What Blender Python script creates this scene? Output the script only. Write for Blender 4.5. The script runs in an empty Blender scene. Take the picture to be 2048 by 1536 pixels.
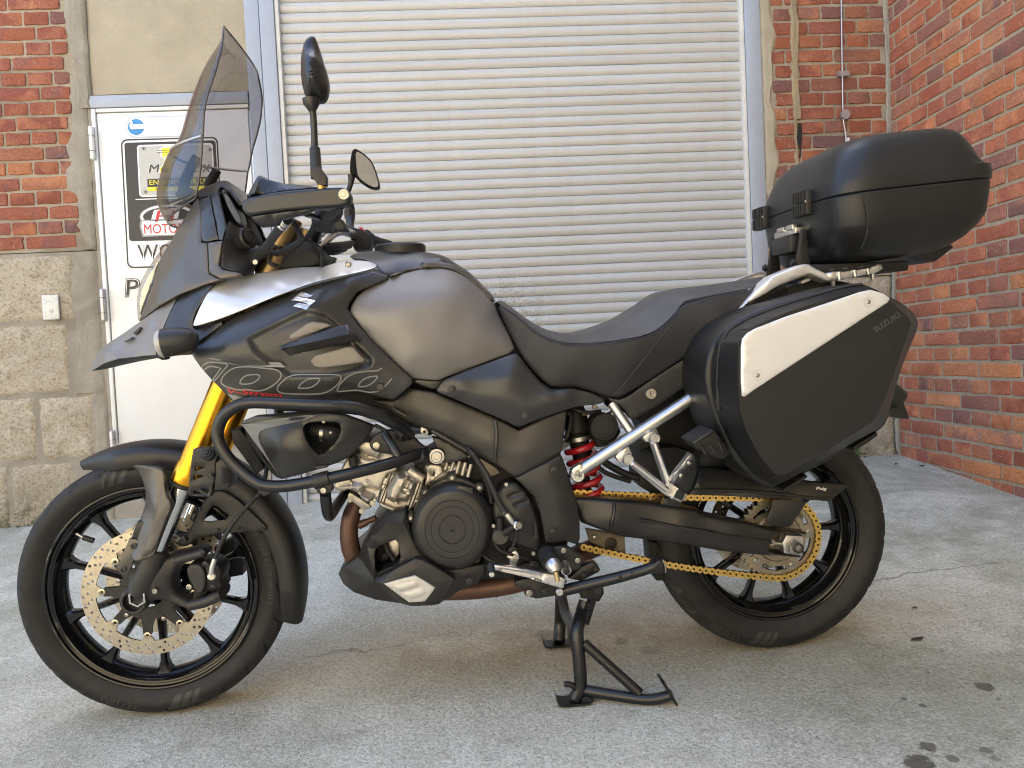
import bpy, bmesh, math, random
import numpy as np
from mathutils import Vector, Matrix
from mathutils.geometry import delaunay_2d_cdt, tessellate_polygon
random.seed(7); rng = np.random.default_rng(7)
scene = bpy.context.scene
COL = scene.collection

# ------------------------------------------------------------------ camera
IW, IH, FPX = 2048.0, 1536.0, 1450.0
_p, _r, _w = map(math.radians, (2.09, 2.75, 2.6))
CAM = np.array([0.0, 0.0, 0.842])
FW = np.array([math.sin(_w)*math.cos(_p), math.cos(_w)*math.cos(_p), -math.sin(_p)])
RT = np.array([math.cos(_w), -math.sin(_w), 0.0]); UP = np.cross(RT, FW)
IX = RT*math.cos(_r) - UP*math.sin(_r); IU = RT*math.sin(_r) + UP*math.cos(_r)
cd = bpy.data.cameras.new('camera'); cam = bpy.data.objects.new('camera', cd); COL.objects.link(cam)
cd.sensor_width = 36.0; cd.lens = FPX/IW*36.0; cd.clip_start = 0.02; cd.clip_end = 500
cam.matrix_world = Matrix(((IX[0], IU[0], -FW[0], CAM[0]), (IX[1], IU[1], -FW[1], CAM[1]), (IX[2], IU[2], -FW[2], CAM[2]), (0, 0, 0, 1)))
scene.camera = cam

# ------------------------------------------------------------------ sky, sun, exposure
SUN_EL, SUN_AZ = math.radians(52), math.radians(12)      # the sun stands behind the building with the roller shutter
world = bpy.data.worlds.new('World'); scene.world = world; world.use_nodes = True
wn = world.node_tree; wn.nodes.clear()
sky = wn.nodes.new('ShaderNodeTexSky'); sky.sky_type = 'NISHITA'; sky.sun_disc = False
sky.sun_elevation = SUN_EL; sky.sun_rotation = SUN_AZ; sky.air_density = 0.9; sky.dust_density = 3.0; sky.ozone_density = 2.5
bg = wn.nodes.new('ShaderNodeBackground'); bg.inputs['Strength'].default_value = 0.15
wo = wn.nodes.new('ShaderNodeOutputWorld')
wn.links.new(sky.outputs[0], bg.inputs['Color']); wn.links.new(bg.outputs[0], wo.inputs['Surface'])
sd = bpy.data.lights.new('sun', 'SUN'); sd.energy = 4.2; sd.angle = math.radians(0.53); sd.color = (1.0, 0.95, 0.82)
sun = bpy.data.objects.new('sun', sd); COL.objects.link(sun)
sdir = Vector((math.sin(SUN_AZ)*math.cos(SUN_EL), math.cos(SUN_AZ)*math.cos(SUN_EL), math.sin(SUN_EL)))
sun.rotation_euler = sdir.to_track_quat('Z', 'Y').to_euler(); sun.location = (0, 0, 9)
vs = scene.view_settings
vs.view_transform = 'Standard'; vs.look = 'None'; vs.exposure = 2.68; vs.gamma = 1.0; vs.use_curve_mapping = False
scene.cycles.max_bounces = 6; scene.cycles.diffuse_bounces = 2; scene.cycles.glossy_bounces = 3
scene.cycles.filter_width = 1.05; scene.cycles.transparent_max_bounces = 12; scene.cycles.caustics_reflective = False; scene.cycles.caustics_refractive = False

# ------------------------------------------------------------------ materials
MATS = {}
def new_mat(name):
    m = bpy.data.materials.new(name); m.use_nodes = True
    n = m.node_tree.nodes; l = m.node_tree.links
    return m, n, l, n['Principled BSDF']
def lin(c):
    if isinstance(c, str):
        c = [int(c[i:i+2], 16)/255 for i in (0, 2, 4)]
        c = [x/12.92 if x <= .04045 else ((x+.055)/1.055)**2.4 for x in c]
    return (c[0], c[1], c[2], 1.0)
def texco(n, l, mode='Object', scale=1.0):
    t = n.new('ShaderNodeTexCoord')
    return t.outputs[mode]
def noise(n, l, co, scale, detail=3, rough=.6, dist=0):
    x = n.new('ShaderNodeTexNoise'); x.inputs['Scale'].default_value = scale; x.inputs['Detail'].default_value = detail
    x.inputs['Roughness'].default_value = rough; x.inputs['Distortion'].default_value = dist
    if co is not None: l.new(co, x.inputs['Vector'])
    return x
def ramp(n, l, src, stops, interp='LINEAR'):
    r = n.new('ShaderNodeValToRGB'); r.color_ramp.interpolation = interp
    e = r.color_ramp.elements
    while len(e) < len(stops): e.new(.5)
    for i, (p, c) in enumerate(stops):
        e[i].position = p; e[i].color = lin(c) if not isinstance(c, (int, float)) else (c, c, c, 1)
    if src is not None: l.new(src, r.inputs['Fac'])
    return r
def mixc(n, l, fac, a, b, mode='MIX'):
    m = n.new('ShaderNodeMix'); m.data_type = 'RGBA'; m.blend_type = mode
    for sock, v in ((m.inputs[0], fac), (m.inputs[6], a), (m.inputs[7], b)):
        if isinstance(v, (int, float)): sock.default_value = v
        elif isinstance(v, (tuple, list)): sock.default_value = lin(v)
        else: l.new(v, sock)
    return m.outputs[2]
def mth(n, l, op, a, b=None, c=None, clamp=False):
    m = n.new('ShaderNodeMath'); m.operation = op; m.use_clamp = clamp
    for i, v in enumerate((a, b, c)):
        if v is None: continue
        if isinstance(v, (int, float)): m.inputs[i].default_value = v
        else: l.new(v, m.inputs[i])
    return m.outputs[0]
def bump(n, l, b, h, strength=.3, dist=.002):
    x = n.new('ShaderNodeBump'); x.inputs['Strength'].default_value = strength; x.inputs['Distance'].default_value = dist
    l.new(h, x.inputs['Height']); l.new(x.outputs[0], b.inputs['Normal']); return x
def mat(name, col, rough=.5, metal=0.0, var=.0, vscale=8.0, grain=0.0, gscale=900.0, dirt=0.0, dirtcol=(.16, .13, .10), coat=0.0, spec=.5, rvar=.08):
    """plain surface with uneven tone, worn roughness, fine grain and dust"""
    if name in MATS: return MATS[name]
    m, n, l, b = new_mat(name)
    co = texco(n, l)
    n1 = noise(n, l, co, vscale, 3, .65)
    base = lin(col)
    c = mixc(n, l, n1.outputs['Fac'], tuple(x*(1-var) for x in base[:3]), tuple(min(1, x*(1+var)) for x in base[:3]))
    if dirt:
        n2 = noise(n, l, co, vscale*2.3, 4, .7, .4)
        r2 = ramp(n, l, n2.outputs['Fac'], [(.46, 0.0), (.72, 1.0)])
        c = mixc(n, l, mth(n, l, 'MULTIPLY', r2.outputs[0], dirt), c, dirtcol)
    l.new(c, b.inputs['Base Color'])
    rr = mth(n, l, 'MULTIPLY_ADD', n1.outputs['Fac'], rvar*2, rough-rvar, clamp=True)
    l.new(rr, b.inputs['Roughness'])
    b.inputs['Metallic'].default_value = metal; b.inputs['Specular IOR Level'].default_value = spec
    if coat: b.inputs['Coat Weight'].default_value = coat; b.inputs['Coat Roughness'].default_value = .15
    if grain: bump(n, l, b, noise(n, l, co, gscale, 1).outputs['Fac'], grain, .0006)
    MATS[name] = m; return m

# ------------------------------------------------------------------ object helpers
OFF = {}
def root_of(o):
    while o.parent is not None: o = o.parent
    return o
def link(name, me, parent=None, m=None, **props):
    o = bpy.data.objects.new(name, me); COL.objects.link(o)
    if parent is not None: o.parent = parent
    if m is not None and me is not None and not me.materials: me.materials.append(m)
    for k, v in props.items(): o[k] = v
    return o
def mesh_from(name, V, Fs, smooth=40):
    me = bpy.data.meshes.new(name); me.from_pydata([tuple(map(float, v)) for v in V], [], Fs); me.update()
    if smooth:
        me.shade_smooth(); me.set_sharp_from_angle(angle=math.radians(smooth))
    return me
def mk(name, V, Fs, m, parent=None, smooth=40, fix=True, **props):
    V = np.asarray(V, float)
    if parent is not None:
        off = OFF.get(root_of(parent).name)
        if off is not None: V = V - off
    me = mesh_from(name, V, Fs, smooth)
    if fix:
        bm = bmesh.new(); bm.from_mesh(me); bmesh.ops.recalc_face_normals(bm, faces=bm.faces); bm.to_mesh(me); bm.free()
        if smooth: me.set_sharp_from_angle(angle=math.radians(smooth))
    return link(name, me, parent, m, **props)
def empty(name, loc, **props):
    o = bpy.data.objects.new(name, None); COL.objects.link(o); o.location = loc; o.empty_display_size = .05
    for k, v in props.items(): o[k] = v
    return o
def box_vf(x0, x1, y0, y1, z0, z1, bev=0.0):
    V = [(x0, y0, z0), (x1, y0, z0), (x1, y1, z0), (x0, y1, z0), (x0, y0, z1), (x1, y0, z1), (x1, y1, z1), (x0, y1, z1)]
    Fs = [(0, 3, 2, 1), (4, 5, 6, 7), (0, 1, 5, 4), (1, 2, 6, 5), (2, 3, 7, 6), (3, 0, 4, 7)]
    return V, Fs
def bevel_box(name, x0, x1, y0, y1, z0, z1, m, parent=None, bev=.004, seg=2, **props):
    V, Fs = box_vf(x0, x1, y0, y1, z0, z1)
    V = np.array(V, float)
    if parent is not None:
        off = OFF.get(root_of(parent).name)
        if off is not None: V = V - off
    me = bpy.data.meshes.new(name); me.from_pydata([tuple(v) for v in V], [], Fs)
    bm = bmesh.new(); bm.from_mesh(me)
    if bev: bmesh.ops.bevel(bm, geom=bm.edges[:], offset=bev, segments=seg, affect='EDGES', profile=.5)
    bmesh.ops.recalc_face_normals(bm, faces=bm.faces); bm.to_mesh(me); bm.free()
    me.shade_smooth(); me.set_sharp_from_angle(angle=math.radians(35))
    return link(name, me, parent, m, **props)
def ray(px, py): return IX*(px-IW/2)/FPX - IU*(py-IH/2)/FPX + FW
def on_y(px, py, Y):
    d = ray(px, py); return CAM + d*(Y-CAM[1])/d[1]
def on_x(px, py, X):
    d = ray(px, py); return CAM + d*(X-CAM[0])/d[0]
GB, GC, GZ0 = .0265, .073, .014                                     # the yard falls gently towards the viewer
def gz(x, y): return GZ0 + GB*(x+.817) + GC*(y-1.817)
def on_g(px, py):
    d = ray(px, py); n = np.array([-GB, -GC, 1.0]); k = -GB*.817*-1 - 0
    # plane: z - GB*(x+.817) - GC*(y-1.817) = 0
    c0 = CAM[2] - GZ0 - GB*(CAM[0]+.817) - GC*(CAM[1]-1.817)
    return CAM + d*(-c0/(d@n))
REG = dict(A1=(0, 0, 1/3), A2=(400, 0, 1/3), A3=(0, 450, 1/3), A4=(380, 450, 1/3), A5=(0, 880, .3647), A6=(400, 780, 1/3), A7=(800, 780, 1/3),
           A8=(780, 460, 1/3), B1=(1100, 650, 1/3), B2=(1300, 500, 1/2.56), B3=(1480, 230, .27734), B4=(1250, 850, .29297), B6=(1700, 560, .28642),
           B7=(1000, 1100, .28381), H=(480, 330, .17578), N=(160, 360, .26042), S=(300, 40, .29947), E=(620, 830, .19531), K=(960, 1040, .13672),
           Q=(1120, 780, .17578), L=(340, 860, .13018), G=(1440, 500, .16602), F=(20, 910, .34503), W=(1280, 860, .29291), P=(0, 0, 1.0))
def T(reg, pts):
    x0, y0, s = REG[reg]
    return [(x0+p[0]*s, y0+p[1]*s) + tuple(p[2:]) for p in pts]

def text_mesh(s, extrude=0.0, bold=0.0, shear=0.0, align='LEFT', spacing=1.0, res=3):
    cu = bpy.data.curves.new('txt', 'FONT'); cu.body = s; cu.extrude = extrude; cu.offset = bold; cu.shear = shear; cu.align_x = align
    cu.resolution_u = res; cu.space_character = spacing; cu.size = 1.0; cu.fill_mode = 'FRONT'
    o = bpy.data.objects.new('txt', cu); COL.objects.link(o)
    bpy.context.view_layer.update()
    dg = bpy.context.evaluated_depsgraph_get()
    me = o.evaluated_get(dg).to_mesh()
    V = np.array([v.co[:] for v in me.vertices]); Fs = [tuple(p.vertices) for p in me.polygons]
    o.evaluated_get(dg).to_mesh_clear(); bpy.data.objects.remove(o); bpy.data.curves.remove(cu)
    return V, Fs
# ------------------------------------------------------------------ setting materials
def brick_material(name='fired_brick', gain=(1.0, 1.0, 1.0)):
    m, n, l, b = new_mat(name)
    oi = n.new('ShaderNodeObjectInfo'); co = texco(n, l)
    add = n.new('ShaderNodeVectorMath'); add.operation = 'ADD'; l.new(co, add.inputs[0])
    sc = n.new('ShaderNodeVectorMath'); sc.operation = 'SCALE'; sc.inputs[0].default_value = (17.0, 31.0, 23.0); l.new(oi.outputs['Random'], sc.inputs['Scale'])
    l.new(sc.outputs[0], add.inputs[1]); v = add.outputs[0]
    base = ramp(n, l, oi.outputs['Random'], [(0, (.23, .072, .045)), (.16, (.28, .085, .05)), (.34, (.34, .115, .06)), (.47, (.25, .078, .055)), (.6, (.38, .135, .062)), (.7, (.19, .088, .078)),
                                              (.8, (.31, .12, .08)), (.88, (.14, .078, .075)), (.94, (.43, .165, .065)), (1, (.28, .13, .095))])
    big = noise(n, l, v, 9, 2, .6, .6)
    alt = ramp(n, l, oi.outputs['Random'], [(0, (.42, .16, .075)), (.3, (.22, .085, .07)), (.5, (.46, .18, .085)), (.75, (.15, .08, .075)), (1, (.5, .21, .095))])
    c = mixc(n, l, ramp(n, l, big.outputs['Fac'], [(.42, 0.0), (.66, 1.0)]).outputs[0], base.outputs[0], alt.outputs[0])
    fine = noise(n, l, v, 120, 3, .75)
    c = mixc(n, l, mth(n, l, 'MULTIPLY', ramp(n, l, fine.outputs['Fac'], [(.35, 1.0), (.5, 0.0)]).outputs[0], .55), c, (.07, .035, .03))
    wv = noise(n, l, v, 60, 4, .75, .3)
    c = mixc(n, l, mth(n, l, 'MULTIPLY', ramp(n, l, wv.outputs['Fac'], [(.60, 0.0), (.72, 1.0)]).outputs[0], .6), c, (.50, .36, .27))
    sp = n.new('ShaderNodeTexVoronoi'); sp.inputs['Scale'].default_value = 90; l.new(v, sp.inputs['Vector'])
    c = mixc(n, l, mth(n, l, 'MULTIPLY', ramp(n, l, sp.outputs['Distance'], [(.06, 1.0), (.11, 0.0)]).outputs[0], ramp(n, l, big.outputs['Fac'], [(.5, 0.0), (.62, .8)]).outputs[0]), c, (.62, .57, .5))
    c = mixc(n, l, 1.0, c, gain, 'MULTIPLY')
    l.new(c, b.inputs['Base Color']); b.inputs['Roughness'].default_value = .82; b.inputs['Specular IOR Level'].default_value = .25
    bump(n, l, b, mth(n, l, 'ADD', fine.outputs['Fac'], big.outputs['Fac']), .7, .003)
    return m
def mortar_material(name, col, col2, scale=35, bumpd=.004, stain=None):
    m, n, l, b = new_mat(name); co = texco(n, l)
    a = noise(n, l, co, 5, 3, .65); f = noise(n, l, co, scale*5, 3, .8); g = f
    c = mixc(n, l, ramp(n, l, a.outputs['Fac'], [(.35, 0.0), (.65, 1.0)]).outputs[0], col, col2)
    c = mixc(n, l, mth(n, l, 'MULTIPLY', ramp(n, l, f.outputs['Fac'], [(.38, 1.0), (.55, 0.0)]).outputs[0], .5), c, tuple(x*.45 for x in col))
    if stain:
        s = noise(n, l, co, 2.6, 3, .6, 1.0)
        c = mixc(n, l, mth(n, l, 'MULTIPLY', ramp(n, l, s.outputs['Fac'], [(.52, 0.0), (.68, 1.0)]).outputs[0], .6), c, stain)
    l.new(c, b.inputs['Base Color']); b.inputs['Roughness'].default_value = .9; b.inputs['Specular IOR Level'].default_value = .2
    bump(n, l, b, mth(n, l, 'ADD', f.outputs['Fac'], g.outputs['Fac']), .8, bumpd)
    MATS[name] = m; return m
def stone_material():
    m, n, l, b = new_mat('weathered_stone'); co = texco(n, l, 'Object')
    a = noise(n, l, co, 3.2, 3, .6, .5); f = noise(n, l, co, 75, 4, .8); h = noise(n, l, co, 24, 4, .75)
    c = mixc(n, l, ramp(n, l, a.outputs['Fac'], [(.36, 0.0), (.64, 1.0)]).outputs[0], (.52, .45, .34), (.43, .37, .275))
    c = mixc(n, l, ramp(n, l, f.outputs['Fac'], [(.40, .75), (.50, 0.0)]).outputs[0], c, (.24, .19, .13))
    c = mixc(n, l, mth(n, l, 'MULTIPLY', ramp(n, l, h.outputs['Fac'], [(.55, 0.0), (.66, 1.0)]).outputs[0], .6), c, (.62, .56, .45))
    c = mixc(n, l, mth(n, l, 'MULTIPLY', ramp(n, l, h.outputs['Fac'], [(.33, 1.0), (.40, 0.0)]).outputs[0], .5), c, (.16, .125, .09))
    gsep = n.new('ShaderNodeSeparateXYZ'); geo = n.new('ShaderNodeNewGeometry'); l.new(geo.outputs['Position'], gsep.inputs[0])
    moss = mth(n, l, 'MULTIPLY', ramp(n, l, gsep.outputs['Z'], [(.16, 1.0), (.42, 0.0)]).outputs[0], ramp(n, l, h.outputs['Fac'], [(.42, 0.0), (.6, 1.0)]).outputs[0])
    c = mixc(n, l, mth(n, l, 'MULTIPLY', moss, .8), c, (.09, .09, .05))
    l.new(c, b.inputs['Base Color']); b.inputs['Roughness'].default_value = .92; b.inputs['Specular IOR Level'].default_value = .2
    bump(n, l, b, mth(n, l, 'MULTIPLY_ADD', h.outputs['Fac'], 2.0, f.outputs['Fac']), 1.0, .006)
    return m
def ground_material():
    m, n, l, b = new_mat('worn_concrete'); geo = n.new('ShaderNodeNewGeometry'); pos = geo.outputs['Position']
    def nz(s, d=6, r=.6, dist=0): return noise(n, l, pos, s, d, r, dist).outputs['Fac']
    tone = nz(1.1, 3, .6, .6); mid = nz(7, 4, .65, .3); fine = nz(105, 3, .85); fine2 = nz(260, 1, .7); grit = nz(75, 2, .7)
    c = mixc(n, l, ramp(n, l, tone, [(.42, 0.0), (.58, 1.0)]).outputs[0], (.535, .495, .385), (.69, .655, .53))
    c = mixc(n, l, mth(n, l, 'MULTIPLY', ramp(n, l, mid, [(.48, 0.0), (.64, 1.0)]).outputs[0], .55), c, (.38, .345, .25))
    # aggregate speckle
    c = mixc(n, l, mth(n, l, 'MULTIPLY', ramp(n, l, fine, [(.40, 1.0), (.50, 0.0)]).outputs[0], .40), c, (.19, .175, .145))
    c = mixc(n, l, mth(n, l, 'MULTIPLY', ramp(n, l, fine, [(.54, 0.0), (.63, 1.0)]).outputs[0], .42), c, (.84, .82, .70))
    c = mixc(n, l, mth(n, l, 'MULTIPLY', ramp(n, l, fine2, [(.36, 1.0), (.46, 0.0)]).outputs[0], .38), c, (.10, .092, .08))
    vor = n.new('ShaderNodeTexVoronoi'); vor.inputs['Scale'].default_value = 85; l.new(pos, vor.inputs['Vector'])
    peb = mth(n, l, 'MULTIPLY', ramp(n, l, vor.outputs['Distance'], [(.14, 1.0), (.22, 0.0)]).outputs[0], ramp(n, l, grit, [(.53, 0.0), (.6, 1.0)]).outputs[0])
    c = mixc(n, l, mth(n, l, 'MULTIPLY', peb, .7), c, (.09, .075, .065))
    sep = n.new('ShaderNodeSeparateXYZ'); l.new(pos, sep.inputs[0]); X, Yc = sep.outputs['X'], sep.outputs['Y']
    # algae, away from the wheel track and along the right wall
    alg = nz(1.9, 5, .7, .9)
    side = mth(n, l, 'MULTIPLY', ramp(n, l, mth(n, l, 'MULTIPLY_ADD', X, .25, .5), [(.1, .8), (.3, .25), (.6, .3), (.85, 1.0)]).outputs[0], ramp(n, l, alg, [(.44, 0.0), (.62, 1.0)]).outputs[0])
    c = mixc(n, l, mth(n, l, 'MULTIPLY', side, .55), c, (.22, .215, .12))
    # darker brown patch with a ragged edge, long along the parking place
    dx = mth(n, l, 'MULTIPLY', mth(n, l, 'SUBTRACT', X, .25), .75); dy = mth(n, l, 'MULTIPLY', mth(n, l, 'SUBTRACT', Yc, 1.98), 3.4)
    rad = mth(n, l, 'SQRT', mth(n, l, 'ADD', mth(n, l, 'MULTIPLY', dx, dx), mth(n, l, 'MULTIPLY', dy, dy)))
    rad = mth(n, l, 'ADD', rad, mth(n, l, 'MULTIPLY', mth(n, l, 'SUBTRACT', mid, .5), 1.3))
    st = mth(n, l, 'MULTIPLY', ramp(n, l, rad, [(.35, 1.0), (1.05, 0.0)]).outputs[0], ramp(n, l, mid, [(.3, .45), (.6, 1.0)]).outputs[0])
    c = mixc(n, l, mth(n, l, 'MULTIPLY', st, .62), c, (.20, .145, .085))
    # crack lines
    wob = mth(n, l, 'MULTIPLY', mth(n, l, 'SUBTRACT', nz(5, 6, .7), .5), .16)
    cr = mth(n, l, 'ABSOLUTE', mth(n, l, 'ADD', mth(n, l, 'SUBTRACT', Yc, mth(n, l, 'MULTIPLY_ADD', X, .098, 2.075)), wob))
    crack = mth(n, l, 'MULTIPLY', ramp(n, l, cr, [(.001, 1.0), (.005, 0.0)]).outputs[0], ramp(n, l, tone, [(.44, 0.0), (.56, 1.0)]).outputs[0])
    cr2 = mth(n, l, 'ABSOLUTE', mth(n, l, 'ADD', mth(n, l, 'SUBTRACT', X, mth(n, l, 'MULTIPLY_ADD', Yc, -.22, .43)), mth(n, l, 'MULTIPLY', wob, 1.6)))
    crack2 = mth(n, l, 'MULTIPLY', ramp(n, l, cr2, [(.0015, 1.0), (.005, 0.0)]).outputs[0], mth(n, l, 'MULTIPLY', mth(n, l, 'LESS_THAN', Yc, 2.1), mth(n, l, 'GREATER_THAN', tone, .46)))
    ck = mth(n, l, 'MULTIPLY', crack, .8)
    c = mixc(n, l, mth(n, l, 'MULTIPLY', ck, .45), c, (.05, .038, .026))
    # oil drips
    spots = None
    for (px, py, r, k) in [(1970, 1373, .021, .8), (1857, 1494, .017, .75), (1838, 1526, .030, .85), (1905, 1517, .013, .7), (1846, 1411, .009, .7), (1972, 1501, .013, .6), (1808, 1397, .007, .7), (1990, 1517, .010, .5), (1998, 1398, .006, .6), (1855, 1345, .006, .5),
                           (1242, 1283, .02, .5), (1090, 1270, .035, .45), (1300, 1300, .03, .35)]:
        g = on_g(px, py)
        a = mth(n, l, 'SUBTRACT', X, float(g[0])); d = mth(n, l, 'SUBTRACT', Yc, float(g[1]))
        q = mth(n, l, 'SQRT', mth(n, l, 'ADD', mth(n, l, 'MULTIPLY', a, a), mth(n, l, 'MULTIPLY', d, d)))
        q = mth(n, l, 'ADD', q, mth(n, l, 'MULTIPLY', mth(n, l, 'SUBTRACT', grit, .5), r*1.2))
        s = mth(n, l, 'MULTIPLY', ramp(n, l, mth(n, l, 'DIVIDE', q, r), [(.75, 1.0), (1.0, 0.0)]).outputs[0], k)
        spots = s if spots is None else mth(n, l, 'MAXIMUM', spots, s)
    c = mixc(n, l, spots, c, (.075, .06, .042))
    l.new(c, b.inputs['Base Color']); b.inputs['Specular IOR Level'].default_value = .3
    l.new(mth(n, l, 'SUBTRACT', .88, mth(n, l, 'MULTIPLY', spots, .3)), b.inputs['Roughness'])
    hh = mth(n, l, 'ADD', mth(n, l, 'ADD', fine, mth(n, l, 'MULTIPLY', grit, .8)), mth(n, l, 'MULTIPLY', ck, -3.0))
    bump(n, l, b, hh, .75, .004)
    return m
M_BRICK = brick_material(); M_BRICK2 = brick_material('bounce_lit_orange_brick', (1.40, 1.34, 1.24))  # brighter gain puts bounced sunlight into the right wall's orange brick
M_MORTAR = mortar_material('lime_mortar', (.50, .425, .32), (.39, .325, .24), stain=(.20, .165, .12))
M_MORTAR2 = mortar_material('sandy_mortar', (.54, .44, .31), (.43, .345, .235))
M_RENDER = mortar_material('cement_render', (.62, .54, .39), (.54, .47, .34), 60, .004, stain=(.42, .36, .25))
M_CEMENT = mortar_material('grey_cement', (.47, .42, .33), (.38, .335, .265), 40, .004, stain=(.25, .215, .165))
M_PATCH = mortar_material('yellow_patch_mortar', (.52, .40, .22), (.38, .32, .22), 30, .006)
M_STONE = stone_material(); M_GROUND = ground_material()
M_STEEL = mat('grey_blue_paint', (.36, .39, .44), .42, 0, .06, 5, .12, 300, dirt=.25, dirtcol=(.25, .22, .18))
def slat_material():
    m, n, l, b = new_mat('cream_slat_paint'); geo = n.new('ShaderNodeNewGeometry'); pos = geo.outputs['Position']
    oi = n.new('ShaderNodeObjectInfo'); sep = n.new('ShaderNodeSeparateXYZ'); l.new(pos, sep.inputs[0])
    st = n.new('ShaderNodeMapping'); l.new(pos, st.inputs['Vector']); st.inputs['Scale'].default_value = (22.0, 1.0, 1.4)
    streak = noise(n, l, st.outputs[0], 1.0, 4, .65).outputs['Fac']; big = noise(n, l, pos, 1.6, 3, .6).outputs['Fac']; sp = noise(n, l, pos, 70, 2, .7).outputs['Fac']
    lng = n.new('ShaderNodeMapping'); l.new(pos, lng.inputs['Vector']); lng.inputs['Scale'].default_value = (1.2, 1.0, 90.0); scr = noise(n, l, lng.outputs[0], 1.0, 3, .6).outputs['Fac']
    c = mixc(n, l, oi.outputs['Random'], (.485, .478, .458), (.54, .533, .512))
    c = mixc(n, l, mth(n, l, 'MULTIPLY', ramp(n, l, streak, [(.5, 0.0), (.72, 1.0)]).outputs[0], .2), c, (.38, .35, .28))
    c = mixc(n, l, mth(n, l, 'MULTIPLY', ramp(n, l, scr, [(.52, 0.0), (.7, 1.0)]).outputs[0], .35), c, (.42, .40, .33))
    c = mixc(n, l, mth(n, l, 'MULTIPLY', ramp(n, l, big, [(.45, 0.0), (.7, 1.0)]).outputs[0], .3), c, (.45, .42, .34))
    dx = mth(n, l, 'MULTIPLY', mth(n, l, 'SUBTRACT', sep.outputs['X'], .12), 2.6); dz = mth(n, l, 'MULTIPLY', mth(n, l, 'SUBTRACT', sep.outputs['Z'], 1.08), 3.6)
    blot = ramp(n, l, mth(n, l, 'SQRT', mth(n, l, 'ADD', mth(n, l, 'MULTIPLY', dx, dx), mth(n, l, 'MULTIPLY', dz, dz))), [(.15, 1.0), (.95, 0.0)]).outputs[0]
    c = mixc(n, l, mth(n, l, 'MULTIPLY', mth(n, l, 'MULTIPLY', ramp(n, l, sp, [(.48, 0.0), (.6, 1.0)]).outputs[0], blot), .75), c, (.20, .185, .15))
    l.new(c, b.inputs['Base Color']); l.new(mth(n, l, 'MULTIPLY_ADD', streak, .3, .2), b.inputs['Roughness']); bump(n, l, b, big, .1, .01); return m
M_SLAT = slat_material()
M_GUIDE = mat('pale_guide_paint', (.66, .64, .57), .4, 0, .05, 4, dirt=.3, dirtcol=(.3, .27, .2))
M_DOOR = mat('white_door_paint', (.78, .77, .73), .35, 0, .02, 3, .05, 250, dirt=.1, dirtcol=(.5, .47, .4))
M_DARK = mat('dark_gap', (.02, .018, .016), .9)
M_ZINC = mat('galvanised', (.45, .45, .46), .45, .8, .1, 40)
M_CONC2 = mat('far_facade', (.42, .36, .26), .85, 0, .15, 2)

# ------------------------------------------------------------------ ground
YW, XW = 3.72, 2.197
def grid_ground():
    xs = np.concatenate([np.linspace(-60, -6, 8), np.linspace(-5, 5, 41), np.linspace(6, 60, 8)])
    ys = np.concatenate([np.linspace(-60, -8, 8), np.linspace(-7, 6, 40), np.linspace(7, 60, 8)])
    V = []; Fs = []
    for y in ys:
        for x in xs:
            xc, yc = max(-6, min(6, x)), max(-6, min(6, y))
            V.append((x, y, gz(xc, yc)))
    W_ = len(xs)
    for j in range(len(ys)-1):
        for i in range(W_-1): a = j*W_+i; Fs.append((a, a+1, a+W_+1, a+W_))
    return V, Fs
V, Fs = grid_ground()
mk('ground', V, Fs, M_GROUND, kind='structure', smooth=60, fix=False)

# ------------------------------------------------------------------ brick walls
def brick_mesh(w, h, d, seed, m=None):
    r = np.random.default_rng(seed); bv = .005
    def loop(ix, iz, y):
        c = [(-w/2+ix, -h/2+iz), (w/2-ix, -h/2+iz), (w/2-ix, h/2-iz), (-w/2+ix, h/2-iz)]
        out = []
        for k in range(4):
            p, q = np.array(c[k]), np.array(c[(k+1) % 4])
            for t in (.06, .38, .66, .94): out.append(p+(q-p)*t)
        out = np.array(out) + r.normal(0, .0016, (16, 2))
        return [(float(o[0]), y + float(r.normal(0, .0004)), float(o[1])) for o in out]
    V = loop(0, 0, d) + loop(0, 0, .003) + loop(bv*.8, bv*.8, 0.0)
    Fs = []
    for a in (0, 16):
        for k in range(16): Fs.append((a+k, a+(k+1) % 16, a+16+(k+1) % 16, a+16+k))
    Fs.append(tuple(range(32, 48)))
    me = mesh_from('brick', V, Fs, 30)
    bm = bmesh.new(); bm.from_mesh(me); bmesh.ops.recalc_face_normals(bm, faces=bm.faces); bm.to_mesh(me); bm.free()
    me.materials.append(m or M_BRICK); return me
PITCH, BH, HP, SP = .0728, .0600, .1265, .253
STR = [brick_mesh(SP-.012, BH, .05, 100+i) for i in range(5)]
HDR = [brick_mesh(HP-.012, BH, .05, 200+i) for i in range(5)]
CUTS = {}
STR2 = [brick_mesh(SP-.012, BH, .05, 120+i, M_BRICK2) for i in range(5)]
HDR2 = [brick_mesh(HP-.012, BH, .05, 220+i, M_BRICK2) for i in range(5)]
def cut_mesh(w, alt=False):
    k = (round(w, 2), alt)
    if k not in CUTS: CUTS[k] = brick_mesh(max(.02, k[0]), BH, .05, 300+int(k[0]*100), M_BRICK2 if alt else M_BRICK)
    return CUTS[k]
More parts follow.
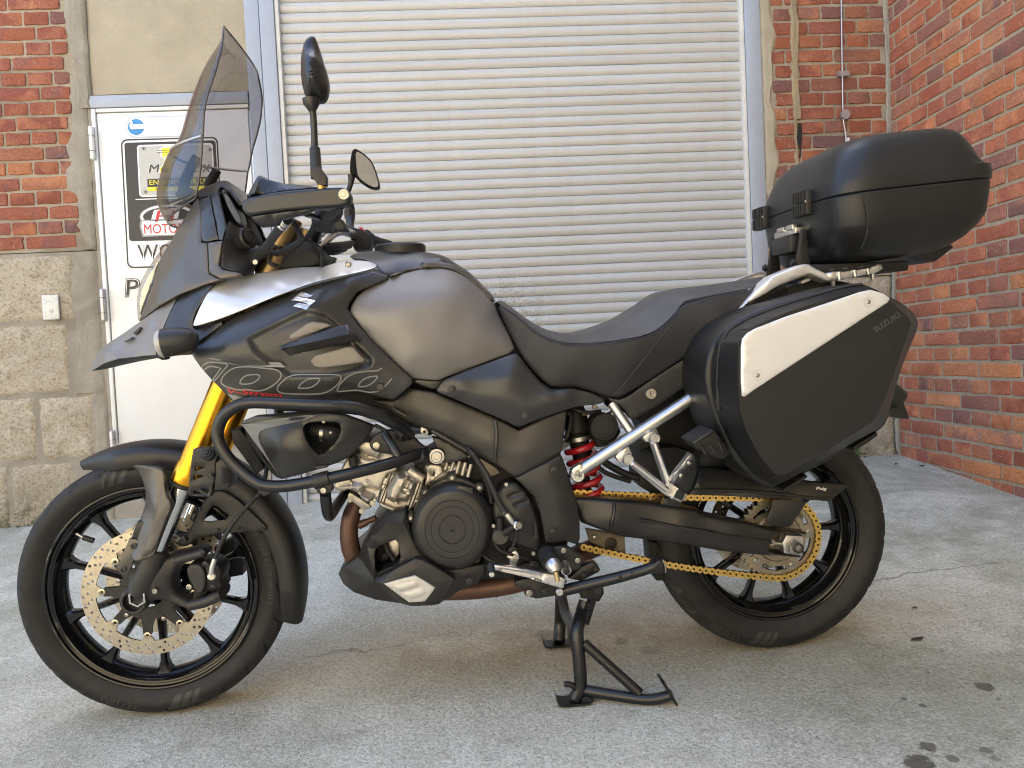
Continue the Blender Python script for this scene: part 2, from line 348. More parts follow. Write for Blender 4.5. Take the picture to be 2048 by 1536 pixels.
def lay_bricks(parent, u0, u1, z0, z1, place, first_header=True, jit=.0015, keep=lambda u, z: True, phase=0.0, alt=False):
    """place(u, z, proud) -> (location, rotation z)"""
    row = 0; z = z0 + PITCH/2
    while z < z1:
        hdr = (row % 2 == 0) == first_header
        step = HP if hdr else SP
        u = u0 - (phase + (.06 if hdr else (.0 if row % 4 < 2 else .127))) % step
        while u < u1 - .015:
            a, b = max(u, u0), min(u+step, u1)
            w = b-a
            if w > .03 and keep((a+b)/2, z):
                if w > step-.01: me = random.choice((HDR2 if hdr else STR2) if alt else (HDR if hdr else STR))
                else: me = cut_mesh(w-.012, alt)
                o = bpy.data.objects.new('brick', me); COL.objects.link(o); o.parent = parent
                loc, rz = place((a+b)/2, z + random.gauss(0, jit), random.uniform(-.0025, .002))
                o.location = loc; o.rotation_euler = (random.gauss(0, .004), random.gauss(0, .006), rz)
            u += step
        z += PITCH; row += 1
# left pier
LZ = 1.48
V, Fs = box_vf(-3.4, -1.868, YW+.005, YW+.25, LZ-.004, 3.2)
pier = mk('brick_pier', V, Fs, M_MORTAR, smooth=0, label='narrow red brick pier left of the white door, above the stone base', category='wall')
lay_bricks(pier, -2.78, -1.935, LZ+.006, 2.86, lambda u, z, p: ((u, YW+p, z), 0), first_header=False, phase=.19)
def rough_strip(name, parent, m, left, right, z0, z1, y, thick=.012, amp=.006, step=.03, seed=1, **props):
    """uneven band of mortar with ragged side edges; left/right are functions of z"""
    r = np.random.default_rng(seed); n = max(2, int((z1-z0)/step)); K = 7; V = []; Fs = []
    for j in range(n+1):
        z = z0+(z1-z0)*j/n
        a, b = left(z) + r.normal(0, amp), right(z) + r.normal(0, amp*.4)
        for k in range(K):
            t = k/(K-1); e = min(t, 1-t)
            V.append((a+(b-a)*t, y - thick*min(1, e*6) + r.normal(0, .0012), z))
    for j in range(n):
        for k in range(K-1): q = j*K+k; Fs.append((q, q+1, q+K+1, q+K))
    o = mk(name, V, Fs, m, parent, smooth=50, **props)
    return o
rough_strip('mortar_patch', pier, M_CEMENT, lambda z: -1.955 + .02*math.sin(z*9) + (.035 if z > 2.35 else 0) + (-.03 if 1.75 < z < 1.9 else 0), lambda z: -1.866, LZ, 3.1, YW+.004, .010, .008, seed=3)
# stone base below it
V, Fs = box_vf(-3.4, -1.862, YW+.006, YW+.3, -.1, LZ-.008)
plinth = mk('stone_plinth', V, Fs, M_CEMENT, smooth=0, label='weathered pale stone block base under the left brick pier', category='wall')
def stone_block(parent, x0, x1, z0, z1, y, seed, amp=.005, proud=.008, rot=None):
    r = np.random.default_rng(seed); nx, nz = max(4, int((x1-x0)/.022)), max(4, int((z1-z0)/.022)); V = []; Fs = []
    ph = r.uniform(0, 9, 6)
    for j in range(nz+1):
        for i in range(nx+1):
            u, v = i/nx, j/nz; e = min(u*(x1-x0), (1-u)*(x1-x0), v*(z1-z0), (1-v)*(z1-z0))
            edge = (i in (0, nx)) or (j in (0, nz))
            x = x0+(x1-x0)*u + (r.normal(0, .003) if edge else 0); z = z0+(z1-z0)*v + (r.normal(0, .003) if edge else 0)
            h = proud*min(1, e/.02) + (0 if edge else r.normal(0, amp*.35) + amp*(math.sin(x*31+ph[0]+3*math.sin(z*17))*.5+math.sin(z*43+ph[1]+2*math.sin(x*23+ph[2]))*.5))
            V.append((x, y-h+(.007 if edge else 0), z))
    for j in range(nz):
        for i in range(nx): a = j*(nx+1)+i; Fs.append((a, a+1, a+nx+2, a+nx+1))
    return mk('stone_block', V, Fs, M_STONE, parent, smooth=80)
def wx(px, py): p = on_y(px, py, YW); return p[0], p[2]
def blk(pa, pb, seed, y=YW+.006):
    (xa, za), (xb, zb) = wx(*pa), wx(*pb)
    return stone_block(plinth, min(xa, xb), max(xa, xb), min(za, zb), max(za, zb), y, seed)
zc = [LZ-.012, wx(100, 645)[1], wx(100, 790)[1], wx(100, 923)[1], .04]
def course(i, xs, seed):
    for k in range(len(xs)-1):
        stone_block(plinth, xs[k]+.004, xs[k+1]-.004, zc[i+1]+.005, zc[i]-.004, YW+.006, seed+k)
course(0, [-3.3, -2.66, wx(150, 580)[0]], 11); course(1, [-3.3, -2.5, wx(139, 700)[0]], 21)
course(2, [-3.3, -2.62, wx(75, 850)[0], wx(190, 850)[0]], 31); course(3, [-3.3, -2.45, wx(18, 960)[0], wx(150, 960)[0]], 41)
rough_strip('cement_patch', plinth, M_CEMENT, lambda z: -2.0+.02*math.sin(z*14), lambda z: -1.872, zc[2], LZ-.01, YW+.006, .012, .008, seed=5)
rough_strip('cement_patch', plinth, M_CEMENT, lambda z: -1.94+.012*math.sin(z*14), lambda z: -1.864, .05, zc[2], YW+.006, .010, .006, seed=6)

# key switch on the plinth
kx0, kz1 = wx(86, 591); kx1, kz0 = wx(123, 639)
ks = empty('key_switch', ((kx0+kx1)/2, YW-.004, kz0), label='small white key switch plate screwed to the stone left of the door', category='switch')
OFF[ks.name] = np.array(ks.location)
bevel_box('face_plate', kx0, kx1, YW-.018, YW-.004, kz0, kz1, mat('ivory_plastic', (.66, .65, .6), .4, 0, .05, 30, dirt=.2), ks, .006, 3)
def disc(name, x, z, y, r, d, m, parent, n=20):
    V = [(x, y, z)]; Fs = []
    for k in range(n):
        a = 2*math.pi*k/n; V += [(x+r*math.cos(a), y, z+r*math.sin(a)), (x+r*math.cos(a), y+d, z+r*math.sin(a))]
    for k in range(n):
        a, b_ = 1+2*k, 1+2*((k+1) % n); Fs += [(0, a, b_), (a, a+1, b_+1, b_)]
    return mk(name, V, Fs, m, parent, 30)
kp = [o for o in ks.children][0]
for (u, v) in ((.17, .17), (.8, .17), (.2, .86), (.82, .85)):
    disc('screw', kx0+(kx1-kx0)*u, kz1-(kz1-kz0)*v, YW-.0192, .0035, .002, M_ZINC, kp, 10)
for u in (.3, .48, .64): disc('indicator_hole', kx0+(kx1-kx0)*u, kz1-(kz1-kz0)*.26, YW-.0186, .002, .001, M_DARK, kp, 8)
kb = disc('key_barrel', kx0+(kx1-kx0)*.5, kz1-(kz1-kz0)*.64, YW-.0215, .0095, .006, M_ZINC, kp, 18)
V, Fs = box_vf((kx0+kx1)/2-.0012, (kx0+kx1)/2+.0012, YW-.0225, YW-.021, kz1-(kz1-kz0)*.64-.005, kz1-(kz1-kz0)*.64+.005); mk('keyhole', V, Fs, M_DARK, kb, 0)

# rendered panel above the door + steel lintel
V, Fs = box_vf(-1.866, -1.075, YW+.012, YW+.25, 2.232, 3.2)
rp = mk('rendered_wall', V, Fs, M_RENDER, smooth=0, label='sandy cement render panel above the white door', category='wall')
rough_strip('render_coat', rp, M_RENDER, lambda z: -1.872+.006*math.sin(z*7), lambda z: -1.078, 2.236, 3.15, YW+.012, .010, .004, .06, seed=8)
V, Fs = box_vf(-1.868, -1.895, YW-.004, YW+.04, 2.17, 2.34)
rough_strip('render_edge', rp, M_CEMENT, lambda z: -1.905, lambda z: -1.84, 2.17, 3.12, YW+.0, .012, .006, seed=9)
bevel_box('steel_lintel', -1.862, -1.078, YW-.006, YW+.05, 2.171, 2.230, M_STEEL, None, .003, label='grey blue steel lintel over the white door', category='lintel')

# door
dr = empty('door', (-1.45, YW+.02, .48), label='white steel door with stickers, behind the front of the motorcycle', category='door')
OFF[dr.name] = np.array(dr.location)
bevel_box('leaf', -1.822, -1.085, YW+.004, YW+.05, .50, 2.146, M_DOOR, dr, .004)
bevel_box('door_frame', -1.846, -1.826, YW-.004, YW+.06, .48, 2.168, M_DOOR, dr, .003)
bevel_box('door_frame', -1.824, -1.080, YW-.002, YW+.06, 2.150, 2.168, M_DOOR, dr, .003)
for zz in (wx(188, 288)[1], wx(222, 893)[1], 1.2):
    hx = -1.842
    h = bevel_box('hinge', hx-.012, hx+.010, YW-.03, YW-.006, zz-.082, zz+.082, M_DOOR if zz > 1.5 else M_ZINC, dr, .008, 3)
    for dz in (-.04, .035):
        V, Fs = box_vf(hx-.0125, hx+.0105, YW-.0305, YW-.0055, zz+dz-.001, zz+dz+.001); mk('hinge_joint', V, Fs, M_DARK, h, 0)
V, Fs = box_vf(-1.862, -1.847, YW+.0, YW+.1, .3, 2.17); mk('jamb_reveal', V, Fs, M_CEMENT, dr, 0)
bevel_box('door_step', -1.86, -1.075, YW-.01, YW+.2, -.05, .475, M_CEMENT, None, .006, label='low grey cement threshold below the white door', category='step')

# roller shutter with its steel posts
sh = empty('roller_shutter', (.27, YW, gz(.27, YW)), label='cream roller shutter of narrow horizontal slats behind the motorcycle', category='shutter')
OFF[sh.name] = np.array(sh.location)
SX0, SX1, SY = -.915, 1.44, YW+.045
zj = on_y(552.4, 26.7, SY)[2]; sp = .0508
prof = []
for k in range(13):
    t = k/12; prof.append((t*sp*.965, -.0105*math.sin(math.pi*t)**.75 - .001))
prof += [(sp*.985, .004), (sp*.985, .010), (0.0, .010), (-.001, .004)]
V = []; Fs = []
for xx in (SX0, SX1):
    for (z, y) in prof: V.append((xx, y, z))
n_ = len(prof)
for k in range(n_): a, b_ = k, (k+1) % n_; Fs.append((a, b_, b_+n_, a+n_))
Fs += [tuple(range(n_)), tuple(range(2*n_-1, n_-1, -1))]
slat = mesh_from('slat', V, Fs, 35); slat.materials.append(M_SLAT)
k = -8
while zj - k*sp > .02:
    o = bpy.data.objects.new('slat', slat); COL.objects.link(o); o.parent = sh
    o.location = Vector((0, SY + random.gauss(0, .0006), zj-k*sp)) - Vector(OFF[sh.name]) ; o.rotation_euler = (random.gauss(0, .010), random.gauss(0, .0003), 0)
    k += 1
V, Fs = box_vf(SX0-.01, SX1+.01, SY+.014, SY+.03, 0, 3.2); mk('shutter_backing', V, Fs, M_DARK, sh, 0)
for (a, b_) in ((-.925, -.906), (1.432, 1.449)): bevel_box('guide_rail', a, b_, YW+.005, YW+.06, .0, 3.2, M_GUIDE, sh, .002)
for (a, b_, y) in ((-1.074, -1.003, YW+.0), (-.999, -.927, YW-.006), (1.451, 1.530, YW-.006)):
    po = bevel_box('post', a, b_, y, YW+.12, -.02, 3.2, M_STEEL, sh, .003)
    for zz in (2.53, 1.86, 1.2, .6):
        disc('rivet', (a+b_)/2+.012, zz + (.15 if a > 0 else 0), y-.0012, .004, .002, M_STEEL, po, 10)
# wall above the visible part, roof edge
V, Fs = box_vf(-14, XW+.3, YW+.02, YW+1.0, 3.2, 7.0)
mk('upper_facade', V, Fs, M_RENDER, smooth=0, kind='structure')
V, Fs = box_vf(-14, -3.4, YW+.02, YW+1.0, -.3, 3.2)
mk('side_facade', V, Fs, M_RENDER, smooth=0, kind='structure')

# brick wall between shutter and corner
zb = wx(1790, 545)[1]
V, Fs = box_vf(1.532, XW+.2, YW+.005, YW+.3, zb-.01, 3.2)
bw = mk('brick_wall', V, Fs, M_MORTAR, smooth=0, label='narrow red brick wall with a mortar-filled crack, right of the shutter', category='wall')
lay_bricks(bw, 1.582, XW-.004, zb, 2.86, lambda u, z, p: ((u, YW+p, z), 0), phase=.05)
rough_strip('plaster_edge', bw, M_RENDER, lambda z: 1.531, lambda z: 1.594+.014*math.sin(z*11)+.012*math.sin(z*29), zb, 3.15, YW+.006, .012, .005, seed=12)
rough_strip('crack_filling', bw, M_PATCH, lambda z: 1.686+.005*math.sin(z*8), lambda z: 1.728+.006*math.sin(z*13+1), 2.0, 3.1, YW+.003, .014, .004, seed=13)
rough_strip('crack_filling', bw, M_PATCH, lambda z: 1.688+.004*math.sin(z*8), lambda z: 1.706+.004*math.sin(z*19), zb, 2.0, YW+.003, .010, .004, seed=14)
rough_strip('open_crack', bw, M_DARK, lambda z: 1.708+.006*math.sin(z*22), lambda z: 1.724+.006*math.sin(z*17), 1.80, 1.98, YW-.004, .001, .003, seed=15)
V, Fs = box_vf(1.532, XW+.2, YW+.016, YW+.3, -.1, zb-.014)
pl2 = mk('corner_stone_wall', V, Fs, M_CEMENT, smooth=0, label='rough stone base under the narrow brick wall in the corner', category='wall')
for k, (a, b_, c_, d_) in enumerate([(1.535, 1.85, .84, zb-.016), (1.86, XW-.006, .84, zb-.016), (1.535, 2.0, .5, .83), (2.01, XW-.006, .5, .83), (1.535, 1.8, .1, .49), (1.81, XW-.006, .1, .49)]):
    stone_block(pl2, a, b_, c_, d_, YW+.01, 60+k, .008)
# thin rod (lightning conductor) with clips
cdn = empty('conductor_rod', (1.98, YW, 1.7), label='thin galvanised rod clipped to the narrow brick wall', category='rod')
OFF[cdn.name] = np.array(cdn.location)

# right hand wall, at a right angle
V, Fs = box_vf(XW+.005, XW+.35, -9, YW+.02, -.2, 7.0)
rw = mk('brick_wall', V, Fs, M_MORTAR2, smooth=0, label='long red and orange brick wall running towards the viewer at right', category='wall')
zg = gz(XW, 3.3) - .06
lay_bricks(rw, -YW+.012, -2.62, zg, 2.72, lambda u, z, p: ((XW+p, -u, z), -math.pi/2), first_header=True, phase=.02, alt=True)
rough_strip('corner_mortar', rw, M_CEMENT, lambda z: XW-.016+.004*math.sin(z*12), lambda z: XW+.012, .15, 2.8, YW-.006, .008, .003, seed=17)
# sunlit building on the other side of the yard, behind the viewer
V, Fs = box_vf(-16, 16, -7.6, -7.0, -.8, 6.5)
mk('opposite_facade', V, Fs, M_CONC2, smooth=0, kind='structure')
# ------------------------------------------------------------------ bike frame of reference
# local X: from the front axle to the rear, local Y: away from the viewer, local Z: up; origin on the ground below the front axle
BO = np.array([-.817, 1.817, 0.0]); _ya, _le = math.radians(2.0), math.radians(2.5)
BX = np.array([math.cos(_ya), math.sin(_ya), 0.0])
BY = -np.array([math.sin(_ya)*math.cos(_le), -math.cos(_ya)*math.cos(_le), -math.sin(_le)])
BZ = np.cross(BX, BY)
BMAT = Matrix(((BX[0], BY[0], BZ[0], BO[0]), (BX[1], BY[1], BZ[1], BO[1]), (BX[2], BY[2], BZ[2], BO[2]), (0, 0, 0, 1)))
def BP(px, py, y=0.0):
    """photo position at lateral offset y -> bike coordinates"""
    d = ray(px, py); o = CAM - BO
    s = (y - o@BY)/(d@BY); q = o + d*s
    return np.array([q@BX, y, q@BZ])
def PX(v):
    """bike coordinates -> photo position"""
    w = BO + BX*v[0] + BY*v[1] + BZ*v[2] - CAM; z = w@FW
    return IW/2 + FPX*(w@IX)/z, IH/2 - FPX*(w@IU)/z
def mpp(y=-.15, px=800):   # metres per photo pixel at this depth
    a, b = BP(px, 900, y), BP(px+10, 900, y); return float(np.linalg.norm(a-b))/10

def inside(poly, P):
    x, y = P[:, 0], P[:, 1]; r = np.zeros(len(P), bool); n = len(poly); j = n-1
    for i in range(n):
        xi, yi = poly[i]; xj, yj = poly[j]
        c = ((yi > y) != (yj > y)) & (x < (xj-xi)*(y-yi)/((yj-yi) if yj != yi else 1e-12)+xi)
        r ^= c; j = i
    return r
def dist_to(poly, P, closed=True):
    d = np.full(len(P), 1e9); n = len(poly)
    for i in range(n if closed else n-1):
        a, b = poly[i], poly[(i+1) % n]; ab = b-a; L = ab@ab
        t = np.clip(((P-a)@ab)/(L if L > 0 else 1e-12), 0, 1)
        d = np.minimum(d, np.linalg.norm(P-(a+t[:, None]*ab), axis=1))
    return d
def chaikin(P, it, closed=True):
    P = np.asarray(P, float)
    for _ in range(it):
        Q = np.roll(P, -1, 0)
        P = np.stack([P*.78+Q*.22, P*.22+Q*.78], 1).reshape(-1, P.shape[1])
    return P
def resample(P, step):
    out = []; n = len(P)
    for i in range(n):
        a, b = P[i], P[(i+1) % n]; k = max(1, int(math.ceil(np.linalg.norm((b-a)[:2])/step)))
        for j in range(k): out.append(a+(b-a)*j/k)
    return np.array(out)
class Field:
    """thin plate surface y(x, z) through control points"""
    def __init__(s, C, lam=1e-5):
        s.C = C[:, :2]; n = len(C); K = s.k(np.linalg.norm(s.C[:, None]-s.C[None], axis=2)) + np.eye(n)*lam
        Pm = np.c_[np.ones(n), s.C]; A = np.zeros((n+3, n+3)); A[:n, :n] = K; A[:n, n:] = Pm; A[n:, :n] = Pm.T
        b = np.zeros(n+3); b[:n] = C[:, 2]
        s.w = np.linalg.lstsq(A, b, rcond=None)[0]
    @staticmethod
    def k(r): return np.where(r > 1e-9, r*r*np.log(np.maximum(r, 1e-9)), 0)
    def __call__(s, P):
        P = np.atleast_2d(P); n = len(s.C)
        return s.k(np.linalg.norm(P[:, None]-s.C[None], axis=2))@s.w[:n] + np.c_[np.ones(len(P)), P]@s.w[n:]
class LinField:
    """faceted surface y(x, z): flat triangles between control points"""
    def __init__(s, C):
        ov, oe, of, _, _, _ = delaunay_2d_cdt([Vector(c[:2]) for c in C], [], [], 0, 1e-7)
        X = np.array([v[:] for v in ov]); d = np.linalg.norm(X[:, None]-C[None, :, :2], axis=2); s.X = X; s.y = C[d.argmin(1), 2]; s.T = [tuple(f) for f in of]
    def __call__(s, P):
        P = np.atleast_2d(P); best = np.full(len(P), -1e9); out = np.zeros(len(P))
        for t in s.T:
            a, b, c = s.X[list(t)]; M = np.array([b-a, c-a]).T; det = np.linalg.det(M)
            if abs(det) < 1e-12: continue
            uv = (P-a)@np.linalg.inv(M).T; w = np.c_[1-uv.sum(1), uv]; mn = w.min(1); k = mn > best
            if mn.max() < -5: pass
            best = np.where(k, mn, best); wc = np.clip(w, 0, 1); wc /= wc.sum(1)[:, None]+1e-12
            out = np.where(k, wc@s.y[list(t)], out)
        return out
def loc3(pts, y):
    return np.array([BP(p[0], p[1], p[2] if len(p) > 2 else y) for p in pts])
FIELD = {}
def panel(name, outline, m, parent, y=-.15, inner=(), thick=.012, r=.006, res=.012, sm=1, bridge=False, holes=(), feats=(), lam=1e-5, key=None, smooth=38, flat_field=None, mirror=False, back=True, lin_=False, **props):
    O = loc3(outline, y); I = loc3(inner, y) if len(inner) else np.zeros((0, 3))
    C = np.r_[O, I][:, [0, 2, 1]]
    fld = flat_field if flat_field is not None else (LinField(C) if lin_ else Field(C, lam))
    B = O[:, [0, 2]]
    if sm: B = chaikin(B, sm)
    B = resample(B, res*.8)
    hb = []
    for h in holes:
        H3 = loc3(h, y); Hc = H3[:, [0, 2]]; hb.append(resample(chaikin(Hc, 1) if len(h) > 2 else Hc, res*.7))
    # orientation
    A2 = np.sum(B[:, 0]*np.roll(B[:, 1], -1)-np.roll(B[:, 0], -1)*B[:, 1])
    if A2 < 0: B = B[::-1]
    lo, hi = B.min(0), B.max(0)
    gx, gy = np.meshgrid(np.arange(lo[0], hi[0], res), np.arange(lo[1], hi[1], res*.9))
    gx = gx + (np.arange(gx.shape[0]) % 2)[:, None]*res*.5
    G = np.c_[gx.ravel(), gy.ravel()]
    G = G[inside(B, G)]
    nrm = np.roll(B, -1, 0)-np.roll(B, 1, 0); nrm = np.c_[-nrm[:, 1], nrm[:, 0]]; nrm /= np.linalg.norm(nrm, axis=1)[:, None]+1e-12
    rings = []
    if r > 0:
        for f in (.15, .5, 1.0):
            Rg = B+nrm*r*f
            ok = inside(B, Rg) & (dist_to(B, Rg) > r*f*.93); rings.append(Rg[ok])
    if len(G): G = G[dist_to(B, G) > max(r*1.25, res*.45)]
    pts = [B]+hb; nb = len(B); faces = [list(range(nb))]; k = nb; edges = []
    for h in hb:
        edges += [(k+i, k+(i+1) % len(h)) for i in range(len(h))]; k += len(h)
    for f in feats:
        Fp = loc3(f[0], y)[:, [0, 2]]
        A3 = np.sum(Fp[:, 0]*np.roll(Fp[:, 1], -1)-np.roll(Fp[:, 0], -1)*Fp[:, 1]); Fr = resample(Fp if A3 > 0 else Fp[::-1], res*.6)
        fn = np.roll(Fr, -1, 0)-np.roll(Fr, 1, 0); fn = np.c_[-fn[:, 1], fn[:, 0]]; fn /= np.linalg.norm(fn, axis=1)[:, None]+1e-12
        for off in (-1.05, -.35, .35, 1.05):
            Fo = Fr+fn*off*f[2]; Fo = Fo[inside(B, Fo)]
            if len(Fo): Fo = Fo[dist_to(B, Fo) > res*.3]
            if len(Fo): Fo = Fo[np.abs(dist_to(Fp, Fo)-abs(off)*f[2]) < f[2]*.15]; rings.append(Fo)
        if len(G): G = G[dist_to(Fp, G) > f[2]*1.25]
    if isinstance(fld, LinField):
        es = {}
        for t in fld.T:
            q3 = np.c_[fld.X[list(t)], fld.y[list(t)]]; n3 = np.cross(q3[1]-q3[0], q3[2]-q3[0]); n3 = n3/(np.linalg.norm(n3)+1e-15)*np.sign(n3[2]+1e-15)
            for i in range(3): es.setdefault(tuple(sorted((t[i], t[(i+1) % 3]))), []).append(n3)
        for (i, j), nn3 in es.items():
            if len(nn3) < 2 or nn3[0]@nn3[1] > .9995: continue
            a_, b_ = fld.X[i], fld.X[j]; k = int(np.linalg.norm(b_-a_)/(res*.6))
            if k > 1:
                Q = a_+(b_-a_)*np.linspace(0, 1, k+1)[:, None]; Q = Q[inside(B, Q)]
                if len(Q): Q = Q[dist_to(B, Q) > max(r*1.1, res*.3)]
                if len(Q):
                    rings.append(Q)
                    if len(G): G = G[np.min(np.linalg.norm(G[:, None]-Q[None], axis=2), axis=1) > res*.45]
    X = np.concatenate(pts+rings+[G]) if len(G) or rings else np.concatenate(pts)
    nb_ = sum(map(len, pts)); seen = set(); kp_ = list(range(nb_))
    for i in range(nb_): seen.add((round(X[i, 0]/(res*.3)), round(X[i, 1]/(res*.3))))
    for i in range(nb_, len(X)):
        k_ = (round(X[i, 0]/(res*.22)), round(X[i, 1]/(res*.22)), 1)
        if k_ not in seen: seen.add(k_); kp_.append(i)
    X = X[kp_]
    for h in hb:
        keep = np.ones(len(X), bool); q = slice(sum(map(len, pts)), None)
        keep[q] = ~(inside(h, X[q]) | (dist_to(h, X[q]) < res*.3)); X = X[keep]
    ov, oe, of, _, _, _ = delaunay_2d_cdt([Vector(p) for p in X], edges, faces, 1, 1e-6)
    X = np.array([v[:] for v in ov]); Fc = [tuple(f) for f in of]
    if hb:
        cen = np.array([X[list(f)].mean(0) for f in Fc]); kill = np.zeros(len(Fc), bool)
        for h in hb: kill |= inside(h, cen)
        Fc = [f for f, q in zip(Fc, kill) if not q]
    d = dist_to(B, X)
    for h in hb: d = np.minimum(d, dist_to(h, X))
    Y = fld(X)
    if r > 0: e = np.clip(r-d, 0, r); Y = Y + r-np.sqrt(np.maximum(r*r-e*e, 0))
    for f in feats:
        Fp = loc3(f[0], y)[:, [0, 2]]; dd = dist_to(Fp, X); ins = inside(Fp, X)
        wgt = np.clip(np.where(ins, dd, -dd)/f[2]*.5+.5, 0, 1) if len(f) < 4 else np.clip(dd/f[2], 0, 1)*ins
        wgt = wgt*wgt*(3-2*wgt); Y = Y + f[1]*wgt
    n = len(X); V = [(X[i, 0], Y[i], X[i, 1]) for i in range(n)]
    # border edges
    cnt = {}
    for f in Fc:
        for i in range(len(f)):
            a, b = f[i], f[(i+1) % len(f)]; cnt[(a, b)] = cnt.get((a, b), 0)+1
    bord = [(a, b) for (a, b) in cnt if (b, a) not in cnt]
    Fs = list(Fc)
    if bridge:
        V += [(X[i, 0], -Y[i], X[i, 1]) for i in range(n)]
        Fs += [tuple(n+i for i in reversed(f)) for f in Fc]
        Fs += [(b, a, n+a, n+b) for a, b in bord]
    else:
        bi = sorted({v for e in bord for v in e}); mp = {v: n+i for i, v in enumerate(bi)}
        if back:
            V += [(X[i, 0], Y[i]+thick, X[i, 1]) for i in range(n)]
            Fs += [tuple(n+i for i in reversed(f)) for f in Fc]; Fs += [(b, a, n+a, n+b) for a, b in bord]
        else:
            V += [(X[i, 0], Y[i]+thick, X[i, 1]) for i in bi]; Fs += [(b, a, mp[a], mp[b]) for a, b in bord]
    if key: FIELD[key] = fld
    V = np.array(V)
    if mirror: mk(name, V*np.array([1, -1, 1]), [tuple(reversed(f)) for f in Fs], m, parent, smooth, fix=False)
    return mk(name, V, Fs, m, parent, smooth, fix=False, **props)
def surf(fld, px, py, dy=-.001, y0=-.2):
    y = y0
    for _ in range(6): q = BP(px, py, y); y = float(fld(q[[0, 2]])[0])
    return BP(px, py, y) + np.array([0, dy, 0])
def ribbon(name, polys, width, fld, m, parent, dy=-.0012, closed=False, step=8, **props):
    """flat printed line following a surface; width in photo pixels"""
    V = []; Fs = []
    for pl in polys:
        P = np.array([p[:2] for p in pl], float)
        if closed: P = chaikin(P, 1)
        n0 = len(P); Q = []
        for i in range(n0 if closed else n0-1):
            a, b = P[i], P[(i+1) % n0]; k = max(1, int(np.linalg.norm(b-a)/step)); Q += [a+(b-a)*j/k for j in range(k)]
        if not closed: Q.append(P[-1])
        Q = np.array(Q); n = len(Q)
        tg = (np.roll(Q, -1, 0)-np.roll(Q, 1, 0)) if closed else np.gradient(Q, axis=0)
        tg /= np.linalg.norm(tg, axis=1)[:, None]+1e-9; nn = np.c_[-tg[:, 1], tg[:, 0]]*width/2
        b0 = len(V)
        for q, w in zip(Q, nn): V += [surf(fld, *(q+w), dy), surf(fld, *(q-w), dy)]
        for i in range(n if closed else n-1):
            a, b = b0+2*i, b0+2*((i+1) % n); Fs.append((a, a+1, b+1, b))
    return mk(name, V, Fs, m, parent, 0, fix=False, **props)
def decal(name, polys, fld, m, parent, dy=-.0012, res=.01, **props):
    V = []; Fs = []
    for pl in polys:
        P = resample(np.array([BP(p[0], p[1], -.2)[[0, 2]] for p in pl]), res)
        ring = np.array([PX((q[0], -.2, q[1])) for q in P])
        tri = tessellate_polygon([[Vector((p[0], p[1], 0)) for p in ring]])
        b0 = len(V); V += [surf(fld, *q, dy) for q in ring]; Fs += [tuple(b0+i for i in t) for t in tri]
    return mk(name, V, Fs, m, parent, 0, fix=False, **props)
def text_on(name, s, m, parent, org, xdir, h, fld=None, y=-.2, dy=-.0012, shear=0.0, bold=0.0, stretch=1.0, fit=None, extrude=0.0, **props):
    """text whose base line starts at photo position org, runs along xdir (photo direction), cap height h photo px"""
    V, Fs = text_mesh(s, 0, bold, 0)
    u = np.array(xdir, float); u /= np.linalg.norm(u); v = np.array([u[1], -u[0]])
    sc = h/.70; wx_ = V[:, 0].max()
    sx = fit/wx_ if fit else sc*stretch
    out = []
    for p in V:
        q = np.array(org[:2]) + u*(p[0]*sx + shear*p[1]*sc) + v*(p[1]*sc)
        out.append(surf(fld, *q, dy) if fld is not None else BP(q[0], q[1], y+dy))
    return mk(name, out, Fs, m, parent, 0, fix=False, **props)
def sweep(P, rad, n=14, closed=False, cap=True):
    P = np.asarray(P, float); N = len(P); rad = np.broadcast_to(np.asarray(rad, float), (N,))
    tg = np.gradient(P, axis=0) if not closed else np.roll(P, -1, 0)-np.roll(P, 1, 0)
    tg /= np.linalg.norm(tg, axis=1)[:, None]+1e-12
    ref = np.array([0, 1, 0]) if abs(tg[0][1]) < .9 else np.array([1, 0, 0])
    u = ref-tg[0]*(ref@tg[0]); u /= np.linalg.norm(u); V = []; Fs = []
    for i in range(N):
        if i:
            u = u-tg[i]*(u@tg[i]); u /= np.linalg.norm(u)+1e-12
        w = np.cross(tg[i], u)
        for k in range(n):
            a = 2*math.pi*k/n; V.append(P[i]+rad[i]*(u*math.cos(a)+w*math.sin(a)))
    for i in range(N-1 if not closed else N):
        j = (i+1) % N
        for k in range(n): Fs.append((i*n+k, i*n+(k+1) % n, j*n+(k+1) % n, j*n+k))
    if cap and not closed: Fs += [tuple(range(n-1, -1, -1)), tuple((N-1)*n+k for k in range(n))]
    return V, Fs
def catmull(P, k=6, closed=False):
    P = np.asarray(P, float); n = len(P); out = []
    g = lambda i: P[i % n] if closed else P[min(max(i, 0), n-1)]
    for i in range(n if closed else n-1):
        a, b, c, d = g(i-1), g(i), g(i+1), g(i+2)
        for j in range(k):
            t = j/k; out.append(.5*((2*b)+(-a+c)*t+(2*a-5*b+4*c-d)*t*t+(-a+3*b-3*c+d)*t**3))
    if not closed: out.append(P[-1])
    return np.array(out)
def tube(name, pts, rad, m, parent, y=-.15, k=6, n=14, smooth_path=True, mirror=False, closed=False, px=True, **props):
    P = loc3(pts, y) if px else np.asarray(pts, float)
    R = rad
    if smooth_path and len(P) > 2:
        if np.ndim(rad): R = catmull(np.c_[rad, rad, rad], k, closed)[:, 0]
        P = catmull(P, k, closed)
    V, Fs = sweep(P, R, n, closed)
    if mirror:
        mk(name, np.array(V)*np.array([1, -1, 1]), [tuple(reversed(f)) for f in Fs], m, parent, 50)
    return mk(name, V, Fs, m, parent, 50, **props)
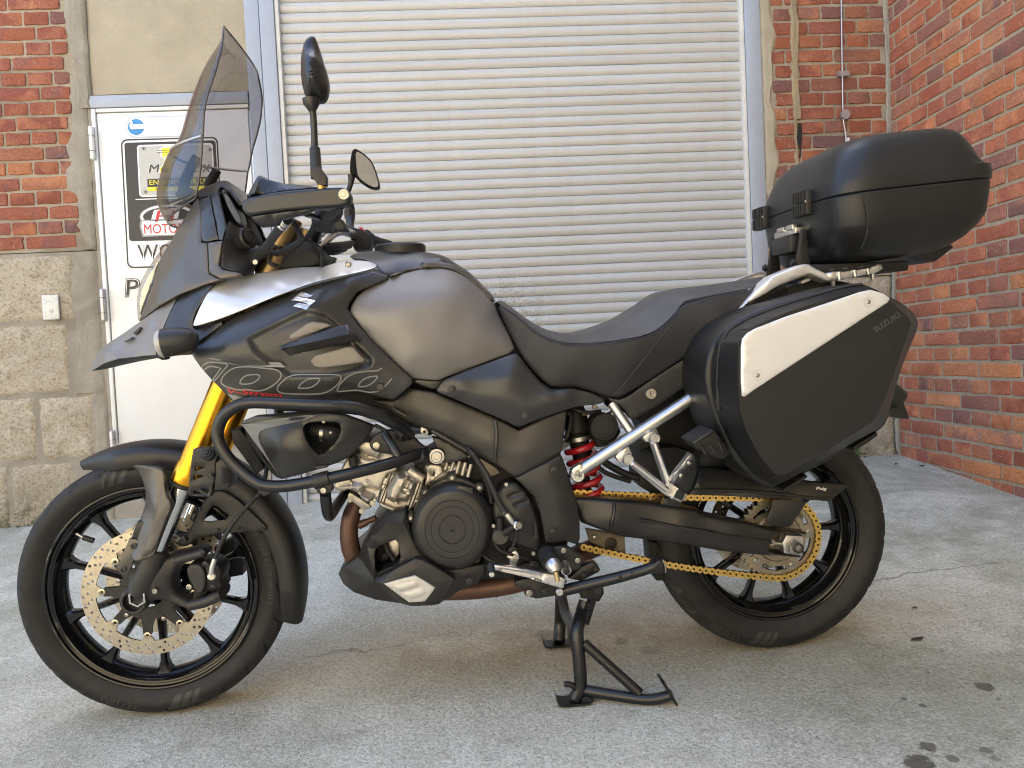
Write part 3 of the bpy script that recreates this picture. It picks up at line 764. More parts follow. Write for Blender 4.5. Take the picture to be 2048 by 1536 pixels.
def lathe(name, c, axis, prof, m, parent, n=32, smooth=35, squash=1.0, closed_prof=False, **props):
    """prof: (distance along axis, radius)"""
    c = np.asarray(c, float); ax = np.asarray(axis, float); ax /= np.linalg.norm(ax)
    ref = np.array([0, 0, 1.0]) if abs(ax[2]) < .9 else np.array([1.0, 0, 0])
    u = ref-ax*(ref@ax); u /= np.linalg.norm(u); w = np.cross(ax, u); V = []; Fs = []
    for (t, r) in prof:
        for k in range(n):
            a = 2*math.pi*k/n; V.append(c+ax*t+r*(u*math.cos(a)*squash+w*math.sin(a)))
    N = len(prof)
    for i in range(N if closed_prof else N-1):
        j = (i+1) % N
        for k in range(n): Fs.append((i*n+k, i*n+(k+1) % n, j*n+(k+1) % n, j*n+k))
    if not closed_prof:
        if prof[0][1] > 1e-5: Fs.append(tuple(range(n-1, -1, -1)))
        if prof[-1][1] > 1e-5: Fs.append(tuple((N-1)*n+k for k in range(n)))
    return mk(name, V, Fs, m, parent, smooth, **props)
AXL = (0, -1, 0)
BOLTS = {}
def bolt(p, r, m, parent, kind='socket', axis=None, name='bolt', **props):
    """shared bolt head, p in bike coordinates, facing the viewer"""
    key = (kind, m.name)
    if key not in BOLTS:
        if kind == 'socket': prof = [(0, 1.0), (.45, 1.0), (.62, .88), (.62, .5), (.25, .45), (.25, 0)]
        elif kind == 'dome': prof = [(0, 1.0), (.2, .98), (.45, .75), (.55, .42), (.2, .36), (.2, 0)]
        elif kind == 'hex': prof = [(0, 1.35), (.12, 1.35), (.14, 1.0), (.75, 1.0), (.85, .85), (.85, .45), (.7, .4), (.7, 0)]
        elif kind == 'ring': prof = [(0, 1.0), (.25, 1.0), (.3, .9), (.3, .55), (.0, .5), (.0, 0)]
        else: prof = [(0, 1), (.3, 1), (.45, .8), (.45, 0)]
        V = []; Fs = []; n = 6 if kind == 'hex6' else 14
        for (t, rr) in prof:
            for k in range(n): a = 2*math.pi*k/n; V.append((rr*math.cos(a), -t, rr*math.sin(a)))
        for i in range(len(prof)-1):
            for k in range(n): Fs.append((i*n+k, i*n+(k+1) % n, (i+1)*n+(k+1) % n, (i+1)*n+k))
        me = mesh_from('bolt', V, Fs, 30)
        bm = bmesh.new(); bm.from_mesh(me); bmesh.ops.remove_doubles(bm, verts=bm.verts, dist=1e-5); bmesh.ops.recalc_face_normals(bm, faces=bm.faces); bm.to_mesh(me); bm.free()
        me.materials.append(m); BOLTS[key] = me
    o = bpy.data.objects.new(name, BOLTS[key]); COL.objects.link(o); o.parent = parent
    off = OFF.get(root_of(parent).name, np.zeros(3))
    o.location = Vector(np.asarray(p, float)-off); o.scale = (r, r, r); o.rotation_euler = (0, random.uniform(0, 1), 0)
    if axis is not None: o.rotation_mode = 'QUATERNION'; o.rotation_quaternion = Vector(axis).to_track_quat('-Y', 'Z')
    for k, v in props.items(): o[k] = v
    return o
def boltp(px, py, y, rpx, m, parent, kind='socket', **kw): return bolt(BP(px, py, y), rpx*mpp(y, px)*.84, m, parent, kind, **kw)
def block(name, pts8, m, parent, bev=.003, seg=2, **props):
    off = OFF.get(root_of(parent).name, np.zeros(3))
    me = bpy.data.meshes.new(name); me.from_pydata([tuple(np.asarray(p)-off) for p in pts8], [], [(0, 3, 2, 1), (4, 5, 6, 7), (0, 1, 5, 4), (1, 2, 6, 5), (2, 3, 7, 6), (3, 0, 4, 7)])
    bm = bmesh.new(); bm.from_mesh(me); bmesh.ops.recalc_face_normals(bm, faces=bm.faces)
    if bev: bmesh.ops.bevel(bm, geom=bm.edges[:], offset=bev, segments=seg, affect='EDGES', profile=.5)
    bm.to_mesh(me); bm.free(); me.shade_smooth(); me.set_sharp_from_angle(angle=math.radians(35))
    return link(name, me, parent, m, **props)
def prism(name, outline, m, parent, y0, y1, bev=.002, sm=0, **props):
    """plate with parallel faces between lateral offsets y0 (near) and y1; outline traced at the near face"""
    P = np.array([BP(p[0], p[1], y0)[[0, 2]] for p in outline])
    if sm: P = chaikin(P, sm)
    n = len(P); V = [(p[0], y0, p[1]) for p in P]+[(p[0], y1, p[1]) for p in P]
    Fs = [tuple(range(n)), tuple(range(2*n-1, n-1, -1))]+[(i, (i+1) % n, n+(i+1) % n, n+i) for i in range(n)]
    off = OFF.get(root_of(parent).name, np.zeros(3))
    me = bpy.data.meshes.new(name); me.from_pydata([tuple(np.array(v)-off) for v in V], [], Fs)
    bm = bmesh.new(); bm.from_mesh(me); bmesh.ops.recalc_face_normals(bm, faces=bm.faces)
    if bev:
        ed = [e for e in bm.edges if len(e.link_faces) == 2 and any(len(f.verts) == n for f in e.link_faces)]
        try: bmesh.ops.bevel(bm, geom=ed, offset=bev, segments=2, affect='EDGES', profile=.5, clamp_overlap=True)
        except Exception: pass
    bm.to_mesh(me); bm.free(); me.shade_smooth(); me.set_sharp_from_angle(angle=math.radians(35))
    return link(name, me, parent, m, **props)
# ------------------------------------------------------------------ motorcycle materials
BLK = mat('black_plastic', (.0175, .0167, .0155), .44, 0, .15, 12, .2, 900, spec=.4, dirt=.05, dirtcol=(.07, .06, .05))
BLKM = mat('black_moulded', (.0075, .0073, .007), .58, 0, .15, 10, .4, 500, spec=.35, dirt=.06, dirtcol=(.07, .06, .048))
SATIN = mat('black_satin_metal', (.0085, .0085, .009), .33, 0, .12, 15, .05, 700, dirt=.05, dirtcol=(.06, .05, .04))
SIDEM = mat('matt_black_fairing', (.026, .0258, .0252), .32, 0, .08, 6, .03, 900, spec=.5)
FAIR = mat('dark_bronze_fairing', (.095, .086, .074), .36, .4, .06, 6, .03, 1200)
TANKM = mat('metallic_grey_paint', (.195, .182, .172), .47, .30, .03, 5, .05, 1800)
BEAKM = mat('metallic_grey_beak', (.20, .184, .168), .42, .35, .05, 5, .05, 1800)
SILV = mat('silver_paint', (.66, .65, .63), .36, .55, .04, 6, .04, 1500, dirt=.06, dirtcol=(.4, .36, .3))
ALU = mat('brushed_aluminium', (.58, .57, .55), .33, .95, .06, 20, .05, 900, dirt=.10, dirtcol=(.25, .22, .17))
CASTM = mat('cast_engine_metal', (.50, .46, .39), .40, .75, .14, 18, .25, 420, dirt=.22, dirtcol=(.13, .10, .07))
ENGB = mat('black_engine_cover', (.0205, .0196, .0183), .38, .2, .1, 10, .1, 900, dirt=.06, dirtcol=(.08, .07, .055))
GOLD = mat('gold_anodised', (.78, .375, .03), .26, 1.0, .04, 8, 0, 900, rvar=.04)
CHROME = mat('chromed_steel', (.62, .62, .61), .16, 1.0, .04, 20, dirt=.08, rvar=.05)
BOLTM = mat('zinc_bolt', (.40, .38, .34), .34, 1.0, .12, 60, dirt=.4, dirtcol=(.2, .16, .11))
CASTB = mat('dusty_black_casting', (.026, .025, .024), .5, .15, .15, 14, .25, 700, dirt=.2, dirtcol=(.075, .068, .058))
BLKB = mat('black_bolt', (.03, .029, .028), .38, .3, .1, 60)
RUST = mat('heat_browned_pipe', (.105, .056, .040), .48, .45, .25, 22, .15, 300, dirt=.35, dirtcol=(.20, .11, .06))
RUBBER = mat('tyre_rubber', (.0115, .011, .0106), .6, 0, .15, 14, .12, 700, spec=.35, dirt=.12, dirtcol=(.075, .068, .06))
TREAD = mat('dusty_tread_rubber', (.023, .022, .0215), .70, 0, .2, 20, .15, 500, spec=.3, dirt=.25, dirtcol=(.085, .08, .072))
RUBL = mat('tyre_letter_rubber', (.026, .025, .024), .55, 0, .1, 30)
RUBT = mat('soft_rubber', (.011, .011, .011), .62, 0, .1, 30, .2, 600)
RIMM = mat('gloss_black_rim', (.006, .006, .0065), .09, 0, .1, 20, dirt=.03, dirtcol=(.08, .07, .055), spec=.42, rvar=.05)
DISCM = mat('brake_disc_steel', (.58, .50, .37), .28, 1.0, .05, 30, .05, 300, dirt=.04, dirtcol=(.25, .19, .12))
CHAINM = mat('gold_chain_plate', (.82, .52, .14), .28, .95, .12, 60, 0, 900, dirt=.2, dirtcol=(.16, .09, .03))
CHAIND = mat('dark_chain_roller', (.04, .033, .025), .5, .6, .2, 60)
SPRKT = mat('grimy_sprocket_steel', (.36, .31, .23), .42, .9, .2, 25, dirt=.55, dirtcol=(.06, .05, .035))
REDM = mat('red_spring_paint', (.42, .010, .014), .28, 0, .1, 30, coat=.4, dirt=.08)
SEATT = mat('seat_top_vinyl', (.050, .047, .044), .5, 0, .06, 8, .5, 650, dirt=.08, dirtcol=(.12, .11, .10))
SEATS = mat('seat_side_vinyl', (.019, .019, .0205), .6, 0, .08, 8, .9, 520, dirt=.1, dirtcol=(.09, .08, .07))
CASEM = mat('grained_case_plastic', (.0085, .0086, .009), .42, 0, .12, 7, .55, 280, spec=.45, dirt=.05, dirtcol=(.07, .065, .06))
CLEAR = mat('lens_plastic', (.36, .35, .33), .15, .1, .1, 40)
INKG = mat('grey_decal', (.21, .21, .20), .45)
INKR = mat('red_decal', (.42, .012, .02), .45)
INKW = mat('white_print', (.75, .74, .72), .5)
INKB = mat('black_print', (.012, .012, .012), .5)
MIRRM = mat('mirror_glass', (.82, .83, .84), .03, 1.0, 0, 5, rvar=.0)
def glass_mat(name, tint, refl):
    m, n, l, b = new_mat(name); out = n['Material Output']
    tr = n.new('ShaderNodeBsdfTransparent'); tr.inputs[0].default_value = lin(tint)
    gl = n.new('ShaderNodeBsdfGlossy'); gl.inputs['Roughness'].default_value = .02
    lw = n.new('ShaderNodeLayerWeight'); lw.inputs['Blend'].default_value = refl
    mx = n.new('ShaderNodeMixShader'); lw.inputs['Blend'].default_value = .5; l.new(mth(n, l, 'MULTIPLY_ADD', mth(n, l, 'POWER', lw.outputs['Facing'], 4.0), refl*2.5, .03), mx.inputs[0]); l.new(tr.outputs[0], mx.inputs[1]); l.new(gl.outputs[0], mx.inputs[2]); l.new(mx.outputs[0], out.inputs['Surface'])
    n.remove(b); return m
TINT = glass_mat('smoked_screen', (.68, .665, .67), .30); LENSG = glass_mat('headlamp_glass', (.85, .84, .82), .3)

bike = empty('motorcycle', (0, 0, 0), label='dark grey adventure touring motorcycle on its centre stand in front of the shutter', category='motorcycle')
bike.matrix_world = BMAT
CF = np.array([.007, 0, .3305]); CR = np.array([1.551, 0, .358])

# ------------------------------------------------------------------ wheels
def polar(c, r, a, t): return np.array([c[0]-r*math.cos(a), c[1]-t, c[2]+r*math.sin(a)])     # a = 0 points forward (image left)
def tyre(c, R, hw, rb, parent, name='tyre', groove=True, seed=0, n=640):
    half = [(hw*.66, rb-.006), (hw*.74, rb+.004), (hw*.90, rb+(R-rb)*.26), (hw*.985, rb+(R-rb)*.44), (hw, rb+(R-rb)*.55), (hw*.975, rb+(R-rb)*.66), (hw*.90, rb+(R-rb)*.79), (hw*.80, rb+(R-rb)*.872), (hw*.66, rb+(R-rb)*.93), (hw*.5, rb+(R-rb)*.965), (hw*.33, rb+(R-rb)*.985), (hw*.16, rb+(R-rb)*.997), (0, R)]
    fine = []
    for i in range(len(half)-1):
        a, b = np.array(half[i]), np.array(half[i+1])
        for k in range(2): fine.append(a+(b-a)*k/2)
    fine.append(np.array(half[-1])); prof = [tuple(p) for p in fine]+[(-p[0], p[1]) for p in reversed(fine[:-1])]
    V = []; Fs = []; m_ = len(prof); ng = 26
    for k in range(n):
        a = 2*math.pi*k/n
        for (t, r) in prof:
            d = 0
            if groove and r > rb+(R-rb)*.70:
                s = abs(t)/hw; sg = 1 if t > 0 else -1
                ph = (a*ng/(2*math.pi) + sg*.25 + s*1.15) % 1.0
                if abs(ph-.5) < .095 and .18 < s < .965: d = .0085*min(1, (r-rb-(R-rb)*.70)/(.08*(R-rb)))
                ph2 = (a*ng/(2*math.pi)*.5 + .3 - s*.5) % 1.0
                if abs(ph2-.5) < .035 and s < .35: d = .0060
            V.append(polar(c, r-d, a, t))
    for k in range(n):
        j = (k+1) % n
        for i in range(m_-1): Fs.append((k*m_+i, k*m_+i+1, j*m_+i+1, j*m_+i))
    o = mk(name, V, Fs, RUBBER, parent, 50, fix=False); o.data.materials.append(TREAD)
    q = len(prof)-1; mi = [1 if (prof[i][1]+prof[i+1][1])/2 > rb+(R-rb)*.80 else 0 for i in range(q)]
    o.data.polygons.foreach_set('material_index', mi*n)
    return o
def wheel(c, rims, nsp, ph0, parent, hub_r, spoke_t, label):
    """rims: closed profile (lateral, radius)"""
    V = []; Fs = []; n = 128
    for k in range(n):
        a = 2*math.pi*k/n
        for (t, r) in rims: V.append(polar(c, r, a, t))
    m_ = len(rims)
    for k in range(n):
        j = (k+1) % n
        for i in range(m_): Fs.append((k*m_+i, k*m_+(i+1) % m_, j*m_+(i+1) % m_, j*m_+i))
    rin = min(r for _, r in rims)+.004
    for s in range(nsp):
        a = math.radians(ph0)+2*math.pi*s/nsp; er = np.array([-math.cos(a), 0, math.sin(a)]); et = np.array([math.sin(a), 0, math.cos(a)]); b0 = len(V)
        secs = [(hub_r*.8, .013, spoke_t*1.2), (hub_r+.02, .0095, spoke_t), (hub_r+(rin-hub_r)*.6, .0075, spoke_t*.85), (rin-.026, .0085, spoke_t*.85), (rin-.010, .0135, spoke_t*.95), (rin+.003, .024, spoke_t*1.1)]
        for (r, w, t) in secs:
            for (u, v) in ((-1, -.55), (-.55, -1), (.55, -1), (1, -.55), (1, .55), (.55, 1), (-.55, 1), (-1, .55)): V.append(c+er*r+et*w*u+np.array([0, 1, 0])*t*v)
        for i in range(len(secs)-1):
            for q in range(8): Fs.append((b0+i*8+q, b0+i*8+(q+1) % 8, b0+(i+1)*8+(q+1) % 8, b0+(i+1)*8+q))
    hub = [(.036, .0), (.036, hub_r*.7), (.030, hub_r), (-.030, hub_r), (-.036, hub_r*.7), (-.036, 0)]; b0 = len(V)
    for (t, r) in hub:
        for k in range(32): V.append(polar(c, r, 2*math.pi*k/32, t))
    for i in range(len(hub)-1):
        for k in range(32): Fs.append((b0+i*32+k, b0+i*32+(k+1) % 32, b0+(i+1)*32+(k+1) % 32, b0+(i+1)*32+k))
    return mk('wheel', V, Fs, RIMM, parent, 30, label=label)
def rim_prof(hw, rf, rw):
    h = [(hw, rf+.004), (hw+.003, rf+.003), (hw+.0042, rf), (hw+.003, rf-.003), (hw-.004, rf-.0045), (hw-.006, rf-.009), (hw-.0035, rf-.0115), (hw-.0045, rf-.0150), (hw-.015, rf-.017), (hw-.024, rw+.008), (hw-.029, rw+.002), (hw*.15, rw)]
    return h+[(-t, r) for t, r in reversed(h)]+[(-hw*.8, rf-.003), (hw*.8, rf-.003)]
fw = wheel(CF, rim_prof(.041, .246, .2145), 10, 18, bike, .042, .016, 'front ten spoke black wheel')
tyre(CF, .316, .052, .247, fw)
rwh = wheel(CR, rim_prof(.053, .2185, .188), 10, 0, bike, .055, .018, 'rear black wheel with gold chain')
tyre(CR, .3025, .070, .2195, rwh, groove=True)
def arc_text(s, c, r, a0, h, t, m, parent, bold=.0, stretch=1.0, name='lettering', outward=True):
    V, Fs = text_mesh(s, 0, bold, 0); out = []
    for p in V:
        rr = r + (p[1]*h/.7 if outward else -p[1]*h/.7); a = a0 + (1 if outward else -1)*(p[0]*h/.7*stretch)/r
        out.append(polar(c, rr, a, t(rr)))
    return mk(name, out, Fs, m, parent, 0, fix=False)
def side_t(R, hw, rb):
    pr = sorted([(rb-.006, hw*.66), (rb+.004, hw*.74), (rb+(R-rb)*.26, hw*.90), (rb+(R-rb)*.44, hw*.985), (rb+(R-rb)*.55, hw), (rb+(R-rb)*.66, hw*.975), (rb+(R-rb)*.79, hw*.90), (rb+(R-rb)*.9, hw*.74)])
    return lambda r: float(np.interp(r, [p[0] for p in pr], [p[1] for p in pr]))+.0012
stF, stR = side_t(.316, .052, .247), side_t(.3025, .070, .2195)
def ang(c, px, py): q = BP(px, py, -.055)-c; return math.atan2(q[2], -q[0]), math.hypot(q[0], q[2])
arc_text('PIRELLI', CF, .2955, math.radians(-62), .016, stF, RUBL, fw, .02, 1.25, outward=False)
arc_text('110/80 R 19 M/C 59V', CF, .286, math.radians(-168), .0115, stF, RUBL, fw, .0, 1.5, outward=False)
arc_text('SCORPION TRAIL III', CR, .2745, math.radians(112), .017, stR, RUBL, rwh, .015, 1.35)
arc_text('PIRELLI', CR, .286, math.radians(-50), .016, stR, RUBL, rwh, .02, 1.25, outward=False)
def side_stripe(c, angs, r0, r1, st, parent):
    V = []; Fs = []
    for (a0, a1) in angs:
        b0 = len(V)
        for k in range(9):
            r = r0+(r1-r0)*k/8; off = math.radians(5)*(k/8)
            V += [polar(c, r, math.radians(a0)+off, st(r)-.0002), polar(c, r, math.radians(a1)+off*.7, st(r)-.0002)]
        for k in range(8): Fs.append((b0+2*k, b0+2*k+1, b0+2*k+3, b0+2*k+2))
    mk('sidewall_stripe', V, Fs, RUBL, parent, 0, fix=False)
side_stripe(CF, [(-98, -101.5), (-103.5, -106.5), (-108.5, -111)], .267, .299, stF, fw)
side_stripe(CF, [(78, 81.5), (73.5, 76.5), (69.5, 71.5)], .267, .299, stF, fw)
side_stripe(CR, [(-78, -81), (-83, -85.5), (-87.5, -89.5)], .248, .282, stR, rwh)

def ring_plate(name, c, t, th, ro, ri, m, parent, holes=(), n=96, slots=(), teeth=0, tooth=.006, tabs=()):
    """flat ring with real holes; holes: (r, angle, radius)"""
    outer = []
    N = teeth*4 if teeth else n
    for k in range(N):
        a = 2*math.pi*k/N
        outer.append((ro-(tooth if teeth and k % 4 in (2, 3) else 0), a))
    O = np.array([(r*math.cos(a), r*math.sin(a)) for r, a in outer])
    I = np.array([(ri*math.cos(2*math.pi*k/n), ri*math.sin(2*math.pi*k/n)) for k in range(n)])
    if len(tabs):
        I = []
        for k in range(n*3):
            a = 2*math.pi*k/(n*3); w = max([0]+[max(0, 1-(abs((a-tb+math.pi) % (2*math.pi)-math.pi)/.13)**2) for tb in tabs]); I.append(((ri-.017*w)*math.cos(a), (ri-.017*w)*math.sin(a)))
        I = np.array(I)
    H = [np.array([(hr*math.cos(ha)+rr*math.cos(b), hr*math.sin(ha)+rr*math.sin(b)) for b in np.linspace(0, 2*math.pi, 9)[:-1]]) for hr, ha, rr in holes]
    H += [np.array(s) for s in slots]
    X = np.concatenate([O, I]+H); edges = []; k = len(O)
    for h in [I]+H: edges += [(k+i, k+(i+1) % len(h)) for i in range(len(h))]; k += len(h)
    ov, oe, of, _, _, _ = delaunay_2d_cdt([Vector(p) for p in X], edges, [list(range(len(O)))], 1, 1e-7)
    X = np.array([v[:] for v in ov]); cen = np.array([X[list(f)].mean(0) for f in of]); kill = np.zeros(len(of), bool)
    for h in [I]+H: kill |= inside(h, cen)
    Fc = [tuple(f) for f, q in zip(of, kill) if not q]
    cnt = set((f[i], f[(i+1) % 3]) for f in Fc for i in range(3)); bord = [e for e in cnt if (e[1], e[0]) not in cnt]
    q = len(X); V = [c+np.array([-p[0], -t-th/2, p[1]]) for p in X]+[c+np.array([-p[0], -t+th/2, p[1]]) for p in X]
    Fs = Fc+[tuple(q+i for i in reversed(f)) for f in Fc]+[(b, a, q+a, q+b) for a, b in bord]
    return mk(name, V, Fs, m, parent, 30)
tabsF = [math.radians(5+45*k) for k in range(8)]
hol = []
for k in range(36):
    a = 2*math.pi*k/36
    hol += [(.1455, a, .0036), (.1355, a+.058, .0036)] + ([(.1265, a+.115, .0034)] if k % 2 else [])
def carrier(c, t, parent, rin, rout, narm, ph, m, th=.006, arm=.011, name='disc_carrier'):
    P = []
    for k in range(narm):
        a = ph+2*math.pi*k/narm; d = 2*math.pi/narm
        for (r, o) in ((rin*1.02, -.5*d), (rin*1.0, -.30*d), (rin+(rout-rin)*.45, -.16*d), (rout-.004, -arm/rout), (rout+.004, 0), (rout-.004, arm/rout), (rin+(rout-rin)*.45, .16*d), (rin*1.0, .30*d)): P.append((r*math.cos(a+o), r*math.sin(a+o)))
    P = np.array(P); n = len(P); ib = len(P)
    R2 = [(rin*.55*math.cos(x), rin*.55*math.sin(x)) for x in np.linspace(0, 2*math.pi, n+1)[:-1]+ph]
    V = [c+np.array([-p[0], -t-th/2, p[1]]) for p in P]+[c+np.array([-p[0], -t+th/2, p[1]]) for p in P]+[c+np.array([-p[0], -t-th/2, p[1]]) for p in R2]+[c+np.array([-p[0], -t+th/2, p[1]]) for p in R2]
    Fs = []
    for i in range(n):
        j = (i+1) % n; Fs += [(i, j, n+j, n+i), (i, 2*n+i, 2*n+j, j), (n+i, n+j, 3*n+j, 3*n+i), (2*n+i, 3*n+i, 3*n+j, 2*n+j)]
    return mk(name, V, Fs, m, parent, 30)
for sgn in (1, -1):
    bd = ring_plate('brake_disc', CF, .062*sgn, .0048, .152, .119, DISCM, fw, hol, tabs=tabsF)
    ca = carrier(CF, .062*sgn, fw, .066, .104, 8, math.radians(5), BLK)
    if sgn == 1:
        for a in tabsF:
            bolt(polar(CF, .1045, a, .0645), .0082, DISCM, ca, 'ring', name='bobbin')
        for k in range(5): bolt(polar(CF, .072, math.radians(28+72*k), .066), .0058, BOLTM, ca, 'dome')
# valve
vp = np.array([BP(20+.345*x, 910+.345*y, -.02) for x, y in ((385, 455), (425, 478), (485, 497))])
va = tube('valve', vp[:2], .004, BOLTM, fw, px=False, n=8); tube('valve_cap', vp[1:], .0065, RUBT, va, px=False, n=10)

# ------------------------------------------------------------------ front fender
def fender(parent):
    V = []; Fs = []; n = 60; cs = []
    a0, a1 = math.radians(63), math.radians(200)
    for k in range(n+1):
        u = k/n; a = a0+(a1-a0)*u
        taper = min(1, .12+u*6.5, .5+(1-u)*4.5); hw = .064*taper; R0 = .345+.014*u+.004*math.sin(u*5)
        drop = (.043+.008*math.sin(math.pi*u))*min(1, .30+u*9)
        sec = [(hw*1.00, -drop), (hw*1.0, -drop*.55), (hw*.93, -drop*.22), (hw*.7, -drop*.04), (hw*.35, .003), (0, .005)]
        sec = sec+[(-t, d) for t, d in reversed(sec[:-1])]
        inn = [(t*.95, d-.004) for t, d in reversed(sec)]
        full = sec+inn
        for (t, d) in full: V.append(polar(CF, R0+d, a, t))
        m_ = len(full)
    for k in range(n):
        for i in range(m_): Fs.append((k*m_+i, k*m_+(i+1) % m_, (k+1)*m_+(i+1) % m_, (k+1)*m_+i))
    Fs += [tuple(range(m_)), tuple(n*m_+i for i in reversed(range(m_)))]
    return mk('fender', V, Fs, BLK, parent, 45)
fd = fender(bike)
panel('fender_bracket', T('F', [(965, 505), (1000, 470), (1040, 430), (1085, 350), (1120, 270), (1175, 215), (1230, 205), (1310, 250), (1420, 350), (1500, 430), (1440, 448), (1340, 448), (1200, 462), (1070, 490), (1045, 520), (1010, 535), (975, 530)]), BLK, fd, y=-.072, thick=.006, r=.003, res=.011,
      holes=[T('F', [(1112, 395), (1130, 350), (1180, 280), (1290, 372)])])
for p in ((1100, 320), (1200, 436), (1325, 424)): boltp(*T('F', [p])[0], -.077, 4, BLKB, fd, 'dome', name='rivet')
boltp(*T('F', [(1005, 490)])[0], -.079, 9, BLKB, fd, 'socket')

# ------------------------------------------------------------------ fork
FY = -.103
fa, fb_ = BP(441, 785, FY), BP(308, 1113, FY); fdir = (fb_-fa)/np.linalg.norm(fb_-fa)
def fpt(s): return fa+fdir*s
L1 = float(np.linalg.norm(BP(366, 964, FY)-fa)); L2 = float(np.linalg.norm(BP(311, 1105, FY)-fa)); L3 = L2+.075
for sgn in (1, -1):
    mv = np.array([1, sgn, 1])
    fo = lathe('fork_tube', fpt(-.20)*mv, fdir, [(0, .0275), (.10, .0275), (.20+L1-.05, .0275), (.20+L1-.045, .0295), (.20+L1-.028, .0315), (.20+L1-.006, .032), (.20+L1-.002, .031), (.20+L1, .026)], GOLD, bike, 40)
    lathe('fork_top', fpt(-.43)*mv, fdir, [(0, .024), (.003, .0265), (.20, .027), (.231, .027)], mat('bronze_fork_top', (.20, .135, .065), .35, .9, .1, 20, dirt=.2), fo, 32)
    lathe('fork_stanchion', fpt(L1-.02)*mv, fdir, [(0, .0215), (L3-L1+.02, .0215)], CHROME, fo, 32)
    lathe('fork_seal', fpt(L1)*mv, fdir, [(0, .031), (.006, .0315), (.009, .029), (.010, .022)], RUBT, fo, 32)
    lathe('fork_lug', fpt(L2-.012)*mv, fdir, [(0, .024), (.004, .028), (.05, .030), (.085, .031), (.115, .026)], CASTB, fo, 28)
# guard in front of the near stanchion
gd = panel('fork_guard', T('F', [(700, 62, -.120), (800, 66, -.128), (870, 76, -.132), (895, 105, -.135), (905, 200, -.14), (925, 260, -.145), (950, 292, -.146), (925, 345, -.146), (880, 460, -.146), (838, 572, -.146), (825, 592, -.146), (760, 612, -.143), (715, 622, -.138),
                                 (690, 560, -.12), (715, 480, -.115), (745, 390, -.112), (778, 300, -.112), (785, 230, -.11), (768, 150, -.11), (735, 90, -.11)]), FAIR, bike,
           inner=T('F', [(835, 260, -.147), (800, 450, -.143), (850, 160, -.137), (880, 330, -.151), (760, 560, -.14)]), thick=.008, r=.004, res=.010)
panel('guard_insert', T('F', [(885, 140, -.148), (905, 230, -.152), (935, 290, -.154), (915, 345, -.154), (835, 560, -.152), (745, 605, -.147), (800, 480, -.149), (850, 330, -.153), (872, 230, -.151)]), FAIR, gd, thick=.005, r=.003, res=.012)
prism('guard_bracket', T('F', [(690, 485), (735, 490), (755, 520), (735, 560), (690, 680), (672, 698), (640, 690), (618, 655), (640, 600)]), FAIR, bike, -.128, -.118, .002)
prism('guard_bracket', T('F', [(738, 385), (795, 390), (780, 420), (755, 480), (700, 485)]), BLK, bike, -.125, -.112, .002)
for p in ((717, 527), (658, 664)): boltp(*T('F', [p])[0], -.129, 8, BLKB, gd, 'ring')

# axle clamp, caliper mount and caliper
lug = panel('axle_clamp', T('F', [(742, 640), (880, 598), (985, 568), (1100, 548), (1140, 568), (1130, 590), (1020, 625), (965, 660), (942, 720), (945, 790), (985, 830), (1060, 855), (1160, 815), (1215, 780), (1245, 790), (1240, 830), (1215, 850), (1080, 888), (1010, 898), (940, 870), (860, 845), (800, 860), (770, 890), (720, 900), (680, 890), (660, 860), (690, 790), (720, 740), (735, 690)]),
            CASTB, bike, y=-.108, thick=.035, r=.012, res=.010, inner=T('F', [(820, 700, -.122), (735, 832, -.122), (880, 790, -.118)]))
lathe('axle_boss', BP(*T('F', [(735, 832)])[0], -.10), AXL, [(0, .031), (.020, .030), (.023, .027), (.023, .0225), (.008, .0215), (.008, 0)], CASTB, lug, 32)
hx = BP(*T('F', [(735, 832)])[0], -.1265)
Vh = []; Fh = []
for (rr, dy) in ((.0205, .016), (.0205, -.0005), (.0165, -.0005), (.0155, .012)):
    for k in range(6): a = math.pi/6+k*math.pi/3; Vh.append(hx+np.array([rr*math.cos(a), dy, rr*math.sin(a)]))
for i in range(3):
    for k in range(6): Fh.append((i*6+k, i*6+(k+1) % 6, (i+1)*6+(k+1) % 6, (i+1)*6+k))
Fh.append(tuple(18+k for k in range(6)))
ax_ = mk('axle_socket', Vh, Fh, CHROME, lug, 20)
lathe('axle', CF, AXL, [(-.12, .012), (.118, .012)], CASTB, bike, 20)
tube('caliper_arm', T('F', [(1040, 872, -.112), (1120, 855, -.116), (1225, 812, -.118)]), .0125, CASTB, lug, smooth_path=False)
tube('caliper_arm', T('F', [(960, 610, -.112), (1040, 588, -.114), (1130, 562, -.116)]), .011, CASTB, lug, smooth_path=False)
cal = panel('brake_caliper', T('F', [(1018, 668), (1040, 632), (1085, 625), (1150, 612), (1215, 640), (1230, 690), (1215, 740), (1240, 780), (1190, 800), (1140, 800), (1120, 835), (1080, 838), (1055, 790), (1030, 730)]), CASTB, bike, y=-.100, thick=.055, r=.010, res=.010,
            inner=T('F', [(1080, 720, -.112), (1150, 700, -.106)]))
panel('caliper_cap', T('F', [(1022, 655), (1055, 632), (1110, 640), (1135, 700), (1130, 770), (1105, 815), (1075, 800), (1050, 745), (1025, 700)]), CASTB, cal, y=-.118, thick=.012, r=.005, res=.010)
text_on('caliper_lettering', 'TOKICO', RUBL, cal, T('F', [(1048, 672)])[0], (.42, 1), 4.6, y=-.1186, fit=39)
for p, r, k in (((1133, 632), 8, 'dome'), ((1178, 764), 8, 'dome'), ((1200, 822), 6, 'dome'), ((1120, 565), 6, 'dome'), ((842, 787), 7, 'socket'), ((725, 632), 4, 'dome')): boltp(*T('F', [p])[0], -.128, r, BLKB if k == 'dome' else BOLTM, cal, k)
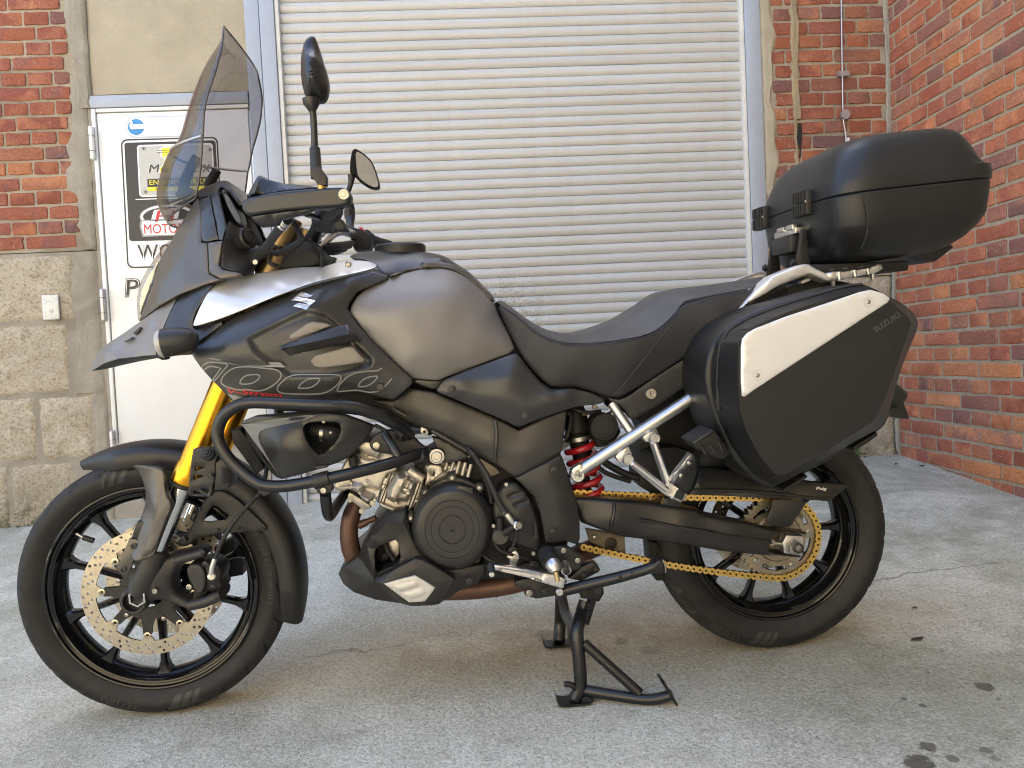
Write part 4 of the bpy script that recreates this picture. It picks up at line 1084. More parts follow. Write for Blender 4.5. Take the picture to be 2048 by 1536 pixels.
boltp(*T('F', [(1038, 765)])[0], -.107, 7, BOLTM, cal, 'ring')
lathe('banjo_fitting', BP(*T('F', [(1170, 700)])[0], -.118), (.3, -1, .2), [(0, .009), (.012, .009), (.013, .006), (.018, .006)], ALU, cal, 14)
tube('hose_fitting', T('F', [(1168, 690, -.128), (1172, 650, -.130), (1188, 600, -.130)]), [.0075, .006, .0055], ALU, cal)
tube('brake_hose', T('F', [(1186, 605, -.130), (1230, 500, -.132), (1300, 385, -.132), (1400, 270, -.13), (1460, 200, -.12), (1490, 60, -.09), (1500, -80, -.06)]), .0052, RUBT, bike)
# rear half of the far caliper seen through the wheel
prism('far_caliper', T('F', [(1180, 540), (1290, 480), (1300, 560), (1350, 620), (1345, 700), (1230, 720), (1180, 690)]), BLKM, bike, .045, .11, .006)
prism('far_lug', T('F', [(960, 470), (1180, 430), (1210, 500), (1130, 570), (960, 560)]), BLKM, bike, .06, .10, .006)
# fog lamp hanging on the crash bar
# ------------------------------------------------------------------ bodywork
# nose with head lamp
nose = panel('nose_fairing', T('N', [(450, 1082, -.055), (500, 960, -.062), (560, 800, -.068), (600, 640, -.07), (640, 555, -.07), (700, 462, -.075), (745, 375, -.08), (810, 280, -.095), (875, 165, -.11), (905, 135, -.12), (922, 210, -.135), (932, 480, -.165), (975, 480, -.175), (985, 720, -.195), (1080, 765, -.21), (960, 805, -.20), (760, 882, -.175), (600, 972, -.135), (500, 1050, -.09)]),
             FAIR, bike, inner=T('N', [(590, 820, -.118), (700, 690, -.142), (800, 590, -.155), (905, 492, -.166), (700, 560, -.112), (820, 420, -.128), (640, 900, -.142), (800, 780, -.176), (900, 330, -.143)]), bridge=True, r=.003, res=.009, sm=0, lin_=True)
panel('fairing_plate', T('N', [(912, 152, -.130), (995, 122, -.150), (1030, 300, -.172), (1060, 455, -.185), (975, 474, -.18), (932, 462, -.17)]), SIDEM, bike, y=-.15, thick=.01, r=.002, res=.012, sm=0, mirror=True)
panel('fairing_plate', T('N', [(1001, 122, -.152), (1058, 98, -.158), (1092, 240, -.175), (1118, 365, -.19), (1090, 460, -.195), (1064, 455, -.188)]), SIDEM, bike, y=-.15, thick=.01, r=.002, res=.012, sm=0, mirror=True)
panel('fairing_plate', T('N', [(978, 480, -.185), (1090, 464, -.197), (1064, 655, -.205), (1092, 688, -.21), (1230, 716, -.215), (1245, 736, -.215), (1160, 752, -.216), (1085, 764, -.215), (988, 714, -.2)]), FAIR, bike, y=-.2, thick=.01, r=.004, res=.012, sm=0, mirror=True)
hood = panel('dash_hood', T('N', [(870, 100, -.05), (950, 52, -.06), (1060, 8, -.075), (1105, 0, -.08), (1140, 8, -.085), (1180, 80, -.12), (1240, 185, -.135), (1215, 195, -.135), (1150, 100, -.12), (1090, 55, -.1), (1062, 60, -.1), (1052, 100, -.14), (1000, 120, -.13), (905, 132, -.11), (880, 120, -.08)]), SIDEM, bike, bridge=True, r=.006, res=.012)
panel('cockpit_panel', T('N', [(1120, 366, -.17), (1145, 290, -.15), (1210, 350, -.14), (1265, 400, -.13), (1330, 500, -.13), (1392, 505, -.13), (1345, 640, -.15), (1300, 715, -.17), (1240, 716, -.19), (1095, 685, -.20), (1068, 655, -.20), (1095, 462, -.19)]), BLK, bike, y=-.16, thick=.02, r=.006, res=.012, mirror=True)
panel('dash_back', T('N', [(1060, 60), (1140, 30), (1230, 180), (1300, 330), (1380, 500), (1300, 600), (1180, 560), (1100, 360)]), BLKM, bike, y=-.02, thick=.06, r=.004, res=.02)
ins = panel('instrument', T('N', [(1078, 82, -.135), (1100, 66, -.128), (1130, 84, -.12), (1175, 145, -.115), (1215, 215, -.115), (1240, 275, -.118), (1250, 335, -.125), (1232, 360, -.135), (1205, 345, -.145), (1160, 280, -.15), (1112, 180, -.148)]), SATIN, bike, thick=.03, r=.005, res=.007, y=-.13)
panel('instrument_glass', T('N', [(1104, 98, -.140), (1128, 112, -.135), (1168, 170, -.13), (1205, 240, -.13), (1228, 300, -.133), (1228, 335, -.14), (1205, 325, -.148), (1165, 262, -.152), (1122, 175, -.15)]), mat('dial_face', (.20, .20, .21), .14, 0, .1, 30), ins, thick=.004, r=.001, res=.012, y=-.14)
c1 = BP(*T('N', [(1278, 450)])[0], -.15)
c1 = BP(*T('N', [(1278, 450)])[0], -.16)
so = lathe('power_socket', c1, (.8, -.5, .2), [(-.02, .020), (.0, .022), (.006, .024), (.010, .022), (.010, .015), (.0, .013), (.0, 0)], BLK, bike, 24)
lathe('socket_ring', c1+np.array([.8, -.5, .2])*.012, (.8, -.5, .2), [(0, .017), (.004, .0175), (.005, .013), (.002, .012)], SATIN, so, 24)
hl = panel('head_lamp', T('N', [(441, 1078, -.012), (436, 985, -.012), (436, 900, -.012), (450, 820, -.012), (500, 712, -.012), (560, 620, -.012), (640, 510, -.015), (700, 445, -.02), (652, 545, -.066), (604, 640, -.068), (562, 800, -.066), (502, 962, -.058), (452, 1076, -.045)]), LENSG, bike, bridge=True, r=.003, res=.012,
           inner=T('N', [(520, 800, -.045), (480, 900, -.04), (570, 680, -.05)]))
panel('lamp_reflector', T('N', [(452, 1060), (450, 930), (470, 830), (520, 720), (600, 610), (590, 680), (550, 800), (495, 950)]), mat('lamp_chrome', (.6, .58, .54), .15, .9, .1, 30), hl, y=-.03, thick=.04, r=.004, res=.012)
# beak
bk = panel('beak', T('N', [(752, 890, -.150), (690, 930, -.135), (600, 982, -.118), (520, 1042, -.10), (450, 1092, -.085), (330, 1178, -.06), (200, 1262, -.032), (150, 1302, -.025), (105, 1375, -.02), (72, 1450, -.016), (80, 1466, -.02), (105, 1462, -.03), (180, 1412, -.065), (300, 1372, -.10), (440, 1358, -.13), (578, 1346, -.165), (600, 1250, -.17), (632, 1148, -.17), (690, 1010, -.165)]),
           BEAKM, bike, inner=T('N', [(540, 1090, -.128), (400, 1200, -.09), (320, 1335, -.085), (470, 1240, -.125), (200, 1320, -.06), (590, 1130, -.145), (130, 1400, -.035)]), bridge=True, r=.003, res=.009, sm=0, lin_=True)
panel('beak_inset', T('N', [(430, 1190, -.105), (470, 1140, -.115), (462, 1128, -.115), (405, 1178, -.10)]), INKB, bk, y=-.11, thick=.006, r=0, res=.02, sm=0)
panel('beak_inset', T('N', [(330, 1246, -.09), (402, 1205, -.106), (408, 1216, -.108), (350, 1244, -.094)]), INKB, bk, y=-.1, thick=.006, r=0, res=.02, sm=0)
panel('beak_underside', T('N', [(92, 1466, -.028), (180, 1414, -.066), (300, 1374, -.1), (440, 1360, -.13), (576, 1350, -.16), (480, 1372, -.10), (300, 1408, -.06), (180, 1446, -.03)]), BLKM, bk, bridge=True, r=0, res=.02, sm=0)
# charcoal cowl behind the beak
cowl = panel('side_cowl', T('N', [(757, 890, -.152), (820, 856, -.165), (900, 822, -.178), (1030, 788, -.196), (1005, 826, -.2), (940, 930, -.205), (890, 1010, -.207), (864, 1085, -.208), (868, 1130, -.21), (895, 1150, -.212), (960, 1130, -.214), (1088, 1078, -.216), (1090, 1112, -.218), (985, 1190, -.225), (890, 1258, -.225), (850, 1342, -.215), (700, 1352, -.19), (582, 1358, -.168), (604, 1250, -.174), (636, 1148, -.174), (692, 1012, -.168)]),
             mat('charcoal_cowl', (.026, .0255, .0265), .38, .15, .06, 8, .05, 900), bike, inner=T('N', [(780, 1050, -.19), (720, 1240, -.2), (840, 940, -.188)]), thick=.03, r=.003, res=.010, mirror=True, sm=0)
prism('cowl_clip', T('N', [(566, 1346), (650, 1352), (655, 1375), (630, 1384), (600, 1370), (566, 1366)]), BLKM, cowl, -.19, -.16, .002)
# indicator
ic = BP(*T('N', [(700, 1245)])[0], -.285)
iv = np.array([-1.0, -.12, -.10]); iv /= np.linalg.norm(iv)
ind = lathe('indicator', ic-iv*.052, iv, [(0, .010), (.006, .018), (.016, .0235), (.032, .0275), (.052, .029), (.066, .029), (.068, .028)], BLK, bike, 30)
lathe('indicator_lens', ic+iv*.015, iv, [(0, .028), (.003, .0285), (.006, .028), (.011, .024), (.015, .015), (.0165, 0)], CLEAR, ind, 28)
tube('indicator_stalk', [tuple(T('N', [(790, 1265)])[0])+(-.27,), tuple(T('N', [(800, 1275)])[0])+(-.20,)], .013, BLK, ind, smooth_path=False)

# windscreen: rows from top to bottom, (near edge, its lateral offset, centre line)
rows = [((446, 53), -.135, (488, 104)), ((444, 78), -.155, (455, 118)), ((441, 100), -.168, (434, 138)), ((435, 123), -.176, (420, 160)), ((429, 145), -.182, (408, 185)), ((415, 187), -.187, (392, 230)), ((409, 212), -.185, (384, 255)), ((406, 238), -.182, (375, 282)), ((405, 258), -.178, (364, 303)),
        ((404, 272), -.174, (352, 316)), ((403, 288), -.172, (340, 332)), ((402, 308), -.170, (332, 350)), ((400, 330), -.168, (326, 374)), ((398, 350), -.166, (322, 396)), ((395, 370), -.163, (325, 418)), ((392, 386), -.16, (333, 438)), ((390, 397), -.155, (344, 453))]
V = []; Fs = []; K = 25
Rw = []
for (e, ye, c) in rows: Rw.append(np.r_[BP(*e, ye), BP(*c, 0)])
Rw = catmull(np.array(Rw), 4)
for q in Rw:
    E_, C_ = q[:3], q[3:]
    for k in range(K):
        u = -1+2*k/(K-1); w = abs(u)**2.3; V.append((C_[0]+(E_[0]-C_[0])*w, -u*E_[1], C_[2]+(E_[2]-C_[2])*w))
nR = len(Rw)
for j in range(nR-1):
    for k in range(K-1): a = j*K+k; Fs.append((a, a+1, a+K+1, a+K))
V = np.array(V); nn = len(V)
dX = np.zeros((nn, 3)); dX[:] = (.0030, 0, -.001)
V2 = np.r_[V, V+dX]; F2 = Fs+[tuple(nn+i for i in reversed(f)) for f in Fs]
rim_ = [k for k in range(K)]+[j*K+K-1 for j in range(1, nR)]+[(nR-1)*K+k for k in range(K-2, -1, -1)]+[j*K for j in range(nR-2, 0, -1)]
for i in range(len(rim_)): a, b = rim_[i], rim_[(i+1) % len(rim_)]; F2.append((a, b, nn+b, nn+a))
scr = mk('windscreen', V2, F2, TINT, bike, 60)
edge = [V[i]+np.array([.0015, 0, 0]) for i in rim_]
Ve, Fe = sweep(np.array(edge), .0021, 8, closed=True); mk('screen_edge', Ve, Fe, mat('screen_rim', (.05, .045, .045), .15, 0, .1, 30), scr, 60)
lipr = Rw[36]; tube('screen_lip', [(lipr[3]+(lipr[0]-lipr[3])*abs(u)**2.3, -u*lipr[1], lipr[5]+(lipr[2]-lipr[5])*abs(u)**2.3) for u in np.linspace(-1, 1, 31)], .0032, mat('screen_highlight_edge', (.45, .45, .47), .12, .6), scr, px=False, smooth_path=False, n=8)  # lip crease of the screen, its silver highlight put in as pale colour
for s in (-1, 1):
    for (a, b, y) in (((317, 912), (250, 1030), -.07), ((250, 1030), (205, 1190), -.075)):
        pa, pb = BP(*T('S', [a])[0], y), BP(*T('S', [b])[0], y)
        tube('screen_bracket', [pa*np.array([1, -s, 1]), pb*np.array([1, -s, 1])], .011, BLKM, scr, px=False, n=10)
prism('screen_mount', T('S', [(160, 1155), (230, 1100), (290, 1130), (300, 1180), (255, 1225), (190, 1190)]), BLKM, scr, -.09, .09, .004)

# silver top wing on the tank
panel('silver_wing', T('A4', [(14, 596, -.222), (40, 530, -.216), (90, 432, -.208), (145, 352, -.180), (210, 327, -.165), (330, 302, -.145), (480, 277, -.130), (650, 252, -.120), (800, 249, -.118), (845, 234, -.115), (900, 216, -.112), (1000, 211, -.110), (1070, 216, -.112), (1112, 231, -.12), (1120, 249, -.14), (1080, 266, -.152), (1000, 286, -.168), (860, 316, -.184), (720, 351, -.197), (560, 411, -.21), (420, 466, -.218), (300, 516, -.223), (220, 549, -.225), (130, 579, -.226), (60, 601, -.227), (24, 608, -.226)]),
      SILV, bike, inner=T('A4', [(250, 440, -.208), (500, 362, -.190), (760, 302, -.168), (950, 256, -.145), (130, 500, -.218)]), thick=.012, r=.003, res=.010, mirror=True)
boltp(*T('A4', [(950, 236)])[0], -.160, 8, BOLTM, bike, 'dome')
# tank
tank = panel('tank', T('A4', [(950, 515, -.185), (1010, 412, -.165), (1150, 332, -.140), (1200, 311, -.132), (1400, 262, -.108)])+T('A8', [(230, 229, -.100), (300, 226, -.098), (370, 236, -.096), (440, 266, -.092), (520, 326, -.09), (620, 431, -.09), (650, 501, -.098), (700, 601, -.118), (741, 690, -.13), (745, 716, -.135), (718, 742, -.142), (640, 770, -.152), (460, 836, -.168), (330, 887, -.176), (290, 905, -.178), (140, 892, -.187)])+T('A4', [(1325, 912, -.19), (1200, 798, -.198), (1100, 702, -.2), (1000, 582, -.193)]),
             TANKM, bike, inner=T('P', [(735, 612, -.192), (790, 574, -.170), (870, 558, -.148), (928, 575, -.142), (975, 625, -.140), (1003, 680, -.148), (940, 716, -.180), (880, 738, -.190), (810, 722, -.208), (752, 655, -.206), (850, 640, -.204), (925, 645, -.182)]), bridge=True, r=.004, res=.011, lam=6e-5)
panel('tank_seam', T('A8', [(138, 893, -.17), (290, 908, -.165), (320, 895, -.165), (305, 935, -.16), (275, 960, -.16), (150, 920, -.168)]), FAIR, tank, thick=.02, r=.003, res=.012)
panel('tank_cover', T('P', [(697, 512, -.06), (715, 505, -.055), (747, 501, -.05), (800, 499, -.045), (833, 501, -.045), (863, 505, -.045), (893, 513, -.045), (913, 527, -.05), (947, 551, -.055), (967, 571, -.055), (987, 591, -.06), (991, 604, -.07), (986, 602, -.09), (953, 568, -.092), (927, 549, -.094), (903, 539, -.097), (880, 536, -.099), (857, 537, -.102), (820, 543, -.112), (787, 552, -.130), (777, 551, -.136), (760, 545, -.136), (750, 530, -.12), (735, 520, -.105), (705, 518, -.085)]),
      SIDEM, bike, bridge=True, r=.006, res=.012, inner=T('P', [(800, 520, -.09), (880, 518, -.085), (930, 545, -.09)]))
panel('cover_lip', T('A4', [(1190, 300, -.145), (1215, 292, -.142), (1300, 265, -.125), (1400, 235, -.110)])+T('A8', [(180, 195, -.100), (290, 188, -.097), (380, 205, -.095), (470, 262, -.092), (560, 345, -.09), (632, 432, -.092), (620, 428, -.096), (540, 350, -.096), (450, 275, -.098), (370, 232, -.102), (290, 220, -.104), (200, 228, -.108), (100, 255, -.118), (0, 282, -.138)])+T('A4', [(1205, 312, -.158)]), FAIR, tank, thick=.012, r=.003, res=.012)
lathe('filler_cap', BP(800, 493, 0), (0, 0, 1), [(-.02, .062), (.0, .062), (.004, .058), (.006, .03), (.006, 0)], BLK, bike, 36)
# big side fairing
pent = T('A4', [(432, 680), (620, 582), (745, 522), (848, 546), (912, 600), (1108, 802), (1100, 832), (1020, 856), (880, 884), (652, 884), (600, 850), (472, 750)])
side = panel('side_fairing', T('A4', [(5, 770, -.225), (60, 692, -.215), (190, 592, -.208), (300, 532, -.203), (440, 474, -.198), (600, 412, -.19), (720, 364, -.182), (900, 318, -.168), (1100, 278, -.148), (1188, 302, -.142), (1190, 322, -.148), (1080, 370, -.168), (1000, 402, -.178), (955, 470, -.192), (945, 505, -.198), (1000, 592, -.206), (1100, 704, -.213), (1200, 802, -.211), (1332, 922, -.205), (1335, 952, -.205), (1298, 988, -.205), (1222, 1052, -.205), (1130, 1030, -.21), (1030, 1000, -.218), (900, 1006, -.226), (760, 1030, -.235), (550, 1046, -.24), (330, 1052, -.24), (250, 1056, -.238), (200, 1002, -.236), (140, 942, -.233), (60, 852, -.23)]),
             SIDEM, bike, inner=T('A4', [(200, 720, -.252), (400, 650, -.258), (300, 880, -.252), (500, 950, -.250), (600, 545, -.243), (750, 460, -.226), (950, 360, -.186), (300, 640, -.246), (850, 960, -.238), (1050, 930, -.224), (1200, 960, -.212), (760, 720, -.252), (1000, 780, -.232), (560, 800, -.256)]), thick=.02, r=.003, res=.008, sm=0, key='side', feats=[(pent, .011, .006)], lam=3e-5)
sf = FIELD['side']
INSET = mat('grey_inset', (.17, .155, .135), .5, .4, .1, 30, .1, 900)
panel('fairing_inset', T('A4', [(586, 684), (602, 655), (700, 592), (740, 578), (820, 591), (848, 606), (720, 655), (602, 694)]), INSET, side, y=-.249, thick=.008, r=.003, res=.010, sm=0)
panel('fairing_inset', T('A4', [(692, 796), (960, 726), (985, 736), (1044, 806), (1040, 824), (900, 848), (790, 862), (746, 850)]), INSET, side, y=-.242, thick=.008, r=.003, res=.010, sm=0)
rdg = [(540+46*i, 742-9.2*i-.35*i*i*.2, -.254-.0022*i+.0001*i*i) for i in range(10)]
panel('fairing_blade', T('A4', [(526, 722, -.247), (588, 704, -.248), (650, 686, -.249), (715, 664, -.249), (780, 640, -.249), (835, 622, -.249), (890, 604, -.249), (940, 597, -.249), (985, 645, -.252), (1030, 690, -.246), (1020, 698, -.242), (940, 709, -.242), (870, 720, -.242), (785, 742, -.242), (700, 766, -.243), (650, 782, -.243), (602, 796, -.243), (560, 760, -.246)]), SIDEM, side, inner=T('A4', rdg), thick=.012, r=.0012, res=.008, sm=0, lin_=True)
boltp(*T('A4', [(1143, 975)])[0], -.221, 9, BLKB, side, 'ring')
# printed number and name
Z = lambda pts: [(390+x*.3228, 700+y*.3228) for x, y in pts]
NUM = [[(42, 100), (88, 72), (195, 84), (205, 96), (190, 110), (120, 196), (108, 190), (150, 128), (165, 112), (90, 98), (52, 128)],
       [(160, 195), (175, 160), (215, 125), (260, 105), (340, 103), (420, 112), (490, 118), (530, 135), (537, 165), (500, 210), (440, 245), (390, 255), (320, 243), (270, 248), (200, 230), (168, 212)],
       [(278, 204), (288, 180), (318, 156), (380, 150), (406, 158), (392, 182), (362, 204), (320, 212), (285, 210)],
       [(510, 240), (520, 215), (570, 170), (620, 152), (720, 152), (850, 152), (900, 155), (908, 180), (880, 220), (830, 255), (790, 270), (700, 274), (600, 272), (540, 268), (514, 256)],
       [(640, 232), (660, 205), (700, 180), (760, 174), (776, 180), (760, 205), (725, 230), (690, 237), (645, 237)],
       [(880, 250), (895, 215), (940, 168), (990, 142), (1060, 132), (1130, 128), (1160, 112)],
       [(1008, 226), (1030, 192), (1070, 168), (1128, 160), (1132, 168), (1110, 195), (1080, 218), (1040, 228)],
       [(880, 250), (885, 258), (930, 254), (1000, 248), (1080, 262), (1130, 258), (1180, 222), (1220, 178)]]
ribbon('number_print', [Z(p) for p in (NUM[0], NUM[1], NUM[2], NUM[3], NUM[4], NUM[6])], 2.6, sf, INKG, side, closed=True)
ribbon('number_print', [Z(p) for p in (NUM[5], NUM[7])], 2.6, sf, INKG, side, closed=False)
decal('stripe_print', [T('A4', [(98, 797), (220, 808), (400, 818), (540, 822), (572, 852), (560, 855), (400, 848), (250, 836)])], sf, INKG, side)
decal('stripe_print', [T('A4', [(225, 1012), (340, 1040), (420, 1049), (262, 1052)])], sf, INKG, side)
text_on('name_print', 'V-Strom', INKR, side, T('A4', [(214, 1006)])[0], (1, .085), 9.0, sf, shear=.35, bold=.022, fit=112)
# emblem: shaped S in bright foil
EM3 = [[(570+x*.06304, 570+y*.06302) for x, y in q] for q in ([(205, 475), (510, 220), (720, 262), (730, 290), (830, 318), (905, 298), (830, 370), (740, 400), (640, 395), (480, 355), (450, 372), (700, 432), (900, 478), (970, 505), (840, 610), (680, 785), (450, 725), (255, 672), (380, 590), (470, 578), (690, 615), (745, 600), (600, 560), (380, 510), (220, 490)],)]
FOIL = mat('bright_foil', (.80, .78, .74), .22, .9, .1, 60)
decal('emblem', EM3, sf, FOIL, side, dy=-.0016)

# seat and side cover
seat = panel('seat', T('P', [(993, 603, -.10), (1002, 600, -.075), (1013, 607, -.075), (1040, 628, -.08), (1070, 648, -.09), (1100, 662, -.10), (1133, 667, -.105), (1163, 667, -.105), (1200, 658, -.10), (1247, 640, -.09), (1275, 622, -.08), (1300, 604, -.07), (1323, 585, -.06), (1343, 578, -.06), (1398, 572, -.06), (1456, 564, -.06), (1495, 558, -.055), (1534, 552, -.05), (1555, 552, -.06), (1548, 568, -.115), (1527, 572, -.128), (1495, 578, -.132), (1417, 592, -.138), (1375, 601, -.14), (1364, 608, -.142), (1351, 629, -.152), (1323, 656, -.162), (1292, 672, -.17), (1230, 682, -.178), (1180, 687, -.18), (1137, 687, -.178), (1100, 677, -.17), (1070, 661, -.158), (1030, 628, -.138), (1003, 611, -.118)]), SEATT, bike, bridge=True, r=.007, res=.012, sm=1)
panel('seat_side', T('P', [(996, 612, -.118), (1003, 613, -.122), (1030, 630, -.142), (1070, 663, -.162), (1100, 679, -.174), (1137, 689, -.182), (1180, 689, -.184), (1230, 684, -.182), (1292, 674, -.174), (1323, 658, -.166), (1351, 631, -.156), (1364, 610, -.146), (1417, 594, -.142), (1495, 580, -.136), (1535, 574, -.132), (1530, 596, -.14), (1470, 640, -.145), (1433, 674, -.146), (1367, 718, -.146), (1300, 761, -.145), (1243, 795, -.145), (1223, 795, -.148), (1205, 793, -.15), (1180, 784, -.152), (1147, 774, -.155), (1113, 776, -.158), (1100, 774, -.158), (1073, 750, -.152), (1047, 720, -.146), (1032, 690, -.138), (1013, 653, -.126)]),
      SEATS, seat, bridge=True, r=.008, res=.012, inner=T('P', [(1150, 730, -.18), (1250, 730, -.176), (1060, 690, -.156), (1350, 680, -.160), (1440, 630, -.15)]))
tube('seam_piping', [(p[0], p[1], p[2]-.002) for p in T('P', [(1000, 611, -.12), (1030, 629, -.14), (1070, 662, -.16), (1100, 678, -.172), (1137, 688, -.18), (1180, 688, -.182), (1230, 683, -.18), (1292, 673, -.172), (1323, 657, -.164), (1351, 630, -.154), (1364, 609, -.144), (1417, 593, -.14), (1495, 579, -.134)])], .0018, SEATS, seat, n=6)
tube('seat_stitch', [(1337, 655, -.166), (1290, 715, -.174), (1255, 760, -.164), (1225, 792, -.148)], .0010, SEATT, seat, n=5)
sc_ = panel('side_cover', T('A8', [(275, 965, -.182), (300, 925, -.182), (322, 900, -.182), (460, 840, -.175), (640, 776, -.162), (740, 742, -.152), (768, 742, -.152), (830, 830, -.162), (900, 910, -.168), (970, 957, -.172), (1100, 952, -.172), (1200, 976, -.168), (1280, 1010, -.165), (1292, 1026, -.165), (1270, 1041, -.165), (1100, 1066, -.17), (980, 1106, -.175), (860, 1150, -.178), (770, 1186, -.178), (700, 1151, -.18), (560, 1091, -.182), (400, 1021, -.184), (300, 981, -.184)]), SIDEM, bike,
      inner=T('A8', [(620, 960, -.194), (840, 1090, -.190), (965, 985, -.186), (740, 850, -.184), (420, 930, -.193), (860, 1060, -.191), (1060, 975, -.182)]), thick=.025, r=.003, res=.010, sm=0, lam=3e-5)
boltp(*T('A8', [(364, 955)])[0], -.197, 9.5, BLKB, sc_, 'ring'); boltp(*T('A8', [(813, 1115)])[0], -.190, 8.5, BLKB, sc_, 'ring')
tail = panel('tail_side', T('B1', [(330, 430, -.135), (430, 455, -.14), (600, 332, -.142), (800, 205, -.142), (1000, 75, -.14), (1060, 60, -.14), (990, 190, -.14), (940, 300, -.14), (800, 380, -.14), (680, 470, -.14), (520, 568, -.138), (480, 562, -.138), (440, 500, -.138)]), BLK, bike, thick=.02, r=.004, res=.014, mirror=True)
lk = lathe('seat_lock', BP(*T('B1', [(602, 411)])[0], -.142), AXL, [(-.004, .0135), (.008, .0135), (.010, .012), (.010, .0095), (.007, .009), (.007, 0)], BOLTM, tail, 24)
kq = BP(*T('B1', [(604, 411)])[0], -.1495); V_, F_ = box_vf(kq[0]-.001, kq[0]+.001, kq[1]-.001, kq[1]+.001, kq[2]-.005, kq[2]+.005); mk('keyhole', V_, F_, M_DARK, lk, 0)
# ------------------------------------------------------------------ frame and engine
inner_dark = panel('airbox', T('P', [(480, 660), (620, 590), (720, 570), (800, 580), (960, 610), (1010, 640), (1070, 710), (1120, 745), (1215, 770), (1260, 770), (1225, 800), (1120, 815), (1040, 850), (960, 820), (820, 800), (700, 790), (520, 790)]), BLKM, bike, y=-.095, bridge=True, r=.004, res=.03)
frame = panel('frame_spar', T('P', [(745, 800, -.150), (790, 800, -.152), (818, 775, -.155), (872, 785, -.158), (913, 803, -.160), (967, 825, -.162), (1013, 846, -.164), (1037, 860, -.165), (1085, 836, -.158), (1135, 819, -.150), (1130, 863, -.152), (1122, 908, -.155), (1060, 942, -.163), (1031, 956, -.165), (985, 926, -.163), (943, 907, -.16), (900, 881, -.158), (862, 863, -.156), (810, 841, -.152), (775, 820, -.15)]),
              mat('dark_frame_paint', (.046, .043, .038), .38, .35, .08, 8, .06, 900, dirt=.08), bike, inner=T('P', [(900, 840, -.170), (980, 880, -.174), (1060, 900, -.172), (1100, 870, -.164), (840, 815, -.163)]), thick=.045, r=.005, res=.011, mirror=True, sm=0)
tube('weld_seam', T('A8', [(632, 1150, -.166), (640, 1220, -.176), (636, 1300, -.178), (628, 1395, -.168)]), .0042, MATS['dark_frame_paint'], frame, n=8)
tube('weld_seam', T('A7', [(190, 245, -.162), (290, 300, -.166), (400, 365, -.166), (440, 388, -.162)]), .0050, MATS['dark_frame_paint'], frame, n=8)
panel('frame_gusset', T('A7', [(185, 262), (420, 392), (400, 410), (300, 440), (250, 430), (215, 350)]), MATS['dark_frame_paint'], frame, y=-.15, thick=.02, r=.003, res=.012)
pc = panel('pivot_cover', T('P', [(1031, 957, -.168), (1060, 941, -.17), (1122, 909, -.166), (1130, 928, -.164), (1143, 967, -.162), (1155, 1007, -.16), (1160, 1045, -.16), (1160, 1080, -.158), (1155, 1090, -.158), (1128, 1082, -.166), (1100, 1088, -.170), (1091, 1086, -.17), (1087, 1063, -.17), (1080, 1027, -.17), (1067, 993, -.17), (1047, 973, -.17)]), BLK, bike,
           inner=T('P', [(1120, 1000, -.178), (1100, 950, -.178), (1122, 1060, -.176)]), thick=.03, r=.004, res=.010, sm=0)
for p in ((925, 480), (918, 850)): boltp(*T('A7', [p])[0], -.180, 8, BLKB, pc, 'ring')
# crankcase bulk
panel('crankcase', T('P', [(770, 1010), (830, 930), (880, 900), (960, 890), (1050, 900), (1110, 930), (1135, 1000), (1140, 1090), (1110, 1150), (1000, 1160), (860, 1160), (770, 1120)]), BLKM, bike, y=-.105, bridge=True, r=.006, res=.03)
# cylinder head and barrel, front bank
head = panel('cylinder_head', T('E', [(236, 748), (262, 680), (330, 530), (392, 408), (432, 380), (480, 275), (545, 250), (640, 262), (760, 340), (905, 432), (890, 590), (800, 600), (752, 690), (686, 878), (640, 915), (560, 880), (490, 800), (400, 760), (330, 795), (280, 770)]), CASTM, bike, y=-.125, bridge=True, r=.006, res=.010,
             feats=[(T('E', [(500, 420), (700, 470), (650, 560), (480, 540)]), -.012, .006), (T('E', [(410, 690), (560, 720), (500, 790), (400, 755)]), -.012, .008), (T('E', [(560, 300), (720, 370), (690, 430), (540, 370)]), -.014, .008), (T('E', [(520, 800), (640, 840), (620, 900), (500, 850)]), -.014, .006), (T('E', [(560, 730), (700, 770), (680, 830), (550, 780)]), .010, .008)])
barrel = panel('cylinder', T('E', [(760, 700), (800, 604), (892, 586), (1010, 560), (1130, 600), (1172, 640), (1162, 720), (1130, 830), (1080, 940), (1010, 1005), (905, 1010), (800, 960), (700, 915), (690, 880)]), CASTM, bike, y=-.132, bridge=True, r=.006, res=.009,
               feats=[(T('E', [(896, 600), (1010, 628), (985, 690), (885, 880), (800, 830), (830, 720)]), -.016, .007), (T('E', [(1030, 680), (1080, 690), (1040, 800), (985, 770)]), -.012, .005), (T('E', [(940, 780), (1020, 800), (990, 870), (910, 850)]), -.010, .005), (T('E', [(1000, 565), (1140, 610), (1120, 640), (990, 600)]), -.008, .006)])
for pts in ([(795, 604), (690, 890)], [(835, 598), (720, 900)], [(868, 592), (752, 905)], [(1118, 640), (985, 1000)], [(1148, 640), (1020, 1000)]):
    tube('gasket_line', T('E', [p+(-.1335,) for p in pts]), .0016, CHAIND, barrel, n=6, smooth_path=False)
for p, q in (((785, 640), (800, 605)), ((750, 700), (790, 690)), ((740, 712), (780, 712))): pass
panel('cast_pad', T('E', [(765, 650), (800, 648), (775, 705), (742, 705)]), CASTM, barrel, y=-.139, thick=.006, r=.001, res=.02, sm=0)
prism('name_pad', T('E', [(745, 712), (775, 712), (755, 760), (728, 755)]), CASTM, barrel, -.138, -.13, .001)
